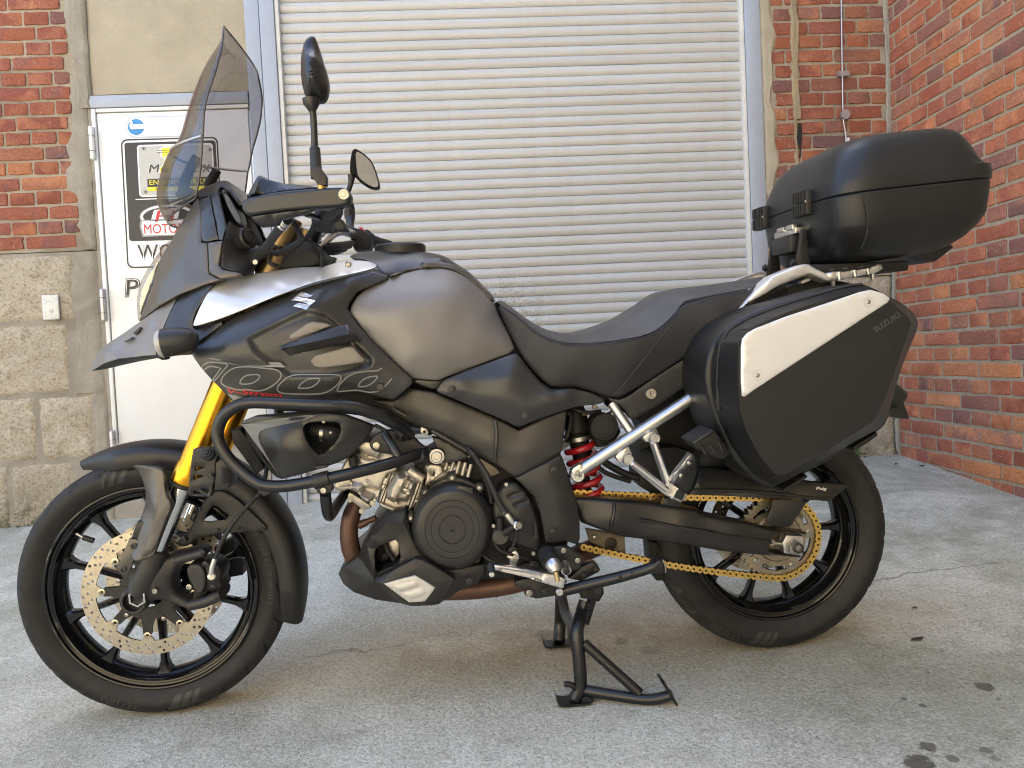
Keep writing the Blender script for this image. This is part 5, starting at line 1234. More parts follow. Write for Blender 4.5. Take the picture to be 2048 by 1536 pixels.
for i in range(3):
    a, b = T('E', [(720+12*i, 905+10*i), (915, 1000-4*i)])
    tube('cooling_fin', [a+(-.135-.004*i,), b+(-.135-.004*i,)], .0035, CASTM, barrel, n=8, smooth_path=False)
tube('coolant_pipe', T('E', [(1025, 565, -.14), (1090, 615, -.145), (1150, 660, -.145)]), .012, CASTM, barrel)
prism('bolt_stud', T('E', [(958, 752), (1025, 780), (1020, 792), (955, 765)]), CHROME, barrel, -.152, -.13, .001)
prism('exhaust_flange', T('E', [(395, 800), (425, 800), (620, 925), (615, 960), (545, 980), (500, 940), (400, 870), (385, 840)]), CASTM, bike, -.115, -.03, .004)
for p in ((640, 905), (530, 985), (405, 870), (572, 697)): boltp(*T('E', [p])[0], -.138, 5, BOLTM, head, 'hex')
tube('plug_lead', T('E', [(450, 320, -.14), (452, 400, -.145), (448, 430, -.145)]), .006, RUBT, head)
lathe('plug_cap', BP(*T('E', [(446, 470)])[0], -.15), (0, -.1, 1), [(-.012, .010), (.0, .0115), (.008, .0105), (.012, .006)], RUBT, head, 16)
# upper crankcase castings right of the barrel
panel('crankcase_top', T('E', [(1165, 510), (1350, 480), (1400, 475), (1536, 480), (1620, 520), (1660, 620), (1560, 660), (1400, 640), (1260, 700), (1170, 760), (1180, 620)]), CASTM, bike, y=-.125, thick=.09, r=.006, res=.012, feats=[(T('E', [(1400, 500), (1520, 510), (1540, 600), (1400, 590)]), -.014, .010), (T('E', [(1230, 520), (1320, 520), (1240, 690), (1200, 690)]), .008, .006)])
bk2 = panel('engine_bracket', T('E', [(1205, 512), (1245, 505), (1340, 512), (1370, 600), (1340, 612), (1215, 705), (1180, 720), (1190, 640)]), CASTM, bike, y=-.142, thick=.012, r=.003, res=.010, sm=0, holes=[T('E', [(1225, 600), (1262, 560), (1290, 600), (1258, 640)])])
for i in range(5):
    a = T('A7', [(290+34*i, 410+9*i)])[0]; b = T('A7', [(270+34*i, 480+11*i)])[0]
    tube('case_rib', [a+(-.13,), b+(-.138,)], .005, CASTM, bk2, n=8, smooth_path=False)
prism('rear_casting', T('A7', [(470, 400), (580, 470), (600, 500), (540, 520), (480, 470)]), mat('bare_rough_casting', (.30, .26, .20), .7, .6, .3, 60, .8, 300, dirt=.4), bike, -.12, -.06, .002)
# round alternator cover
cc = BP(905, 1053, -.175)
AC = lathe('alternator_cover', cc, AXL, [(-.05, .094), (-.004, .094), (.004, .092), (.010, .088), (.020, .080), (.0225, .076), (.0225, .062), (.0210, .0615), (.0210, .0600), (.0225, .0595), (.0225, .049), (.0212, .0485), (.0212, .047), (.0225, .0465), (.0225, .0315), (.0190, .031), (.0190, .028), (.0225, .0275), (.0222, .006), (.018, .0055), (.018, 0)], ENGB, bike, 72, squash=1.10)
prism('cover_tab', T('A7', [(345, 572), (440, 590), (425, 690), (405, 705), (325, 680)]), ENGB, AC, -.1905, -.17, .002)
gk = prism('cover_flange', T('A7', [(90, 800), (95, 730), (150, 610), (230, 550), (310, 520), (400, 540), (480, 580), (530, 700), (545, 800), (535, 920), (470, 1020), (380, 1065), (290, 1060), (180, 1010), (110, 910)]), ENGB, AC, -.165, -.12, .004, sm=1)
for p in ((65, 768), (152, 617), (312, 527), (474, 586), (521, 718), (526, 898), (455, 1010), (300, 1054)):
    pp = T('A7', [p])[0]
    lathe('bolt_boss', BP(*pp, -.165), AXL, [(-.03, .012), (.0, .0115), (.002, .010)], ENGB, AC, 16)
    boltp(*pp, -.168, 5.0, BOLTM if p != (455, 1010) else BLKB, AC, 'socket')
# sprocket cover
sprc = panel('sprocket_cover', T('A7', [(548, 760), (552, 690), (590, 600), (640, 562), (692, 556), (740, 595), (790, 670), (825, 770), (842, 880), (842, 978), (800, 968), (740, 948), (690, 930), (640, 905), (585, 850)]), ENGB, bike, y=-.172, thick=.05, r=.010, res=.010, inner=T('A7', [(700, 760, -.182)]),
             feats=[(T('A7', [(645, 632), (735, 600), (750, 620), (658, 656)]), .004, .003), (T('A7', [(682, 680), (768, 652), (775, 675), (690, 705)]), .004, .003), (T('A7', [(798, 800), (812, 798), (818, 880), (804, 884)]), .003, .003)])
for p in ((637, 566), (560, 814), (800, 980)): boltp(*T('A7', [p])[0], -.180, 5, BOLTM, sprc, 'socket')
sl = lathe('clutch_slave', BP(*T('A7', [(600, 870)])[0], -.178), AXL, [(-.02, .019), (.014, .019), (.017, .017), (.0175, 0)], mat('weathered_black_cast', (.05, .046, .041), .55, .2, .2, 40, .3, 400), bike, 28)
tube('slave_neck', T('A7', [(600, 840, -.19), (600, 800, -.19), (598, 765, -.19)]), .0085, BLKM, sl, smooth_path=False)
tube('slave_neck', T('A7', [(620, 860, -.19), (660, 835, -.195), (690, 815, -.195)]), .009, BLKM, sl, smooth_path=False)
lathe('hose_union', BP(*T('A7', [(692, 815)])[0], -.195), (.45, -.8, .25), [(-.012, .010), (.004, .0105), (.010, .0105), (.012, .008), (.016, .0078), (.0165, 0)], CHROME, sl, 18)
tube('hose_end', T('A7', [(680, 800, -.2), (655, 765, -.2), (625, 728, -.198)]), [.006, .0072, .0065], ALU, sl)
tube('clutch_hose', T('A7', [(640, 745, -.2), (600, 690, -.195), (555, 590, -.19), (520, 510, -.185), (470, 430, -.18), (430, 375, -.178), (380, 330, -.15)]), [.0065, .0065, .0065, .0065, .006, .006, .006], RUBT, bike)
tube('wire_loom', T('A7', [(450, 400, -.17), (500, 500, -.175), (540, 620, -.17), (545, 680, -.165)]), .005, RUBT, bike)
tube('wire_loom', T('K', [(520, 140, -.19), (530, 240, -.19), (500, 350, -.19), (470, 390, -.19)]), .003, RUBT, bike)
prism('gear_linkage', T('K', [(385, 540), (430, 490), (520, 450), (570, 490), (575, 570), (545, 620), (520, 700), (440, 700), (430, 580)]), ALU, bike, -.172, -.155, .003)
boltp(*T('K', [(512, 550)])[0], -.173, 6, BOLTM, bike, 'ring')
prism('linkage_boot', T('K', [(420, 420), (480, 380), (545, 410), (550, 450), (400, 510), (385, 480)]), RUBT, bike, -.17, -.15, .003)
# belly pan
bp = panel('belly_pan', T('P', [(677, 1149, -.10), (683, 1134, -.10), (718, 1112, -.125), (724, 1090, -.150), (747, 1053, -.165), (772, 1027, -.168), (812, 1018, -.172), (818, 1045, -.176), (824, 1075, -.180), (834, 1097, -.182), (848, 1117, -.184), (872, 1134, -.184), (900, 1138, -.178), (970, 1129, -.168), (970, 1146, -.168), (955, 1168, -.168), (918, 1182, -.17), (900, 1195, -.172), (877, 1208, -.172), (837, 1213, -.165), (805, 1208, -.155), (750, 1200, -.14), (707, 1185, -.12), (686, 1168, -.105)]), BLK, bike,
           inner=T('P', [(745, 1140, -.182), (745, 1075, -.182), (772, 1048, -.184), (805, 1045, -.186), (812, 1118, -.188), (735, 1095, -.165), (750, 1162, -.165), (930, 1150, -.178)]), bridge=True, r=.003, res=.009, sm=0, lin_=True,
           holes=[T('A6', [(1048, 952), (1100, 905), (1200, 868), (1212, 1020), (1120, 1050), (1062, 1088)])])
boss = panel('pan_boss', T('A6', [(1036, 1142, -.190), (1160, 1080, -.205), (1290, 1012, -.207), (1345, 1022, -.207), (1420, 1068, -.208), (1530, 1138, -.206), (1500, 1200, -.202), (1440, 1284, -.196), (1390, 1294, -.194), (1265, 1298, -.192), (1210, 1284, -.19), (1110, 1212, -.19)]), BLK, bp, inner=T('A6', [(1095, 1160, -.209), (1180, 1122, -.210), (1292, 1070, -.211), (1335, 1075, -.211), (1430, 1160, -.211), (1425, 1200, -.210), (1362, 1284, -.208), (1250, 1284, -.208), (1160, 1225, -.209)]), thick=.04, r=.002, res=.007, sm=0, lin_=True)
panel('pan_backing', T('P', [(740, 1060), (800, 1050), (815, 1110), (760, 1140), (735, 1110)]), BLKM, bp, y=-.095, thick=.01, r=0, res=.03)
bdg = panel('badge_plate', T('A6', [(1105, 1165), (1180, 1142), (1290, 1114), (1340, 1142), (1412, 1188), (1385, 1225), (1350, 1270), (1255, 1276), (1180, 1222)]), mat('badge_silver', (.50, .485, .44), .46, .3, .05, 20), bp, y=-.2145, thick=.010, r=.002, res=.007, sm=0, feats=[(T('A6', [(1170, 1180), (1285, 1150), (1310, 1165), (1285, 1182), (1215, 1200), (1195, 1200)]), -.0025, .003), (T('A6', [(1225, 1225), (1330, 1195), (1355, 1210), (1330, 1232), (1262, 1250)]), -.0025, .003)])
panel('badge_line', T('A6', [(1168, 1181), (1285, 1150), (1311, 1165), (1208, 1211)]), mat('badge_groove', (.26, .25, .22), .45, .3), bdg, y=-.2160, thick=.002, r=.0008, res=.012, sm=0, holes=[T('A6', [(1190, 1184), (1282, 1160), (1296, 1167), (1212, 1202)])])
panel('badge_line', T('A6', [(1225, 1226), (1332, 1194), (1357, 1212), (1330, 1234), (1262, 1252)]), MATS['badge_groove'], bdg, y=-.2160, thick=.002, r=.0008, res=.012, sm=0, holes=[T('A6', [(1245, 1227), (1328, 1203), (1342, 1213), (1325, 1226), (1264, 1242)])])
boltp(*T('A7', [(417, 1148)])[0], -.188, 8, BLKB, bp, 'ring')
boltp(*T('E', [(770, 1450)])[0], -.150, 9, BLKM, bp, 'dome', name='rubber_mount')
prism('sump_part', T('E', [(760, 1330), (860, 1260), (930, 1240), (920, 1420), (860, 1500), (770, 1380)]), CASTM, bp, -.135, -.10, .006)
tube('sump_hose', T('E', [(770, 1310, -.14), (800, 1400, -.145), (860, 1480, -.145)]), .006, RUBT, bp)
# exhaust header and collector
tube('exhaust_header', T('E', [(505, 860, -.07), (470, 930, -.078), (425, 1030, -.085), (405, 1130, -.088), (400, 1240, -.088), (415, 1350, -.085), (440, 1430, -.08), (500, 1560, -.06)]), [.021, .021, .0215, .0215, .0215, .022, .022, .022], RUST, bike, n=22)
lathe('lambda_sensor', BP(*T('E', [(500, 1130)])[0], -.085), (.86, -.1, .35), [(0, .010), (.02, .009), (.024, .007), (.045, .007)], RUST, bike, 12)
tube('collector_pipe', [(760, 1172, -.02), (850, 1180, -.03), (950, 1178, -.035), (1040, 1163, -.04), (1110, 1130, -.03), (1200, 1090, .03)], [.024, .0245, .025, .025, .025, .025], RUST, bike, n=22)
lathe('pipe_band', BP(990, 1173, -.035), (1, 0, .1), [(-.004, .0255), (-.002, .0275), (.002, .0275), (.004, .0255)], RUST, bike, 24)
# radiator shroud
shr = panel('radiator_shroud', T('A6', [(240, 192, -.150), (330, 156, -.162), (500, 142, -.175), (640, 132, -.185), (760, 138, -.188), (870, 152, -.185), (960, 185, -.175), (1045, 218, -.16), (1000, 290, -.16), (900, 402, -.165), (820, 440, -.17), (730, 470, -.178), (600, 510, -.18), (492, 532, -.176), (440, 470, -.17), (350, 350, -.16), (280, 250, -.15)]), SIDEM, bike,
            inner=T('A6', [(480, 340, -.196), (600, 400, -.20), (620, 230, -.200)]), thick=.02, sm=0, r=.003, res=.010, key='shr', holes=[T('A6', [(640, 195), (700, 172), (850, 178), (862, 230), (840, 290), (742, 388), (690, 330), (650, 260)])])
decal('shroud_stripe', [T('A6', [(252, 208), (330, 195), (480, 170), (640, 150), (700, 152), (640, 178), (520, 205), (400, 228), (365, 245), (350, 275), (362, 320), (420, 425), (482, 522), (440, 462), (352, 344), (290, 258)])], FIELD['shr'], INKG, shr, dy=-.0016)
panel('shroud_backing', T('A6', [(600, 170), (900, 150), (1000, 240), (760, 430), (640, 380)]), BLKM, bike, y=-.10, thick=.02, r=.002, res=.03)
rh = tube('radiator_hose', T('A6', [(670, 238, -.15), (720, 248, -.155), (780, 258, -.155), (850, 270, -.14)]), [.013, .016, .019, .019], RUBT, bike, n=18)
lathe('hose_clip', BP(*T('A6', [(738, 258)])[0], -.155), (1, -.1, -.15), [(-.004, .0178), (-.004, .0188), (.004, .0195), (.004, .0185)], BOLTM, rh, 24, closed_prof=True)
boltp(*T('A6', [(742, 190)])[0], -.172, 5, BOLTM, rh, 'dome'); boltp(*T('A6', [(784, 256)])[0], -.175, 4, BOLTM, rh, 'dome')
panel('radiator', T('A6', [(250, 250), (330, 210), (560, 520), (470, 540), (400, 470)]), BLKM, bike, y=-.13, bridge=True, r=.003, res=.03)
prism('horn', T('A6', [(180, 240), (240, 230), (330, 340), (390, 470), (330, 510), (250, 400), (190, 320)]), BLKM, bike, -.10, -.02, .01)
panel('lower_lip', T('A6', [(860, 90, -.2), (960, 78, -.2), (1060, 100, -.19), (1140, 128, -.18), (1130, 145, -.18), (1080, 140, -.19), (940, 110, -.2)]), SIDEM, bike, thick=.02, r=.003, res=.012)
# crash bar
cb = tube('crash_bar', T('A6', [(1262, 275, -.185), (1215, 228, -.205), (1140, 188, -.235), (1010, 125, -.262), (880, 96, -.275), (700, 90, -.285), (400, 76, -.285), (300, 76, -.282), (215, 98, -.277), (140, 160, -.27), (108, 240, -.265), (115, 310, -.265), (160, 395, -.268), (240, 480, -.272), (330, 550, -.278), (405, 575, -.282), (520, 575, -.284), (700, 545, -.284), (900, 502, -.275), (1100, 452, -.255), (1230, 412, -.225), (1300, 388, -.2), (1352, 380, -.18)]), .0128, SATIN, bike, k=6, n=20, mirror=True)
tube('bar_brace', T('A6', [(1108, 262, -.205), (1150, 330, -.225), (1192, 402, -.235)]), .0095, SATIN, cb, smooth_path=False, n=14)
lathe('bar_clamp', BP(*T('A6', [(730, 540)])[0], -.283), (1, .02, .22), [(-.017, .0145), (-.016, .0165), (.016, .0165), (.017, .0145)], BLK, cb, 26)
prism('clamp_lug', T('A6', [(690, 560), (790, 540), (798, 600), (780, 620), (740, 632), (700, 620)]), BLK, cb, -.292, -.272, .004)
prism('clamp_cap', T('A6', [(690, 460), (765, 448), (768, 466), (694, 480)]), BLK, cb, -.302, -.28, .003)
boltp(*T('A6', [(741, 601)])[0], -.294, 7.5, BOLTM, cb, 'socket')
tube('cross_bar', T('A6', [(752, 620, -.27), (760, 700, -.25), (772, 750, -.22), (790, 745, -.14)])+[tuple(PX((BP(*T('A6', [(790, 745)])[0], -.14)*np.array([1, 0, 1])+np.array([0, y, 0]))))+(y,) for y in (0, .14)], .0120, SATIN, cb, n=16)
tube('cross_bar', T('A6', [(772, 752, -.22), (800, 715, -.16), (880, 610, -.08)]), .0115, SATIN, cb, n=14)
prism('bar_foot', T('A6', [(340, 600), (420, 605), (430, 622), (385, 640), (360, 625)]), BLK, cb, -.27, -.25, .002)
mp = panel('mount_plate', T('E', [(600, 300), (640, 230), (720, 170), (860, 160), (960, 170), (1060, 220), (1150, 320), (1240, 350), (1300, 340), (1370, 370), (1385, 430), (1350, 490), (1290, 510), (1220, 480), (1100, 430), (900, 410), (760, 400), (640, 370)]), BLK, bike, y=-.168, thick=.014, r=.004, res=.011, sm=1)
boltp(*T('E', [(682, 315)])[0], -.170, 9, BOLTM, mp, 'ring'); boltp(*T('E', [(1298, 425)])[0], -.178, 13.5, BOLTM, mp, 'hex')
lathe('bar_socket', BP(*T('E', [(1160, 420)])[0], -.19), (.9, -.35, .2), [(-.02, .017), (.0, .0175), (.008, .016)], BLK, mp, 22)
lathe('bar_socket', BP(*T('E', [(950, 195)])[0], -.19), (.7, -.5, -.4), [(-.01, .017), (.006, .0175), (.01, .014)], BLK, mp, 22)
prism('cable_eye', T('E', [(1138, 125), (1195, 145), (1215, 180), (1200, 210), (1150, 205), (1130, 170)]), BOLTM, mp, -.165, -.160, .001)
boltp(*T('E', [(1172, 172)])[0], -.166, 4, CHAIND, mp, 'dome')
tube('wire_loom', T('A6', [(900, 110, -.17), (1000, 150, -.17), (1120, 190, -.165), (1230, 260, -.165)]), .006, RUBT, bike)
tube('weld_seam', T('A6', [(1160, 110, -.165), (1190, 130, -.165), (1235, 155, -.166)]), .0045, MATS['dark_frame_paint'], frame, n=8)
# auxiliary lamp with finned housing on the crash bar
al = panel('fog_lamp', T('L', [(320, 480), (350, 300), (400, 275), (700, 250), (760, 340), (720, 440), (700, 510), (705, 640), (670, 700), (700, 760), (660, 850), (640, 1010), (600, 1035), (290, 1020), (270, 980), (300, 700)]), BLK, bike, y=-.225, thick=.01, r=.003, res=.009, sm=0,
           holes=[T('L', [(370, 560), (470, 570), (540, 580), (460, 610), (400, 640), (370, 620)]), T('L', [(350, 700), (450, 695), (525, 712), (440, 745), (350, 780)]), T('L', [(345, 930), (430, 950), (500, 995), (345, 985)]), T('L', [(440, 895), (600, 910), (575, 985), (530, 970)])])
lathe('lamp_knob', BP(*T('L', [(578, 360)])[0], -.232), (0, -.9, .42), [(-.008, .0145), (.002, .0145), (.004, .013), (.004, .011), (.007, .0105), (.009, .009), (.009, .006), (.013, .005), (.014, 0)], RUBT, al, 26)
boltp(*T('L', [(610, 705)])[0], -.231, 5.5, BLKB, al, 'ring')
prism('lamp_body', T('L', [(700, 500), (780, 440), (900, 480), (920, 800), (900, 890), (820, 930), (680, 930), (690, 700)]), BLK, al, -.225, -.165, .004)
for i in range(8):
    y0 = 585+i*32
    tube('cooling_fin', T('L', [(785, y0, -.229), (850, y0+8, -.229), (935, y0-10, -.222)]), .0017, BLKB, al, n=6)

for pts, r in ((T('A7', [(60, 60, -.12), (180, 180, -.13), (330, 330, -.13), (470, 420, -.12)]), .007), (T('A6', [(880, 300, -.13), (930, 330, -.14), (960, 380, -.14)]), .004), (T('A6', [(1050, 210, -.15), (1120, 250, -.16), (1180, 300, -.16), (1260, 330, -.16)]), .0045),
               (T('A6', [(300, 250, -.12), (340, 330, -.13), (390, 420, -.13), (470, 500, -.12)]), .006), (T('A7', [(560, 900, -.17), (600, 960, -.175), (680, 990, -.17), (760, 1010, -.16)]), .0045), (T('A7', [(480, 980, -.16), (540, 1020, -.165), (600, 1060, -.165), (640, 1120, -.16)]), .004),
               (T('Q', [(120, 200, -.10), (200, 230, -.11), (330, 260, -.11), (460, 240, -.10)]), .005), (T('Q', [(480, 800, -.03), (600, 880, -.03), (760, 960, -.03), (900, 1000, -.03)]), .009), (T('Q', [(430, 880, -.06), (560, 960, -.06), (800, 1040, -.05)]), .006), (T('Q', [(620, 60, -.12), (680, 180, -.12), (700, 300, -.11)]), .005)):
    tube('hose', pts, r, RUBT, bike, n=8)
for p_ in ((150, 150), (330, 335), (410, 390)): lathe('hose_clip', BP(*T('A7', [p_])[0], -.131), (.7, 0, -.6), [(-.003, .0078), (-.003, .0092), (.003, .0092), (.003, .0078)], BOLTM, bike, 14, closed_prof=True)
prism('cam_cover', T('E', [(470, 330), (560, 270), (640, 290), (740, 350), (700, 420), (560, 380)]), CASTM, head, -.146, -.12, .005)
prism('head_lug', T('E', [(300, 690), (380, 640), (430, 690), (380, 740), (300, 740)]), CASTM, head, -.142, -.12, .005)
for p_ in ((470, 520), (640, 480), (420, 700), (660, 870), (880, 900), (1140, 620), (1090, 880)): boltp(*T('E', [p_])[0], -.142, 4.2, BOLTM, head, 'socket')
panel('dark_gap_filler', T('P', [(520, 770), (780, 770), (830, 800), (850, 860), (800, 850), (720, 830), (640, 825), (540, 822)]), BLKM, bike, y=-.12, bridge=True, r=.003, res=.03)  # added black sheet, stands in for the shade in the gap below the fairing
# ------------------------------------------------------------------ swingarm, chain, rear end
SWM = mat('black_swingarm_paint', (.021, .020, .0188), .34, .2, .08, 8, .05, 900, dirt=.10, dirtcol=(.08, .07, .05))
sw = panel('swingarm', T('B1', [(130, 1040, -.118), (300, 1044, -.122), (500, 1058, -.126), (700, 1080, -.128), (900, 1110, -.13)])+T('W', [(400, 568, -.132), (740, 640, -.132), (900, 688, -.132), (1145, 708, -.13), (1142, 722, -.13), (985, 700, -.13), (930, 705, -.128), (905, 735, -.128), (893, 790, -.128), (890, 842, -.128), (1108, 866, -.13), (1108, 880, -.13), (880, 862, -.13), (560, 832, -.132), (330, 792, -.132), (100, 756, -.13)])+T('B1', [(560, 1290, -.128), (440, 1276, -.126), (190, 1190, -.12), (170, 1130, -.118)]), SWM, bike,
           inner=T('B1', [(400, 1160, -.138), (800, 1200, -.142), (1100, 1260, -.142)]), thick=.034, r=.009, res=.011, sm=0)
tube('arm_rib', T('B1', [(540, 1168, -.1395), (800, 1216, -.1425), (1100, 1268, -.1425), (1330, 1306, -.134)]), .0034, SWM, sw, n=8)
panel('swingarm_far', T('W', [(0, 520), (740, 650), (1140, 710), (1100, 870), (560, 830), (0, 720)]), SWM, bike, y=.13, thick=.03, r=.006, res=.03)
tube('weld_seam', T('B1', [(385, 1070, -.128), (384, 1120, -.138), (372, 1180, -.140), (362, 1225, -.130)]), .0045, SWM, sw, n=8)
axb = prism('axle_block', T('W', [(975, 770), (1000, 720), (1115, 726), (1112, 862), (985, 842)]), ALU, sw, -.138, -.112, .002)
tube('adjuster_bolt', T('W', [(900, 770, -.125), (975, 778, -.125)]), .0055, BOLTM, sw, smooth_path=False, n=12); boltp(*T('W', [(906, 770)])[0], -.128, 5, BOLTM, sw, 'hex')
lathe('axle_nut', BP(*T('W', [(1045, 795)])[0], -.138), AXL, [(0, .021), (.004, .021), (.0045, .018), (.016, .018), (.018, .016)], BOLTM, axb, 6)
lathe('axle_end', BP(*T('W', [(1070, 800)])[0], -.150), AXL, [(-.02, .0125), (.012, .0125), (.013, .011), (.013, .0085), (-.005, .008), (-.005, 0)], BLKB, axb, 22)
lathe('rear_axle', CR, AXL, [(-.13, .011), (.14, .011)], BLKB, bike, 16)
# chain line
SPR, SPF = np.array([1.551, -.066, .358]), BP(1085, 1045, -.066)
RS, RF = .1035, .0335
sprk = ring_plate('sprocket', CR, .066, .007, RS+.004, .058, SPRKT, rwh, holes=[(.080, 2*math.pi*k/5+.5, .0055) for k in range(5)], teeth=41, tooth=.0075,
                  slots=[[((r)*math.cos(a), r*math.sin(a)) for r, a in [(.074, s+.15), (.074, s+.45), (.074, s+.75), (.074, s+.95), (.086, s+.95), (.086, s+.75), (.086, s+.45), (.086, s+.15)]] for s in [2*math.pi*k/5+.55 for k in range(5)]])
hubc = lathe('sprocket_carrier', CR, AXL, [(.03, .06), (.055, .060), (.060, .062), (.070, .062), (.074, .058), (.074, .040), (.085, .036), (.085, 0)], SPRKT, rwh, 40)
for k in range(5): bolt(polar(CR, .080, 2*math.pi*k/5+.5, .071), .0075, BOLTM, sprk, 'hex', name='sprocket_nut')
ring_plate('rear_brake_disc', CR, -.062, .005, .13, .09, DISCM, rwh, holes=[(.12-.012*(k % 2), 2*math.pi*k/36, .003) for k in range(36)])
ring_plate('abs_ring', CR, -.05, .003, .062, .045, BOLTM, rwh, teeth=36, tooth=.004)
# path of the chain: top run, round the sprocket, bottom run
top0 = BP(1128, 983, -.066); bot0 = BP(1150, 1089, -.066)
path = [top0]
a_s, a_e = math.radians(94), math.radians(-98)
ptop = CR+np.array([RS*math.cos(a_s), -.066, RS*math.sin(a_s)])
for k in range(1, 30): path.append(top0+(ptop-top0)*k/30+np.array([0, 0, -.004*math.sin(math.pi*k/30)]))
for k in range(41): a = a_s+(a_e-a_s)*k/40; path.append(CR+np.array([RS*math.cos(a), -.066, RS*math.sin(a)]))
pb = path[-1]
for k in range(1, 31): path.append(pb+(bot0-pb)*k/30+np.array([0, 0, -.010*math.sin(math.pi*k/30)]))
path = np.array(path); seg = np.r_[0, np.cumsum(np.linalg.norm(np.diff(path, axis=0), axis=1))]
def at_s(s): return np.array([np.interp(s, seg, path[:, i]) for i in range(3)])
pit = .015875; nl = int(seg[-1]/pit)
chain = None
Vc = []; Fc_ = []
def link_mesh(w, t, hw, mname, m):
    P = []
    for k in range(9): a = math.pi/2+math.pi*k/8; P.append((hw*math.cos(a), hw*math.sin(a)))
    P.append((pit*.5, -hw*.72))
    for k in range(9): a = -math.pi/2+math.pi*k/8; P.append((pit+hw*math.cos(a), hw*math.sin(a)))
    P.append((pit*.5, hw*.72)); n = len(P)
    V = [(p[0], -t/2, p[1]) for p in P]+[(p[0], t/2, p[1]) for p in P]
    Fs = [tuple(range(n)), tuple(range(2*n-1, n-1, -1))]+[(i, (i+1) % n, n+(i+1) % n, n+i) for i in range(n)]
    for cx in (0, pit):
        b = len(V)
        for (yy, rr) in ((-t/2, .0029), (-t/2-.0016, .0027), (-t/2-.0016, .0)):
            for k in range(8): a = 2*math.pi*k/8; V.append((cx+rr*math.cos(a), yy, rr*math.sin(a)))
        for i in range(2):
            for k in range(8): Fs.append((b+i*8+k, b+i*8+(k+1) % 8, b+(i+1)*8+(k+1) % 8, b+(i+1)*8+k))
    me = mesh_from(mname, V, Fs, 30)
    bm = bmesh.new(); bm.from_mesh(me); bmesh.ops.remove_doubles(bm, verts=bm.verts, dist=1e-6); bmesh.ops.recalc_face_normals(bm, faces=bm.faces); bm.to_mesh(me); bm.free()
    me.materials.append(m); me.materials.append(CHAIND)
    for p in me.polygons:
        c = p.center
        if c[1] < -t/2-.0004: p.material_index = 1
    return me
LO = link_mesh(0, .0022, .0088, 'link', CHAINM)
# rollers and inner plates as one mesh
for i in range(nl):
    a, b = at_s(i*pit), at_s((i+1)*pit); d = (b-a)/np.linalg.norm(b-a); nrm = np.array([-d[2], 0, d[0]]); mid = (a+b)/2
    hh = .0058
    for (y0, y1) in ((-.0075, -.0048), (.0048, .0095)):
        q = len(Vc)
        for yy in (y0, y1):
            for (s, u) in ((-.75, -.6), (.75, -.6), (.95, 0), (.75, .6), (-.75, .6), (-.95, 0)): Vc.append(mid+d*pit*.7*s+nrm*hh*u*1.35+np.array([0, yy, 0]))
        Fc_ += [tuple(q+k for k in range(6)), tuple(q+6+k for k in reversed(range(6)))]+[(q+k, q+(k+1) % 6, q+6+(k+1) % 6, q+6+k) for k in range(6)]
    q = len(Vc)
    for yy in (-.006, .006):
        for k in range(6): an = k*math.pi/3; Vc.append(a+np.array([.005*math.cos(an), yy, .005*math.sin(an)]))
    Fc_ += [(q+k, q+(k+1) % 6, q+6+(k+1) % 6, q+6+k) for k in range(6)]
chain = mk('chain', Vc, Fc_, CHAIND, bike, 30)
for i in range(0, nl-1, 2):
    a, b = at_s(i*pit), at_s((i+1)*pit); d = b-a
    o = bpy.data.objects.new('link', LO); COL.objects.link(o); o.parent = chain
    o.location = Vector(a+np.array([0, -.0095, 0])); o.rotation_euler = (0, -math.atan2(d[2], d[0]), 0)
# chain guard with its hanger
cg = panel('chain_guard', T('W', [(340, 442, -.118), (378, 372, -.118), (420, 252, -.10), (760, 300, -.10), (1100, 348, -.102), (1440, 376, -.10), (1300, 482, -.118), (1000, 470, -.118), (600, 452, -.118)]), SWM, bike, inner=T('W', [(800, 395, -.118), (1200, 420, -.118)]), thick=.02, r=.003, res=.014, sm=0, key='cg')
tube('guard_rib', T('W', [(360, 405, -.122), (800, 422, -.122), (1290, 478, -.122)]), .004, SWM, cg, n=8)
text_on('guard_lettering', 'Puig', INKW, cg, T('W', [(1196, 404)])[0], (1, .06), 5.6, FIELD['cg'], dy=-.0035, shear=.25, bold=.03, fit=21)
hg = prism('guard_hanger', T('W', [(915, 468), (1140, 480), (1125, 520), (1060, 610), (1040, 650), (1000, 668), (880, 650), (860, 620), (905, 520)]), SWM, cg, -.112, -.106, .002, sm=1)
boltp(*T('W', [(962, 606)])[0], -.1125, 6, BLKB, hg, 'ring')
prism('guard_hanger', T('B1', [(690, 1040), (760, 1035), (800, 1080), (770, 1100), (670, 1078)]), SWM, cg, -.125, -.112, .002); boltp(*T('B1', [(710, 1055)])[0], -.126, 5, BLKB, hg, 'ring')
panel('hugger', T('W', [(0, 200), (200, 100), (420, 180), (760, 280), (1100, 340), (1000, 400), (600, 380), (380, 430), (0, 440)]), BLKM, bike, y=-.05, thick=.11, r=.004, res=.03)
panel('inner_fender', T('P', [(1210, 790), (1300, 760), (1440, 690), (1500, 760), (1460, 900), (1330, 960), (1270, 920), (1300, 860)]), BLKM, bike, y=.02, thick=.10, r=.004, res=.03)
panel('tail_under', T('P', [(1420, 640), (1560, 570), (1700, 580), (1760, 640), (1700, 700), (1500, 760), (1430, 760)]), BLKM, bike, y=-.10, bridge=True, r=.005, res=.03)
prism('linkage_plate', T('B1', [(215, 1225), (330, 1245), (450, 1272), (455, 1370), (430, 1375), (300, 1330), (240, 1300)]), mat('sandy_cast_plate', (.20, .17, .12), .75, .4, .35, 60, .9, 260, dirt=.4), bike, -.05, -.03, .003)
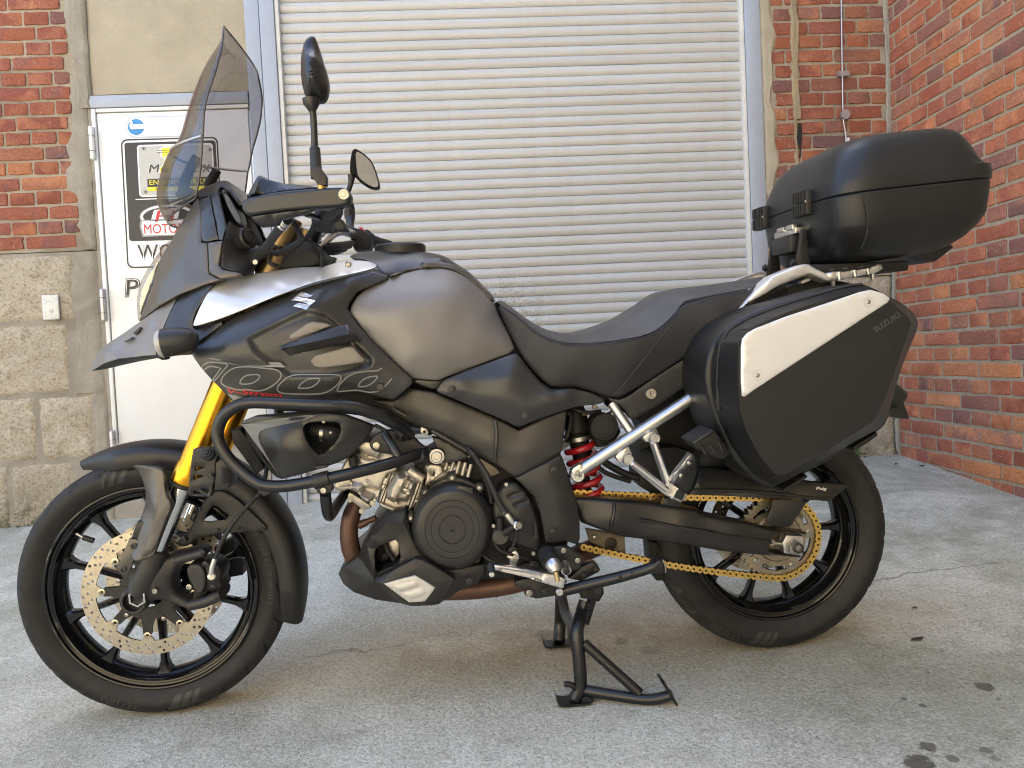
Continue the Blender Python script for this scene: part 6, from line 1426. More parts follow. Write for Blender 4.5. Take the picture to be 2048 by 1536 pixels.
boltp(*T('B1', [(365, 1310)])[0], -.052, 14, CHAIND, bike, 'ring'); boltp(*T('B1', [(268, 1275)])[0], -.052, 7, BOLTM, bike, 'dome')
prism('mudflap', T('B1', [(590, 1300), (660, 1310), (700, 1536), (640, 1536), (600, 1420)]), BLKM, bike, -.03, .03, .003)
# licence plate holder tip seen below the pannier
panel('mudguard_tip', T('B2', [(1262, 715, .0), (1290, 750, .0), (1330, 862, .0), (1322, 866, .0), (1265, 862, .0), (1232, 838, .0), (1240, 770, .0)]), BLK, bike, y=.0, thick=.05, r=.003, res=.012, sm=0)
tube('plate_stay', [(1560, 640, .0), (1700, 720, .0), (1795, 800, .0)], .03, BLK, bike)
# shock absorber
sa, sb = BP(*T('Q', [(215, 560)])[0], -.045), BP(*T('Q', [(320, 1160)])[0], -.045)
sd_ = (sb-sa); sl_ = float(np.linalg.norm(sd_)); sd_ /= sl_
shock = lathe('shock_absorber', sa-sd_*.11, sd_, [(0, .02), (.02, .024), (.05, .030), (.09, .030), (.095, .026), (.11+sl_*.55, .022), (.11+sl_*.55, .010), (.11+sl_+.05, .010)], BLKM, bike, 30)
lathe('preload_collar', sa-sd_*.012, sd_, [(0, .034), (.002, .036), (.012, .036), (.014, .033)], BOLTM, shock, 30)
uu = np.cross(sd_, (0, 1, 0)); uu /= np.linalg.norm(uu); vv = np.cross(sd_, uu)
hel = [sa+sd_*(.012+(sl_+.0)*t)+.0345*(uu*math.cos(2*math.pi*4.6*t)+vv*math.sin(2*math.pi*4.6*t)) for t in np.linspace(0, 1, 150)]
tube('spring', hel, .0082, REDM, shock, px=False, smooth_path=False, n=12)
tube('shock_hose', T('Q', [(90, 250, -.09), (120, 300, -.09), (110, 420, -.09), (60, 560, -.09)]), .006, RUBT, bike)
kn = lathe('preload_knob', BP(*T('Q', [(490, 412)])[0], -.115), AXL, [(-.05, .030), (.0, .030), (.004, .0335), (.016, .0335), (.019, .031), (.019, .027), (.016, .026), (.0165, 0)], BLKM, bike, 40)
prism('knob_base', T('Q', [(330, 380), (420, 330), (640, 360), (700, 480), (600, 640), (430, 660), (380, 540)]), BLKM, kn, -.10, -.03, .008)
for p in ((270, 275), (295, 200), (410, 200), (560, 205)): pass
prism('connector', T('Q', [(375, 172), (420, 172), (440, 215), (380, 220)]), mat('cream_connector', (.62, .55, .40), .5), bike, -.08, -.06, .002)
prism('connector', T('Q', [(190, 265), (290, 250), (310, 290), (240, 300)]), mat('brass_connector', (.45, .30, .10), .4, .5), bike, -.07, -.05, .002)
# subframe tubes
sub = tube('subframe_tube', T('Q', [(178, 945, -.168), (700, 610, -.165), (1640, 0, -.158)])+[(1500, 722, -.15)], .0150, ALU, bike, smooth_path=False, n=22, mirror=True)
lathe('tube_end', BP(*T('Q', [(180, 945)])[0], -.150), AXL, [(0, .0165), (.028, .0165), (.031, .014), (.031, .009), (.026, .0085), (.026, 0)], ALU, sub, 24)
prism('tube_fork', T('Q', [(125, 900), (250, 825), (300, 920), (190, 990), (140, 975)]), ALU, sub, -.182, -.155, .006, sm=1)
boltp(*T('Q', [(192, 942)])[0], -.184, 7.5, BOLTM, sub, 'ring')
tube('subframe_strut', T('Q', [(585, 150, -.135), (800, 465, -.155)]), .0105, ALU, sub, smooth_path=False, n=18)
# pillion peg hanger
ph = None
for (cx, cy) in ((765, 785), (1065, 547)):
    prism('peg_boss', T('Q', [(cx-135, cy-30), (cx-20, cy-150), (cx+10, cy-160), (cx+60, cy-60), (cx+20, cy+40), (cx-80, cy+50), (cx-110, cy+20)]), ALU, sub, -.172, -.150, .004)
    q = lathe('boss_rubber', BP(*T('Q', [(cx-12, cy-8)])[0], -.168), (.05, -1, 0), [(-.01, .0125), (.018, .0125), (.020, .0115), (.020, .0095), (.017, .009), (.017, .005), (.020, .0045), (.020, 0)], ALU, sub, 26)
hang = panel('peg_hanger', T('Q', [(830, 812), (865, 832), (1190, 1095), (1205, 1090), (1040, 600), (1065, 590), (1108, 612), (1255, 960), (1290, 1000), (1335, 1090), (1345, 1140), (1300, 1210), (1240, 1222), (1190, 1195), (800, 868)]), ALU, bike, y=-.192, thick=.016, r=.004, res=.008, sm=0)
tube('peg_arm', T('Q', [(830, 835, -.190), (1215, 1135, -.192)]), .0075, ALU, hang, smooth_path=False, n=8); tube('peg_arm', T('Q', [(1075, 600, -.190), (1235, 1060, -.192)]), .0075, ALU, hang, smooth_path=False, n=8)
pg = panel('pillion_peg', T('Q', [(1262, 1040, -.215), (1300, 960, -.225), (1490, 718, -.23), (1530, 735, -.225), (1525, 800, -.222), (1350, 1030, -.215), (1310, 1080, -.21)]), ALU, bike, thick=.02, r=.003, res=.012, sm=0)
panel('peg_rubber', T('Q', [(1312, 1085, -.222), (1350, 1030, -.226), (1525, 810, -.232), (1540, 745, -.23), (1575, 760, -.222), (1565, 940, -.222), (1475, 1160, -.216), (1440, 1175, -.214), (1335, 1110, -.218)]), RUBT, pg, thick=.03, r=.005, res=.012, sm=0)
panel('peg_end', T('Q', [(1340, 1118, -.214), (1452, 1172, -.212), (1440, 1230, -.21), (1380, 1285, -.208), (1270, 1240, -.206), (1320, 1200, -.21)]), ALU, pg, thick=.02, r=.004, res=.012, sm=0)
panel('peg_pad', T('Q', [(1350, 1130, -.2165), (1432, 1170, -.2145), (1390, 1260, -.211), (1300, 1225, -.211)]), RUBT, pg, thick=.004, r=.002, res=.012, sm=0)
for p in ((1470, 830), (1380, 975)): boltp(*T('Q', [p])[0], -.232, 6, BOLTM, pg, 'dome')
for i in range(7):
    a = T('Q', [(1385+20*i, 985-27*i)])[0]; tube('peg_rib', [a+(-.233,), (a[0]+7, a[1]+3, -.233)], .0026, RUBT, pg, smooth_path=False, n=6)
# rider peg, gear lever, side plate
spl = panel('peg_plate', T('K', [(870, 640), (905, 520), (960, 450), (1040, 400), (1200, 378), (1300, 400), (1500, 540), (1515, 600), (1480, 700), (1440, 745), (1300, 750), (1000, 780)]), BLK, bike, y=-.168, thick=.014, r=.004, res=.010)
for p in ((1222, 448), (1430, 592)): boltp(*T('K', [p])[0], -.176, 6.5, BOLTM, spl, 'ring')
prism('stand_bracket', T('K', [(1430, 740), (1480, 690), (1640, 620), (1700, 640), (1750, 700), (1740, 770), (1560, 860), (1480, 900), (1300, 860)]), BLK, bike, -.15, -.12, .004)
for p in ((1705, 725), (1520, 815), (945, 1040), (720, 1070)): boltp(*T('K', [p])[0], -.156, 6, BLKB if p != (720, 1070) else BOLTM, spl, 'hex')
prism('lower_bracket', T('K', [(510, 900), (650, 860), (850, 860), (1000, 960), (1250, 960), (1240, 1080), (1110, 1120), (820, 1165), (660, 1110), (640, 1030), (520, 990)]), BLK, bike, -.145, -.09, .006)
boltp(*T('K', [(780, 690)])[0], -.16, 11, BLKB, spl, 'hex')
panel('peg_backing', T('K', [(560, 640), (900, 640), (1100, 800), (1300, 880), (1200, 1000), (600, 940)]), BLKM, bike, y=-.12, thick=.04, r=.004, res=.03)
lv = panel('gear_lever', T('K', [(190, 655), (260, 662), (960, 775), (1090, 805), (1180, 830), (1260, 865), (1225, 1000), (1190, 1012), (1120, 985), (960, 940), (700, 850), (300, 755), (195, 735), (165, 690)]), ALU, bike, y=-.205, thick=.012, r=.003, res=.008, sm=0, feats=[(T('K', [(275, 712), (400, 722), (930, 800), (915, 890), (300, 738)]), .004, .002)])
lathe('lever_eye', BP(*T('K', [(1155, 1032)])[0], -.193), AXL, [(0, .0085), (.012, .0085), (.013, .0075), (.013, .004), (.010, .0035), (.010, 0)], ALU, lv, 20)
tube('lever_toe', T('K', [(152, 655, -.218), (160, 720, -.226), (172, 795, -.236)]), .0085, RUBT, lv, smooth_path=False, n=16)
lathe('toe_end', BP(*T('K', [(172, 790)])[0], -.236), (0, -1, 0), [(-.006, .0062), (.004, .0062), (.005, .005), (.005, 0)], ALU, lv, 16)
pv = tube('lever_pivot', T('K', [(1240, 650, -.19), (1262, 745, -.215)]), .0118, ALU, lv, smooth_path=False, n=20)
boltp(*T('K', [(1265, 752)])[0], -.222, 8.5, BLKB, lv, 'ring')
fp = tube('foot_peg', T('K', [(985, 490, -.19), (1010, 560, -.22), (1060, 650, -.27)]), [.0185, .0195, .0175], RUBT, bike, smooth_path=False, n=20)
for i in range(8):
    t = i/8; c = BP(*T('K', [(975+75*t, 470+170*t)])[0], -.186-.08*t)
    lathe('peg_groove', c, (.1, -.85, -.5), [(-.0022, .0165), (-.0008, .0205), (.0008, .0205), (.0022, .0165)], RUBT, fp, 20)
tube('peg_tip', T('K', [(1062, 640, -.272), (1090, 705, -.285), (1108, 760, -.29)]), [.0165, .0155, .008], ALU, fp, smooth_path=False, n=20)
tube('peg_feeler', T('K', [(1110, 755, -.29), (1135, 895, -.292)]), .0052, mat('brass_feeler', (.55, .42, .22), .35, .9), fp, smooth_path=False, n=12)
# side stand folded up
ss = tube('side_stand', T('B7', [(430, 290, -.165), (560, 258, -.172), (700, 225, -.178), (850, 188, -.185), (980, 152, -.19), (1090, 115, -.195)]), [.0135, .0135, .0135, .013, .0125, .0125], SATIN, bike, n=18)
panel('stand_foot', T('B7', [(1085, 95), (1120, 75), (1148, 68), (1166, 110), (1170, 158), (1150, 164), (1105, 172), (1080, 160), (1075, 125)]), SATIN, ss, y=-.20, thick=.03, r=.004, res=.010)
tube('foot_edge', T('B7', [(1146, 68, -.203), (1164, 110, -.204), (1168, 158, -.203)]), .0022, BOLTM, ss, n=8)
for p in ((845, 190), (930, 170)): boltp(*T('B7', [p])[0], -.198, 5, BLKB, ss, 'dome', name='stud')
prism('stand_pivot', T('B7', [(570, 290), (640, 262), (730, 262), (735, 310), (700, 370), (640, 350), (575, 345)]), BLKM, ss, -.15, -.11, .004); boltp(*T('B7', [(692, 282)])[0], -.152, 8, BLKB, ss, 'hex')
# centre stand, feet flat on the ground
def gl(px, py):   # ground point in bike coordinates
    w = on_g(px, py)-BO; return np.array([w@BX, w@BY, w@BZ])
gn = gl(1150, 1405); gf = gl(1118, 1290)
kneeN, kneeF = BP(*T('B7', [(545, 545)])[0], gn[1]+.03), BP(*T('B7', [(440, 330)])[0], .10)
topN = BP(*T('B7', [(600, 360)])[0], -.12)
cs = tube('centre_stand', [topN, BP(*T('B7', [(575, 440)])[0], -.13), BP(*T('B7', [(543, 570)])[0], gn[1]+.02), BP(*T('B7', [(560, 800)])[0], gn[1]+.005), BP(*T('B7', [(566, 960)])[0], gn[1]), gn+np.array([0, 0, .01])], .0155, SATIN, bike, px=False, n=18)
tube('stand_leg', [BP(*T('B7', [(430, 330)])[0], .10), BP(*T('B7', [(425, 500)])[0], .12), gf+np.array([0, 0, .012])], .0165, SATIN, cs, px=False, n=16)
tube('stand_cross', [BP(*T('B7', [(440, 345)])[0], .09), BP(*T('B7', [(470, 470)])[0], .03), BP(*T('B7', [(540, 570)])[0], -.10)], [.013, .0135, .013], SATIN, cs, px=False, n=14)
tube('stand_cross', [BP(*T('B7', [(500, 550)])[0], -.06), BP(*T('B7', [(512, 640)])[0], -.11), BP(*T('B7', [(550, 760)])[0], -.135)], .011, SATIN, cs, px=False, n=12)
tube('stand_lever', [BP(*T('B7', [(590, 655)])[0], gn[1]+.01), BP(*T('B7', [(985, 1010)])[0], gn[1]-.035)], .0118, SATIN, cs, px=False, n=16)
tube('stand_lever', [BP(*T('B7', [(590, 988)])[0], gn[1]), BP(*T('B7', [(800, 1022)])[0], gn[1]-.02), BP(*T('B7', [(1000, 1050)])[0], gn[1]-.04), BP(*T('B7', [(1100, 1048)])[0], gn[1]-.05), BP(*T('B7', [(1215, 1020)])[0], gn[1]-.06)], [.0135, .013, .0125, .0125, .012], SATIN, cs, px=False, n=16)
prism('lever_pad', T('B7', [(1142, 942), (1165, 940), (1205, 1000), (1258, 1095), (1250, 1110), (1215, 1065), (1180, 1000)]), SATIN, cs, gn[1]-.085, gn[1]-.035, .003)
def foot(g, w):
    V = []; Fs = []; sec = [(-.046, .020), (-.040, .004), (-.025, .001), (.030, .001), (.040, .010)]
    for (x, z) in sec:
        for (y, dz) in ((-w, 0), (w, 0), (w, .005), (-w, .005)): V.append(g+np.array([x, y, z+dz+.001 - (GC-.0436)*y*0]))
    for i in range(len(sec)-1):
        for k in range(4): Fs.append((i*4+k, i*4+(k+1) % 4, (i+1)*4+(k+1) % 4, (i+1)*4+k))
    Fs += [(0, 1, 2, 3), (16, 19, 18, 17)]
    return mk('stand_foot', V, Fs, SATIN, cs, 30)
foot(gn, .022); foot(gf, .022)
tube('foot_strap', T('B7', [(455, 945, float(gn[1])-.005), (500, 950, float(gn[1])-.005), (545, 985, float(gn[1])-.005)]), .007, SATIN, cs, n=8)
spa, spb = BP(*T('B7', [(650, 340)])[0], -.14), BP(*T('B7', [(595, 520)])[0], -.145)
dd = spb-spa; Ls = float(np.linalg.norm(dd)); dd /= Ls; u2 = np.cross(dd, (0, 1, 0)); u2 /= np.linalg.norm(u2); v2 = np.cross(dd, u2)
tube('return_spring', [spa+dd*Ls*t+.0095*(u2*math.cos(2*math.pi*13*t)+v2*math.sin(2*math.pi*13*t)) for t in np.linspace(0, 1, 190)], .0022, SATIN, cs, px=False, smooth_path=False, n=6)
tube('spring_hook', [spb, spb+dd*.012, BP(*T('B7', [(580, 555)])[0], -.15)], .0026, SATIN, cs, px=False, n=6)
# grab rail and rack
rail = panel('grab_rail', T('G', [(112, 843, -.150), (240, 700, -.152), (360, 570, -.154), (480, 450, -.155), (640, 312, -.155), (760, 262, -.155), (880, 212, -.154), (1030, 166, -.152), (1080, 172, -.15), (1180, 232, -.15), (1290, 282, -.15), (1330, 320, -.15), (1330, 378, -.15), (1290, 372, -.15), (1100, 292, -.15), (1050, 300, -.15), (900, 360, -.152), (740, 422, -.154), (620, 490, -.156), (500, 562, -.156), (330, 652, -.154), (200, 780, -.15), (155, 843, -.15)]), SILV, bike, thick=.045, r=.005, res=.010, sm=0, mirror=True, inner=T('G', [(600, 430, -.158), (900, 300, -.156)]))
rk = panel('luggage_rack', T('G', [(1280, 282), (1330, 265), (1400, 250), (1420, 262), (1480, 252), (1495, 262), (1580, 248), (1600, 238), (1640, 232), (1660, 242), (1745, 222), (1800, 214), (1885, 188), (1900, 172), (1945, 168), (1970, 222), (1900, 268), (1840, 285), (1745, 298), (1700, 312), (1600, 328), (1480, 358), (1430, 360), (1330, 380)]), ALU, bike, y=-.15, thick=.30, r=.003, res=.014, sm=0)
for i, x in enumerate((1310, 1480, 1660, 1830)):
    prism('rack_rib', T('G', [(x-10, 235-16*i), (x+60, 218-16*i), (x+90, 240-16*i), (x-20, 255-16*i)]), ALU, rk, -.13, .13, .002)
for p0, p1 in (((1430, 262), (1440, 355)), ((1615, 240), (1630, 320)), ((1770, 222), (1790, 292))): tube('rack_edge', T('G', [p0+(-.152,), p1+(-.152,)]), .0045, ALU, rk, smooth_path=False, n=8)
tube('rack_peg', T('G', [(1355, 370, -.11), (1362, 455, -.11)]), [.0065, .004], ALU, rk, smooth_path=False, n=12); tube('rack_peg', T('G', [(1835, 285, -.11), (1838, 365, -.11)]), [.0065, .004], ALU, rk, smooth_path=False, n=12)
panel('tail_cover', T('G', [(160, 843, -.14), (330, 655, -.148), (500, 565, -.15), (740, 425, -.15), (800, 430, -.14), (830, 500, -.13), (760, 560, -.13), (560, 680, -.13), (420, 780, -.13), (300, 843, -.13)]), BLK, bike, y=-.14, thick=.02, r=.004, res=.014)
prism('tail_block', T('G', [(820, 445), (1000, 380), (1300, 350), (1500, 380), (1600, 400), (1300, 470), (940, 540), (700, 640), (740, 560)]), BLKM, bike, -.10, .10, .008)
prism('rail_lug', T('G', [(980, 380), (1060, 338), (1110, 345), (1080, 375), (990, 408)]), SILV, rail, -.12, -.10, .002)
# ------------------------------------------------------------------ handlebar, guards, mirrors
hg_ = panel('hand_guard', T('H', [(20, 500, -.37), (10, 440, -.368), (30, 400, -.37), (80, 370, -.375), (300, 318, -.39), (600, 280, -.405), (900, 258, -.42), (1140, 246, -.428), (1190, 254, -.43), (1240, 290, -.43), (1262, 345, -.43), (1255, 395, -.43), (1220, 445, -.428), (1150, 475, -.425), (900, 490, -.418), (700, 500, -.41), (400, 530, -.395), (120, 578, -.375), (60, 560, -.37)]), SATIN, bike,
            inner=(), lam=2e-4, thick=.03, r=.006, res=.008, holes=[T('H', [(240, 418), (420, 390), (600, 362), (768, 338), (772, 398), (600, 415), (420, 432), (250, 455), (200, 450)])])
panel('guard_inner', T('H', [(190, 440), (400, 360), (790, 320), (800, 420), (500, 460), (200, 480)]), BLK, hg_, y=-.355, thick=.02, r=.002, res=.02)
prism('guard_tab', T('H', [(415, 392), (496, 386), (500, 424), (428, 430)]), INKW, hg_, -.385, -.38, .001)
panel('guard_deflector', T('H', [(72, 365, -.365), (120, 270, -.365), (195, 130, -.36), (225, 116, -.36), (270, 132, -.36), (340, 168, -.365), (480, 205, -.37), (650, 222, -.378), (800, 238, -.388), (875, 250, -.395), (700, 268, -.395), (500, 290, -.388), (250, 328, -.378)]), SATIN, hg_, thick=.012, r=.002, res=.009, sm=0, lin_=True, inner=T('H', [(225, 150, -.366), (170, 310, -.384)]))
panel('guard_flap', T('H', [(115, 590, -.372), (300, 560, -.385), (600, 520, -.40), (920, 485, -.41), (720, 560, -.40), (520, 612, -.39), (470, 620, -.385), (440, 680, -.38), (380, 695, -.375), (240, 705, -.37), (170, 650, -.37)]), SATIN, hg_, thick=.010, r=.002, res=.010, sm=0)
lathe('bar_end', BP(*T('H', [(1182, 338)])[0], -.437), AXL, [(-.004, .0098), (.003, .0098), (.004, .009), (.004, .0068), (.0028, .0065), (.0028, .0045), (.0040, .004), (.0040, 0)], BOLTM, hg_, 28)
hb_ = tube('handlebar', T('H', [(800, 1000, .0), (830, 985, .02), (900, 915, .05), (1000, 825, .10), (1080, 770, .15), (1150, 752, .19), (1230, 770, .23), (1300, 795, .27), (1340, 810, .29)]), .0122, ALU, bike, n=20)
tube('handlebar_near', T('H', [(800, 1000, .0), (800, 960, -.03), (850, 850, -.08), (905, 700, -.16), (960, 600, -.24), (1030, 500, -.34), (1150, 380, -.42)]), .0118, SATIN, hb_, n=16)
tube('grip', T('H', [(960, 605, -.24), (1030, 500, -.34), (1130, 395, -.41)]), .0175, RUBT, hb_, n=18)
for (x, y, yy, r) in ((985, 585, -.25, .021), (1040, 520, -.30, .022), (930, 640, -.22, .020)): lathe('grip_collar', BP(*T('H', [(x, y)])[0], yy), (.25, -.9, .35), [(-.012, r), (.0, r*1.06), (.012, r)], RUBT, hb_, 22)
tube('lever', T('H', [(930, 640, -.24), (880, 600, -.30), (760, 560, -.37)]), .006, SATIN, hb_, n=8)
tube('grip', T('H', [(1430, 800, .33), (1520, 870, .38), (1650, 910, .44), (1700, 925, .46)]), .0175, RUBT, hb_, n=18)
prism('switch_cluster', T('H', [(1210, 740), (1280, 705), (1390, 735), (1480, 800), (1490, 900), (1470, 965), (1300, 965), (1270, 900), (1250, 800)]), BLKM, hb_, .26, .34, .006)
prism('stop_switch', T('H', [(1345, 708), (1385, 705), (1425, 755), (1420, 778), (1370, 745)]), mat('red_switch', (.55, .02, .05), .4), hb_, .27, .30, .003)
prism('master_cylinder', T('H', [(870, 650), (1000, 620), (1110, 600), (1170, 640), (1195, 710), (1110, 745), (990, 745), (890, 720)]), BLKM, hb_, .12, .22, .006)
lathe('cylinder_cap', BP(*T('H', [(1130, 685)])[0], .118), AXL, [(0, .016), (.004, .016), (.005, .012), (.003, .011), (.003, 0)], BLK, hb_, 20)
lathe('clamp_bolt', BP(*T('H', [(925, 780)])[0], .02), (-.4, -.8, .4), [(0, .013), (.006, .014), (.010, .011), (.012, .0105), (.014, 0)], CHROME, hb_, 18)
tube('banjo', T('H', [(800, 880, .0), (860, 860, .0), (915, 830, .0)]), .0075, CHROME, hb_, n=12)
for i, (x, y) in enumerate(((830, 880), (865, 868), (900, 850))): lathe('banjo_ring', BP(*T('H', [(x, y)])[0], -.004), (.8, -.2, .35), [(-.004, .009), (.0, .0105), (.004, .009)], CHROME, hb_, 14)
clamp = panel('triple_clamp', T('H', [(330, 1010), (480, 900), (640, 860), (760, 870), (900, 960), (940, 1080), (900, 1150), (500, 1200), (340, 1160)]), BLKM, bike, y=-.12, bridge=True, r=.008, res=.02)
prism('riser', T('H', [(700, 960), (860, 900), (920, 980), (930, 1100), (800, 1140), (730, 1100)]), BLKM, clamp, -.06, .06, .008)
prism('dash_stay', T('H', [(350, 960), (380, 900), (470, 925), (440, 960), (400, 940), (380, 985)]), BLKM, clamp, -.14, -.12, .003)
tube('clutch_line', T('H', [(545, 625, -.33), (500, 680, -.30), (400, 790, -.25), (300, 930, -.2), (220, 1010, -.17), (150, 1100, -.15), (110, 1200, -.14)]), .0092, RUBT, bike, n=14)
for t in ((530, 640, -.32), (508, 665, -.31), (486, 695, -.295)): lathe('line_ferrule', BP(*T('H', [t[:2]])[0], t[2]), (-.6, .4, -.6), [(-.006, .0085), (-.004, .0105), (.004, .0105), (.006, .0085)], ALU, bike, 16)
for pts, r in (([(590, 620, -.30), (640, 720, -.28), (700, 810, -.25), (690, 830, -.22)], .0055), ([(720, 840, -.2), (560, 940, -.17), (430, 1000, -.15), (340, 1000, -.14), (200, 1060, -.14)], .006), ([(850, 640, -.2), (800, 760, -.18), (700, 880, -.15), (560, 980, -.14), (400, 1020, -.13)], .0045),
               ([(760, 860, -.16), (860, 910, -.15), (930, 980, -.14), (930, 1080, -.13), (940, 1160, -.12)], .0042), ([(330, 1010, -.15), (320, 1080, -.15), (360, 1130, -.15), (440, 1150, -.14)], .0042), ([(860, 740, -.1), (760, 830, -.1), (640, 900, -.12), (520, 900, -.13)], .004),
               ([(1250, 920, .2), (1100, 940, .1), (960, 950, .05)], .008), ([(1200, 960, .2), (1080, 1000, .1), (950, 990, .05)], .006), ([(1280, 880, .2), (1150, 900, .1), (1010, 910, .05)], .006)):
    tube('cable', T('H', pts), r, RUBT, bike, n=8)
prism('switch_near', T('H', [(880, 640), (960, 600), (1020, 640), (1020, 720), (900, 730)]), BLKM, hb_, -.22, -.14, .005)
lathe('ignition_ring', BP(*T('H', [(400, 1040)])[0], -.10), (0, -.6, .8), [(-.01, .012), (.004, .012), (.006, .008)], BOLTM, clamp, 16)
prism('key_tag', T('H', [(1000, 1110), (1060, 1040), (1095, 1060), (1050, 1110), (980, 1138)]), BLK, clamp, -.10, -.08, .002)
boltp(*T('H', [(175, 1105)])[0], -.19, 6, BOLTM, clamp, 'ring')
def mirror(side):
    y = -.41
    sh_ = T('A2', [(600, 380), (602, 320), (622, 240), (650, 212), (673, 206), (688, 216), (705, 262), (730, 345), (758, 430), (772, 500), (768, 550), (755, 590), (735, 606), (705, 609), (665, 606), (640, 600), (618, 545), (602, 470)])
    st = panel('mirror', [p+(y,) for p in sh_], SATIN, bike, inner=T('A2', [(650, 330, y-.026), (650, 450, y-.032), (690, 480, y-.032), (700, 360, y-.024)]), thick=.010, r=.008, res=.009, key='mir', label='left mirror, back of its shell towards the viewer')
    ribbon('mirror_emblem', [T('A2', q) for q in ([(640, 432), (694, 412), (697, 426)], [(642, 448), (698, 430)], [(650, 470), (654, 500)], [(664, 466), (703, 450), (706, 486)])], 2.2, FIELD['mir'], mat('emboss_black', (.028, .027, .026), .4), st, dy=-.0016, step=3)
    tube('mirror_stem', T('A2', [(672, 640, y-.005), (680, 700, y), (685, 790, y), (688, 900, y)]), .0062, SATIN, st, n=14)
    lathe('stem_cone', BP(*T('A2', [(668, 610)])[0], y-.004), (.05, 0, -1), [(-.005, .016), (.004, .015), (.018, .0062)], SATIN, st, 20)
    lathe('stem_sleeve', BP(*T('A2', [(688, 880)])[0], y), (0, 0, -1), [(0, .0075), (.004, .0098), (.040, .0105), (.0405, .0108), (.058, .0108)], BLK, st, 22)
    prism('stem_offset', T('A2', [(660, 1000), (718, 998), (758, 1055), (756, 1106), (745, 1112), (705, 1104), (662, 1046)]), BLK, st, y-.012, y+.012, .002)
    lathe('stem_nut', BP(*T('A2', [(730, 1115)])[0], y), (0, 0, -1), [(-.008, .0085), (.012, .0085)], mat('brass_nut', (.40, .26, .09), .35, .9), st, 16)
    return st
mirror(0)
yR = .40
mslope = lambda x: .36+(x-898)/182*.085
mr = panel('mirror', [q+(mslope(x_)+.012,) for q, x_ in [(T('A2', [pp])[0], pp[0]) for pp in [(898, 990), (902, 945), (912, 900), (925, 890), (942, 893), (985, 920), (1030, 962), (1055, 1020), (1080, 1108), (1076, 1132), (1050, 1138), (1010, 1126), (960, 1092), (920, 1050), (898, 1038)]]], SATIN, bike, thick=.014, r=.005, res=.010, label='right mirror, its glass towards the rear')
mgl = panel('mirror_glass', [q+(mslope(x_)+.009,) for q, x_ in [(T('A2', [pp])[0], pp[0]) for pp in [(932, 903), (985, 932), (1025, 972), (1048, 1025), (1072, 1104), (1066, 1122), (1045, 1124), (1000, 1104), (948, 1062), (938, 1000)]]], MIRRM, mr, thick=.003, r=.0, res=.014)
tube('mirror_stem', T('A2', [(910, 1050, .40), (905, 1100, .40), (888, 1150, .40), (880, 1180, .40), (895, 1230, .40), (902, 1290, .40), (900, 1350, .38), (905, 1400, .34)]), [.012, .008, .0075, .0075, .014, .014, .012, .012], SATIN, mr, n=14)
lathe('stem_nut', BP(*T('A2', [(898, 1285)])[0], .40), (0, 0, -1), [(-.012, .016), (.012, .016)], BLK, mr, 8)

# ------------------------------------------------------------------ luggage (lifts off: things of their own)
def luggage_root(name, off, label, cat):
    o = empty(name, (0, 0, 0), label=label, category=cat); o.matrix_world = BMAT @ Matrix.Translation(Vector(off)); OFF[o.name] = np.array(off, float); return o
pan = luggage_root('pannier', (1.45, -.30, .52), 'black side pannier with a silver plate and embossed lettering, over the rear wheel', 'pannier')
OUTL = [(283, 700), (288, 560), (330, 462), (390, 397), (470, 342), (600, 286), (800, 226), (1000, 176), (1080, 168), (1150, 190), (1240, 240), (1300, 270), (1365, 325), (1385, 370), (1375, 420), (1330, 520), (1285, 640), (1235, 830), (1222, 880), (1180, 930), (1050, 1000), (800, 1150), (680, 1215), (620, 1226), (560, 1202), (480, 1130), (420, 1060), (380, 985), (330, 870)]
shell = panel('pannier_shell', [p+(-.30,) for p in T('B2', OUTL)], CASEM, pan, thick=.15, r=.010, res=.014, y=-.30)
LID = [(352, 690), (356, 560), (372, 470), (420, 410), (500, 360), (620, 310), (800, 252), (1000, 196), (1085, 184), (1150, 202), (1235, 250), (1300, 282), (1358, 330), (1376, 372), (1368, 418), (1322, 516), (1278, 636), (1226, 826), (1212, 872), (1172, 918), (1050, 985), (800, 1130), (690, 1190), (640, 1205), (590, 1185), (520, 1110), (450, 1010), (400, 900), (365, 800)]
INN = [(462, 820), (448, 640), (452, 470), (500, 400), (620, 345), (900, 255), (1090, 200), (1130, 206), (1230, 262), (1325, 345), (1338, 375), (1290, 520), (1190, 790), (1140, 880), (900, 1030), (690, 1150), (645, 1155), (560, 1050), (490, 920)]
lid = panel('pannier_lid', [tuple(q_)+(-.345,) for q_ in T('B2', [tuple(w_) for w_ in resample(np.array(LID, float), 60)])], CASEM, pan, y=-.345, thick=.035, r=.006, res=.010, key='lid', sm=0, lin_=True, inner=[tuple(q_)+(-.408,) for q_ in T('B2', [tuple(w_) for w_ in resample(np.array(INN, float), 42)]+[(700, 600), (900, 500), (1100, 450), (700, 900), (900, 800), (1000, 650), (600, 800)])])
lf = FIELD['lid']
SP_ = [(468, 500), (474, 455), (500, 425), (545, 400), (700, 340), (900, 275), (1080, 214), (1135, 203), (1195, 220), (1236, 246), (1220, 270), (1100, 348), (800, 545), (540, 715), (490, 752), (474, 748), (468, 680)]
plate = panel('silver_plate', T('B2', [p+(-.412,) for p in SP_]), mat('satin_plate', (.70, .685, .65), .34, .35, .03, 8, .04, 1500, dirt=.05, dirtcol=(.4, .37, .33)), pan, y=-.411, thick=.010, r=.004, res=.012, sm=0, flat_field=None)
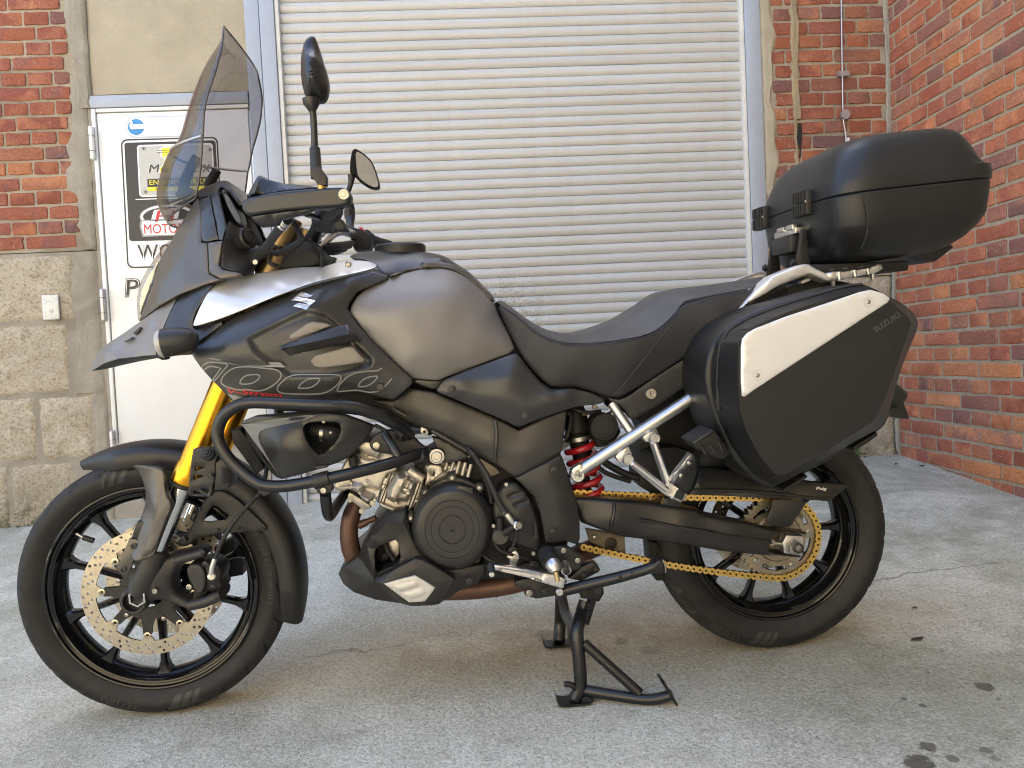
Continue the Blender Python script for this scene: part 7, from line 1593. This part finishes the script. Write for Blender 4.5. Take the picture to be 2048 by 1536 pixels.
for p in ((550, 642), (1118, 266)):
    lathe('screw_cup', BP(*T('B2', [p])[0], -.4112), AXL, [(0, .0115), (.0012, .0112), (.0012, .008), (-.001, .0075), (-.001, 0)], SILV, plate, 24); bolt(BP(*T('B2', [p])[0], -.4115), .0048, BOLTM, plate, 'dome', name='screw')
for pts in ([(712, 425), (728, 438), (715, 448)], [(735, 440), (722, 432)], [(656, 565), (662, 585), (655, 602)], [(660, 545), (664, 556)]): tube('scratch', T('B2', [p+(-.4114,) for p in pts]), .0006, INKB, plate, n=4)
text_on('pannier_lettering', 'SUZUKI', mat('embossed_black', (.060, .060, .062), .30, 0, .05, 20), lid, T('B2', [(1152, 424)])[0], (140, -92), 10.5, lf, dy=-.0016, bold=.03, fit=60)
prism('pannier_hook', T('B2', [(216, 992), (330, 925), (350, 945), (390, 1000), (410, 1045), (370, 1075), (330, 1060), (240, 1020)]), BLKM, pan, -.33, -.26, .004)
for i in range(3): tube('hook_rib', T('B2', [(262+45*i, 1000-10*i, -.332), (285+45*i, 1045-6*i, -.332)]), .003, BLK, pan, smooth_path=False, n=6)
prism('hook_top', T('B2', [(216, 985), (322, 918), (332, 932), (228, 1000)]), BLK, pan, -.336, -.255, .003)
prism('pannier_foot', T('B2', [(1038, 1012), (1150, 940), (1165, 935), (1168, 952), (1100, 1000), (1045, 1028)]), BLKM, pan, -.33, -.25, .003)
prism('pannier_foot', T('B2', [(682, 1228), (800, 1150), (810, 1160), (790, 1180), (700, 1240), (684, 1242)]), BLKM, pan, -.33, -.25, .003)
tube('lid_seal', [p+(-.333,) for p in T('B2', [(352, 820), (346, 690), (350, 560), (366, 470), (412, 405), (495, 354), (620, 303), (800, 245), (1000, 189), (1085, 177)])], .0035, RUBT, lid, n=8)

top = luggage_root('top_case', (1.82, 0, 1.04), 'large black grained plastic top case on the rear rack', 'top case')
def loops(levels, N=72, shear=.075):
    V = []
    for (z, x0, x1, w, ex) in levels:
        cx, hx_ = (x0+x1)/2, (x1-x0)/2
        for k in range(N):
            a = 2*math.pi*k/N; c, s = math.cos(a), math.sin(a)
            x = cx+hx_*math.copysign(abs(c)**(2/ex), c); y = w*math.copysign(abs(s)**(2/ex), s)
            V.append((x, y, z+shear*(x-1.64)))
    return V
def loft(levels, N=72):
    V = loops(levels, N); Fs = []
    for i in range(len(levels)-1):
        for k in range(N): Fs.append((i*N+k, i*N+(k+1) % N, (i+1)*N+(k+1) % N, (i+1)*N+k))
    Fs += [tuple(range(N-1, -1, -1)), tuple((len(levels)-1)*N+k for k in range(N))]
    return V, Fs
lb = [(1.030, 1.70, 1.90, .12, 4), (1.034, 1.672, 1.930, .150, 4), (1.045, 1.655, 1.960, .172, 4.2), (1.062, 1.645, 1.986, .190, 4.6), (1.085, 1.637, 2.006, .206, 5), (1.106, 1.632, 2.016, .217, 5.2), (1.112, 1.630, 2.018, .2195, 5.2), (1.150, 1.626, 2.022, .2235, 5.2), (1.178, 1.622, 2.024, .226, 5.2), (1.182, 1.624, 2.022, .2245, 5.2)]
lb = [(z, x0+.003, x1+.014, w, ex) for z, x0, x1, w, ex in lb]
V, Fs = loft(lb); base = mk('case_base', V, Fs, CASEM, top, 24)
ld = [(1.183, 1.626, 2.020, .2215, 5.2), (1.1865, 1.6235, 2.023, .2255, 5.2), (1.200, 1.624, 2.024, .226, 5.2), (1.220, 1.626, 2.021, .224, 5.2), (1.226, 1.628, 2.008, .222, 5), (1.240, 1.632, 1.996, .219, 5), (1.262, 1.640, 1.988, .213, 4.8), (1.286, 1.650, 1.978, .204, 4.6), (1.304, 1.664, 1.970, .194, 4.4), (1.318, 1.682, 1.962, .180, 4.2), (1.328, 1.704, 1.950, .160, 4.0), (1.335, 1.735, 1.935, .132, 3.6), (1.340, 1.775, 1.915, .095, 3.2), (1.343, 1.82, 1.89, .05, 2.6), (1.344, 1.84, 1.87, .02, 2.2)]
ld = [(1.183+(z-1.183)*.93, x0+.003, x1+(.014 if z < 1.225 else .012), w, ex+.6) for z, x0, x1, w, ex in ld]
V, Fs = loft(ld); lidc = mk('case_lid', V, Fs, CASEM, top, 24)
for (yc) in (-.075, .165):
    zc_ = 1.186
    h = bevel_box('case_hinge', 1.614, 1.636, yc-.034, yc+.034, zc_-.030, zc_+.030, BLK, top, .003)
    for i in range(7):
        yy = yc-.030+i*.0085
        for s in (-1, 1): bevel_box('hinge_rib', 1.608, 1.618, yy-.002, yy+.002, zc_+(.002 if s > 0 else -.028), zc_+(.028 if s > 0 else -.002), BLK, h, 0)
    bolt((1.612, yc-.036, zc_), .004, BOLTM, h, 'dome', axis=(-1, 0, 0), name='hinge_pin')
panel_f = bevel_box('latch_bracket', 1.612, 1.640, -.055, .060, 1.118, 1.134, ALU, top, .002)
for yy in (-.03, .02): bevel_box('bracket_tooth', 1.608, 1.622, yy-.018, yy+.018, 1.130, 1.142, ALU, panel_f, .002)
bevel_box('latch_housing', 1.600, 1.645, -.05, .055, 1.072, 1.117, BLK, top, .006)
for yy in (-.075, .085):
    st_ = block('case_strut', [(1.600, yy-.006, 1.020), (1.640, yy-.006, 1.020), (1.640, yy+.006, 1.020), (1.600, yy+.006, 1.020), (1.616, yy-.004, 1.125), (1.630, yy-.004, 1.125), (1.630, yy+.004, 1.125), (1.616, yy+.004, 1.125)], BLK, top, .002)
    bolt((1.598, yy-.0, 1.045), .008, BLKB, st_, 'hex', axis=(-1, 0, 0))
bevel_box('mount_plate', 1.61, 1.86, -.13, .13, 1.012, 1.036, BLKM, top, .006)
prism('case_foot', T('B3', [(1180, 1000), (1230, 1008), (1300, 1045), (1360, 1058), (1400, 1060), (1435, 1050), (1500, 1000), (1560, 950), (1500, 900), (1200, 920)]), CASEM, top, -.10, .10, .012)
tube('case_scuff', [(1.690, -.2195, 1.178), (1.697, -.2205, 1.150), (1.703, -.2185, 1.12), (1.703, -.2125, 1.09), (1.698, -.200, 1.062)], .0018, mat('scuff_black', (.008, .008, .008), .6), base, px=False, n=6)
# ------------------------------------------------------------------ small things on walls and ground
def wpt(px, py, dy=0.0): p = on_y(px, py, YW+dy); return np.array([p[0], p[1], p[2]])
def rod(name, P, r, m, parent, n=10):
    V, Fs = sweep(np.array(P), r, n); return mk(name, V, Fs, m, parent, 50)
rod('rod', [wpt(1682, -40, -.02), wpt(1684, 100, -.02), wpt(1686, 220, -.02)], .0042, M_ZINC, cdn)
rod('rod', [wpt(1686, 228, -.02), wpt(1688, 250, -.016), wpt(1692, 270, -.016), wpt(1692, 300, -.016), wpt(1693, 420, -.016)], .0042, M_ZINC, cdn)
V, Fs = box_vf(*(lambda a, b: (min(a[0], b[0]), max(a[0], b[0]), YW-.026, YW-.002, min(a[2], b[2]), max(a[2], b[2])))(wpt(1673, 146), wpt(1694, 155))); cl = mk('clip', V, Fs, M_ZINC, cdn, 0)
q = wpt(1686, 232); disc('joint_clamp', q[0], q[2], YW-.03, .024, .016, M_ZINC, cdn, 18)
q = wpt(1692, 282); V, Fs = box_vf(q[0]-.006, q[0]+.006, YW-.026, YW-.01, q[2]-.04, q[2]+.01); mk('rod_sleeve', V, Fs, M_DOOR, cdn, 0)

# --- stickers on the door; drawn flat in the plane of the leaf
DY = YW+.004
SHX = 0.0
def dpt(px, py, lay): p = on_y(px+SHX, py, DY-.0012*lay-.0006); return (p[0], p[1], p[2])
def flat(name, pts, m, parent, lay, th=.0008):
    P = [dpt(*p, lay) for p in pts]; n = len(P)
    V = P+[(p[0], p[1]+th, p[2]) for p in P]; tri = tessellate_polygon([[Vector((p[0], p[2], 0)) for p in P]])
    Fs = [tuple(t) for t in tri]+[(i, (i+1) % n, n+(i+1) % n, n+i) for i in range(n)]
    return mk(name, V, Fs, m, parent, 0, fix=False)
def rrect(x0, y0, x1, y1, r, sh=.0, k=5):
    """rounded rectangle leaning like the door in the photo"""
    P = []
    for (cx, cy, a0) in ((x1-r, y0+r, -90), (x1-r, y1-r, 0), (x0+r, y1-r, 90), (x0+r, y0+r, 180)):
        for i in range(k+1): a = math.radians(a0+90*i/k); P.append((cx+r*math.cos(a), cy+r*math.sin(a)))
    ym = (y0+y1)/2; xm = (x0+x1)/2
    return [(x+(y-ym)*.052, y-(x-xm)*.028) for x, y in P]
def ell(cx, cy, rx, ry, n=40, rot=0): return [(cx+rx*math.cos(2*math.pi*i/n), cy+ry*math.sin(2*math.pi*i/n)+rot*rx*math.cos(2*math.pi*i/n)) for i in range(n)]
def dtext(name, s, m, parent, org, h, lay, fit=None, bold=0.0, shear=0.0, slope=-.028):
    V, Fs = text_mesh(s, 0, bold, 0); sc = h/.70; sx = (fit/V[:, 0].max()) if fit else sc; out = []
    for p in V:
        x = org[0]+p[0]*sx+shear*p[1]*sc - p[1]*sc*.052; y = org[1]-p[1]*sc+slope*p[0]*sx; out.append(dpt(x, y, lay))
    return mk(name, out, Fs, m, parent, 0, fix=False)
SW_ = mat('sticker_white', (.80, .80, .79), .35); SK = mat('sticker_black', (.018, .018, .020), .4); SG = mat('sticker_silver', (.42, .42, .40), .4, .2, .08, 30); SYL = mat('sticker_yellow', (.80, .72, .03), .4); SRD = mat('sticker_red', (.60, .02, .03), .4); SBL = mat('sticker_blue', (.03, .25, .55), .4); SGR = mat('sticker_grey', (.30, .30, .29), .4)
def sroot(name, px, py, label, cat='sticker'):
    p = on_y(px, py, DY); o = empty(name, tuple(p), label=label, category=cat); OFF[o.name] = np.array(p); return o
s1 = sroot('sticker', 320, 262, 'long white sticker with a blue globe, at the top of the white door')
flat('backing', rrect(251, 232, 400, 274, 20), mat('sticker_edge', (.45, .52, .62), .4), s1, 1); flat('face', rrect(253, 234, 399, 272, 19), SW_, s1, 2)
flat('globe', ell(272, 254, 16.5, 16), SBL, s1, 3)
flat('globe_bar', [(258, 249), (289, 247.5), (289.5, 257.5), (261, 258.5)], SW_, s1, 4); flat('globe_bar', [(259.5, 243), (264, 240), (266, 252), (261, 252)], SW_, s1, 5)
SHX = 8.0
s2 = sroot('workshop_sign', 340, 400, 'black and white workshop sign with a yellow piston on the door behind the windscreen', 'sign')
flat('border', rrect(240, 276, 434, 534, 12), SK, s2, 1); flat('white_field', rrect(243, 279, 431, 531, 10), SW_, s2, 2)
flat('black_field', rrect(245.5, 283, 428, 480, 6), SK, s2, 3)
flat('plate_edge', rrect(268, 288, 420, 392, 7), SW_, s2, 4); flat('plate_face', rrect(271, 291, 417, 389, 5), SG, s2, 5)
for p in ((279, 297), (283, 384), (412, 299)): flat('plate_screw', ell(*p, 4.2, 4.2, 14), SGR, s2, 6); flat('screw_centre', ell(*p, 1.8, 1.8, 10), SK, s2, 7)
# piston and rod
pw = [(305, 303), (317, 293), (340, 292), (346, 296), (356, 301), (347, 306), (346, 316), (338, 320), (334, 331), (336, 341), (330, 349), (320, 350), (311, 345), (310, 336), (318, 328), (321, 316), (313, 314), (313, 307)]
flat('piston_outline', pw, SW_, s2, 6)
flat('piston_crown', [(315.5, 296), (342.5, 294), (344, 313), (337, 316), (331, 311), (323, 312), (317, 316)], SYL, s2, 7)
for yy in (299.5, 303.5): flat('ring_line', [(306, yy+.8), (354, yy-.4), (354, yy+.3), (306, yy+1.6)], SK, s2, 8)
flat('pin', ell(330, 309.5, 3.4, 3), SK, s2, 8)
flat('rod_shape', [(324, 314), (335, 313), (332, 328), (334, 340), (328, 346), (319, 347), (312, 343), (312, 336), (320, 329)], SYL, s2, 8)
flat('rod_eye', ell(321.5, 340, 7.6, 5.0), SK, s2, 9)
dtext('sign_letters', 'M', SW_, s2, (285.4, 346.5), 19, 6, 24, 0, .22); dtext('sign_letters', 'M', SK, s2, (287, 345.5), 17, 7, 21, 0, .22)
dtext('sign_letters', 'OX', SW_, s2, (375, 346), 19, 6, 37, 0, .22); dtext('sign_letters', 'OX', SK, s2, (377, 345), 17, 7, 34, 0, .22)
flat('name_band', [(286.5, 358), (408, 353), (408.5, 371), (287, 374)], SK, s2, 6); dtext('sign_letters', 'ENGINEWORKS', SYL, s2, (290, 370), 10, 7, 114, 0)
flat('name_band', [(287, 374.5), (408.5, 371.5), (409, 380), (287.5, 382)], SYL, s2, 6); dtext('sign_letters', 'by H', SK, s2, (302, 380), 5.5, 7, 26, 0, .3)
flat('rule', [(263, 398), (424, 392), (424, 394), (263, 400)], SW_, s2, 4)
flat('oval_edge', ell(326, 432, 55, 24, 48, -.03), SGR, s2, 4); flat('oval', ell(326, 432, 53, 22.5, 48, -.03), SW_, s2, 5); flat('oval_inner', ell(326, 432, 48, 18, 48, -.03), SK, s2, 6)
flat('letter_edge', [(300, 420), (352, 415), (346, 446), (292, 446)], SW_, s2, 7); dtext('sign_letters', 'H', SRD, s2, (297, 443.5), 23, 8, 40, 0, .3)
flat('name_band', [(273, 440), (375, 437), (372, 470), (277, 474), (271, 452)], SGR, s2, 7); flat('name_band', [(276, 442), (373, 439.5), (370, 468), (280, 471), (275, 454)], SW_, s2, 8)
dtext('sign_letters', 'MOTORRAD', SRD, s2, (279, 467.5), 19, 9, 128, 0)
dtext('sign_letters', 'WORKS', SK, s2, (268, 520), 31, 4, 140, 0)
for x in (277, 295, 309): flat('stencil_gap', [(x, 488), (x+1.6, 488), (x+3.2, 521), (x+1.6, 521)], SW_, s2, 5)
SHX = 0.0
s3 = sroot('sticker', 290, 580, 'clear sticker with a black outlined letter P, low on the white door')
flat('film', rrect(242, 551, 345, 600, 3), mat('sticker_film', (.74, .73, .70), .3), s3, 1)
dtext('sticker_letter', 'P', SK, s3, (245.5, 594.5), 38, 2, 33, .01, .12); dtext('sticker_letter', 'P', SW_, s3, (247, 593), 36, 3, 29.5, 0, .12); dtext('sticker_letter', 'P', SK, s3, (248.5, 591.5), 33, 4, 26.5, .0, .12)

# --- litter and weeds
def chip(px, py, w, h, m, label, seed, cat='leaf'):
    g = on_g(px, py); r = np.random.default_rng(seed); n = 9; V = []
    for k in range(n):
        a = 2*math.pi*k/n; q = (.75+.4*r.random()); x, y = w*q*math.cos(a), h*q*math.sin(a); V.append((x, y, .004+GB*x+GC*y+.006*r.random()))
    V += [(v[0]*.9, v[1]*.9, v[2]-.003) for v in V]
    Fs = [tuple(range(n)), tuple(range(2*n-1, n-1, -1))]+[(k, (k+1) % n, n+(k+1) % n, n+k) for k in range(n)]
    o = mk({'leaf': 'dry_leaf', 'flake': 'paint_flake', 'scrap': 'leaf_scrap'}[cat], V, Fs, m, None, 30, label=label, category=cat); o.location = tuple(g)
LEAF = mat('dry_leaf', (.055, .035, .022), .8, 0, .3, 60); PAPER = mat('paint_flake', (.7, .68, .63), .7, 0, .1, 40)
chip(1835, 1282, .018, .006, LEAF, 'curled dry leaf on the concrete right of the rear wheel', 1); chip(1888, 948, .012, .007, PAPER, 'larger white flake by the foot of the right brick wall', 2, 'flake'); chip(1920, 997, .011, .005, PAPER, 'white flake lying apart on the ground below the right wall', 3, 'flake')
chip(1844, 933, .012, .006, LEAF, 'small dark leaf at the foot of the right wall near the corner', 4); chip(1793, 930, .010, .005, LEAF, 'dark leaf scrap on the ground just right of the rear tyre', 5); chip(1830, 1219, .008, .004, LEAF, 'tiny dark scrap on the concrete above the dry leaf', 6, 'scrap')
wd = on_g(1722, 925); wz = empty('weed', (wd[0], YW-.03, gz(wd[0], YW-.03)), label='small green weed growing at the foot of the corner stone', category='plant'); OFF[wz.name] = np.zeros(3)
V = []; Fs = []; r = np.random.default_rng(4)
for k in range(46):
    b = np.array([r.normal(0, .03), r.normal(0, .008)-.0, r.random()*.05]); a = r.uniform(0, 6.28); L = r.uniform(.015, .03); t = np.array([math.cos(a), -abs(math.sin(a))*.6, r.uniform(.2, 1.0)]); t /= np.linalg.norm(t); s = np.cross(t, (.3, .5, .2)); s /= np.linalg.norm(s); q = len(V)
    V += [b, b+t*L*.5+s*L*.25, b+t*L, b+t*L*.5-s*L*.25]; Fs.append((q, q+1, q+2, q+3))
mk('leaves', V, Fs, mat('weed_green', (.07, .12, .03), .6, 0, .3, 50), wz, 0, fix=False)
rod('stem', [(0, 0, 0), (.01, -.01, .03), (.02, -.012, .06)], .0015, mat('weed_stem', (.10, .12, .05), .7), wz, 6)

# moss and small weeds along the foot of the left plinth
V = []; Fs = []; r = np.random.default_rng(11)
for k in range(420):
    x = r.uniform(-2.75, -1.95); h_ = r.random()**2*.10; y = YW-.012-r.random()*.03*(1-h_*6 if h_ < .15 else .1); b = np.array([x, y, gz(x, y)+h_]); a = r.uniform(0, 6.28); L = r.uniform(.006, .018)
    t = np.array([math.cos(a), -abs(math.sin(a))*.7, r.uniform(.1, .9)]); t /= np.linalg.norm(t); s = np.cross(t, (.3, .5, .2)); s /= np.linalg.norm(s); q = len(V)
    V += [b, b+t*L*.5+s*L*.3, b+t*L, b+t*L*.5-s*L*.3]; Fs.append((q, q+1, q+2, q+3))
mk('moss', V, Fs, mat('moss_green', (.075, .085, .032), .8, 0, .35, 40), None, 0, fix=False, kind='stuff', label='green moss and small weeds along the foot of the stone base', category='moss')
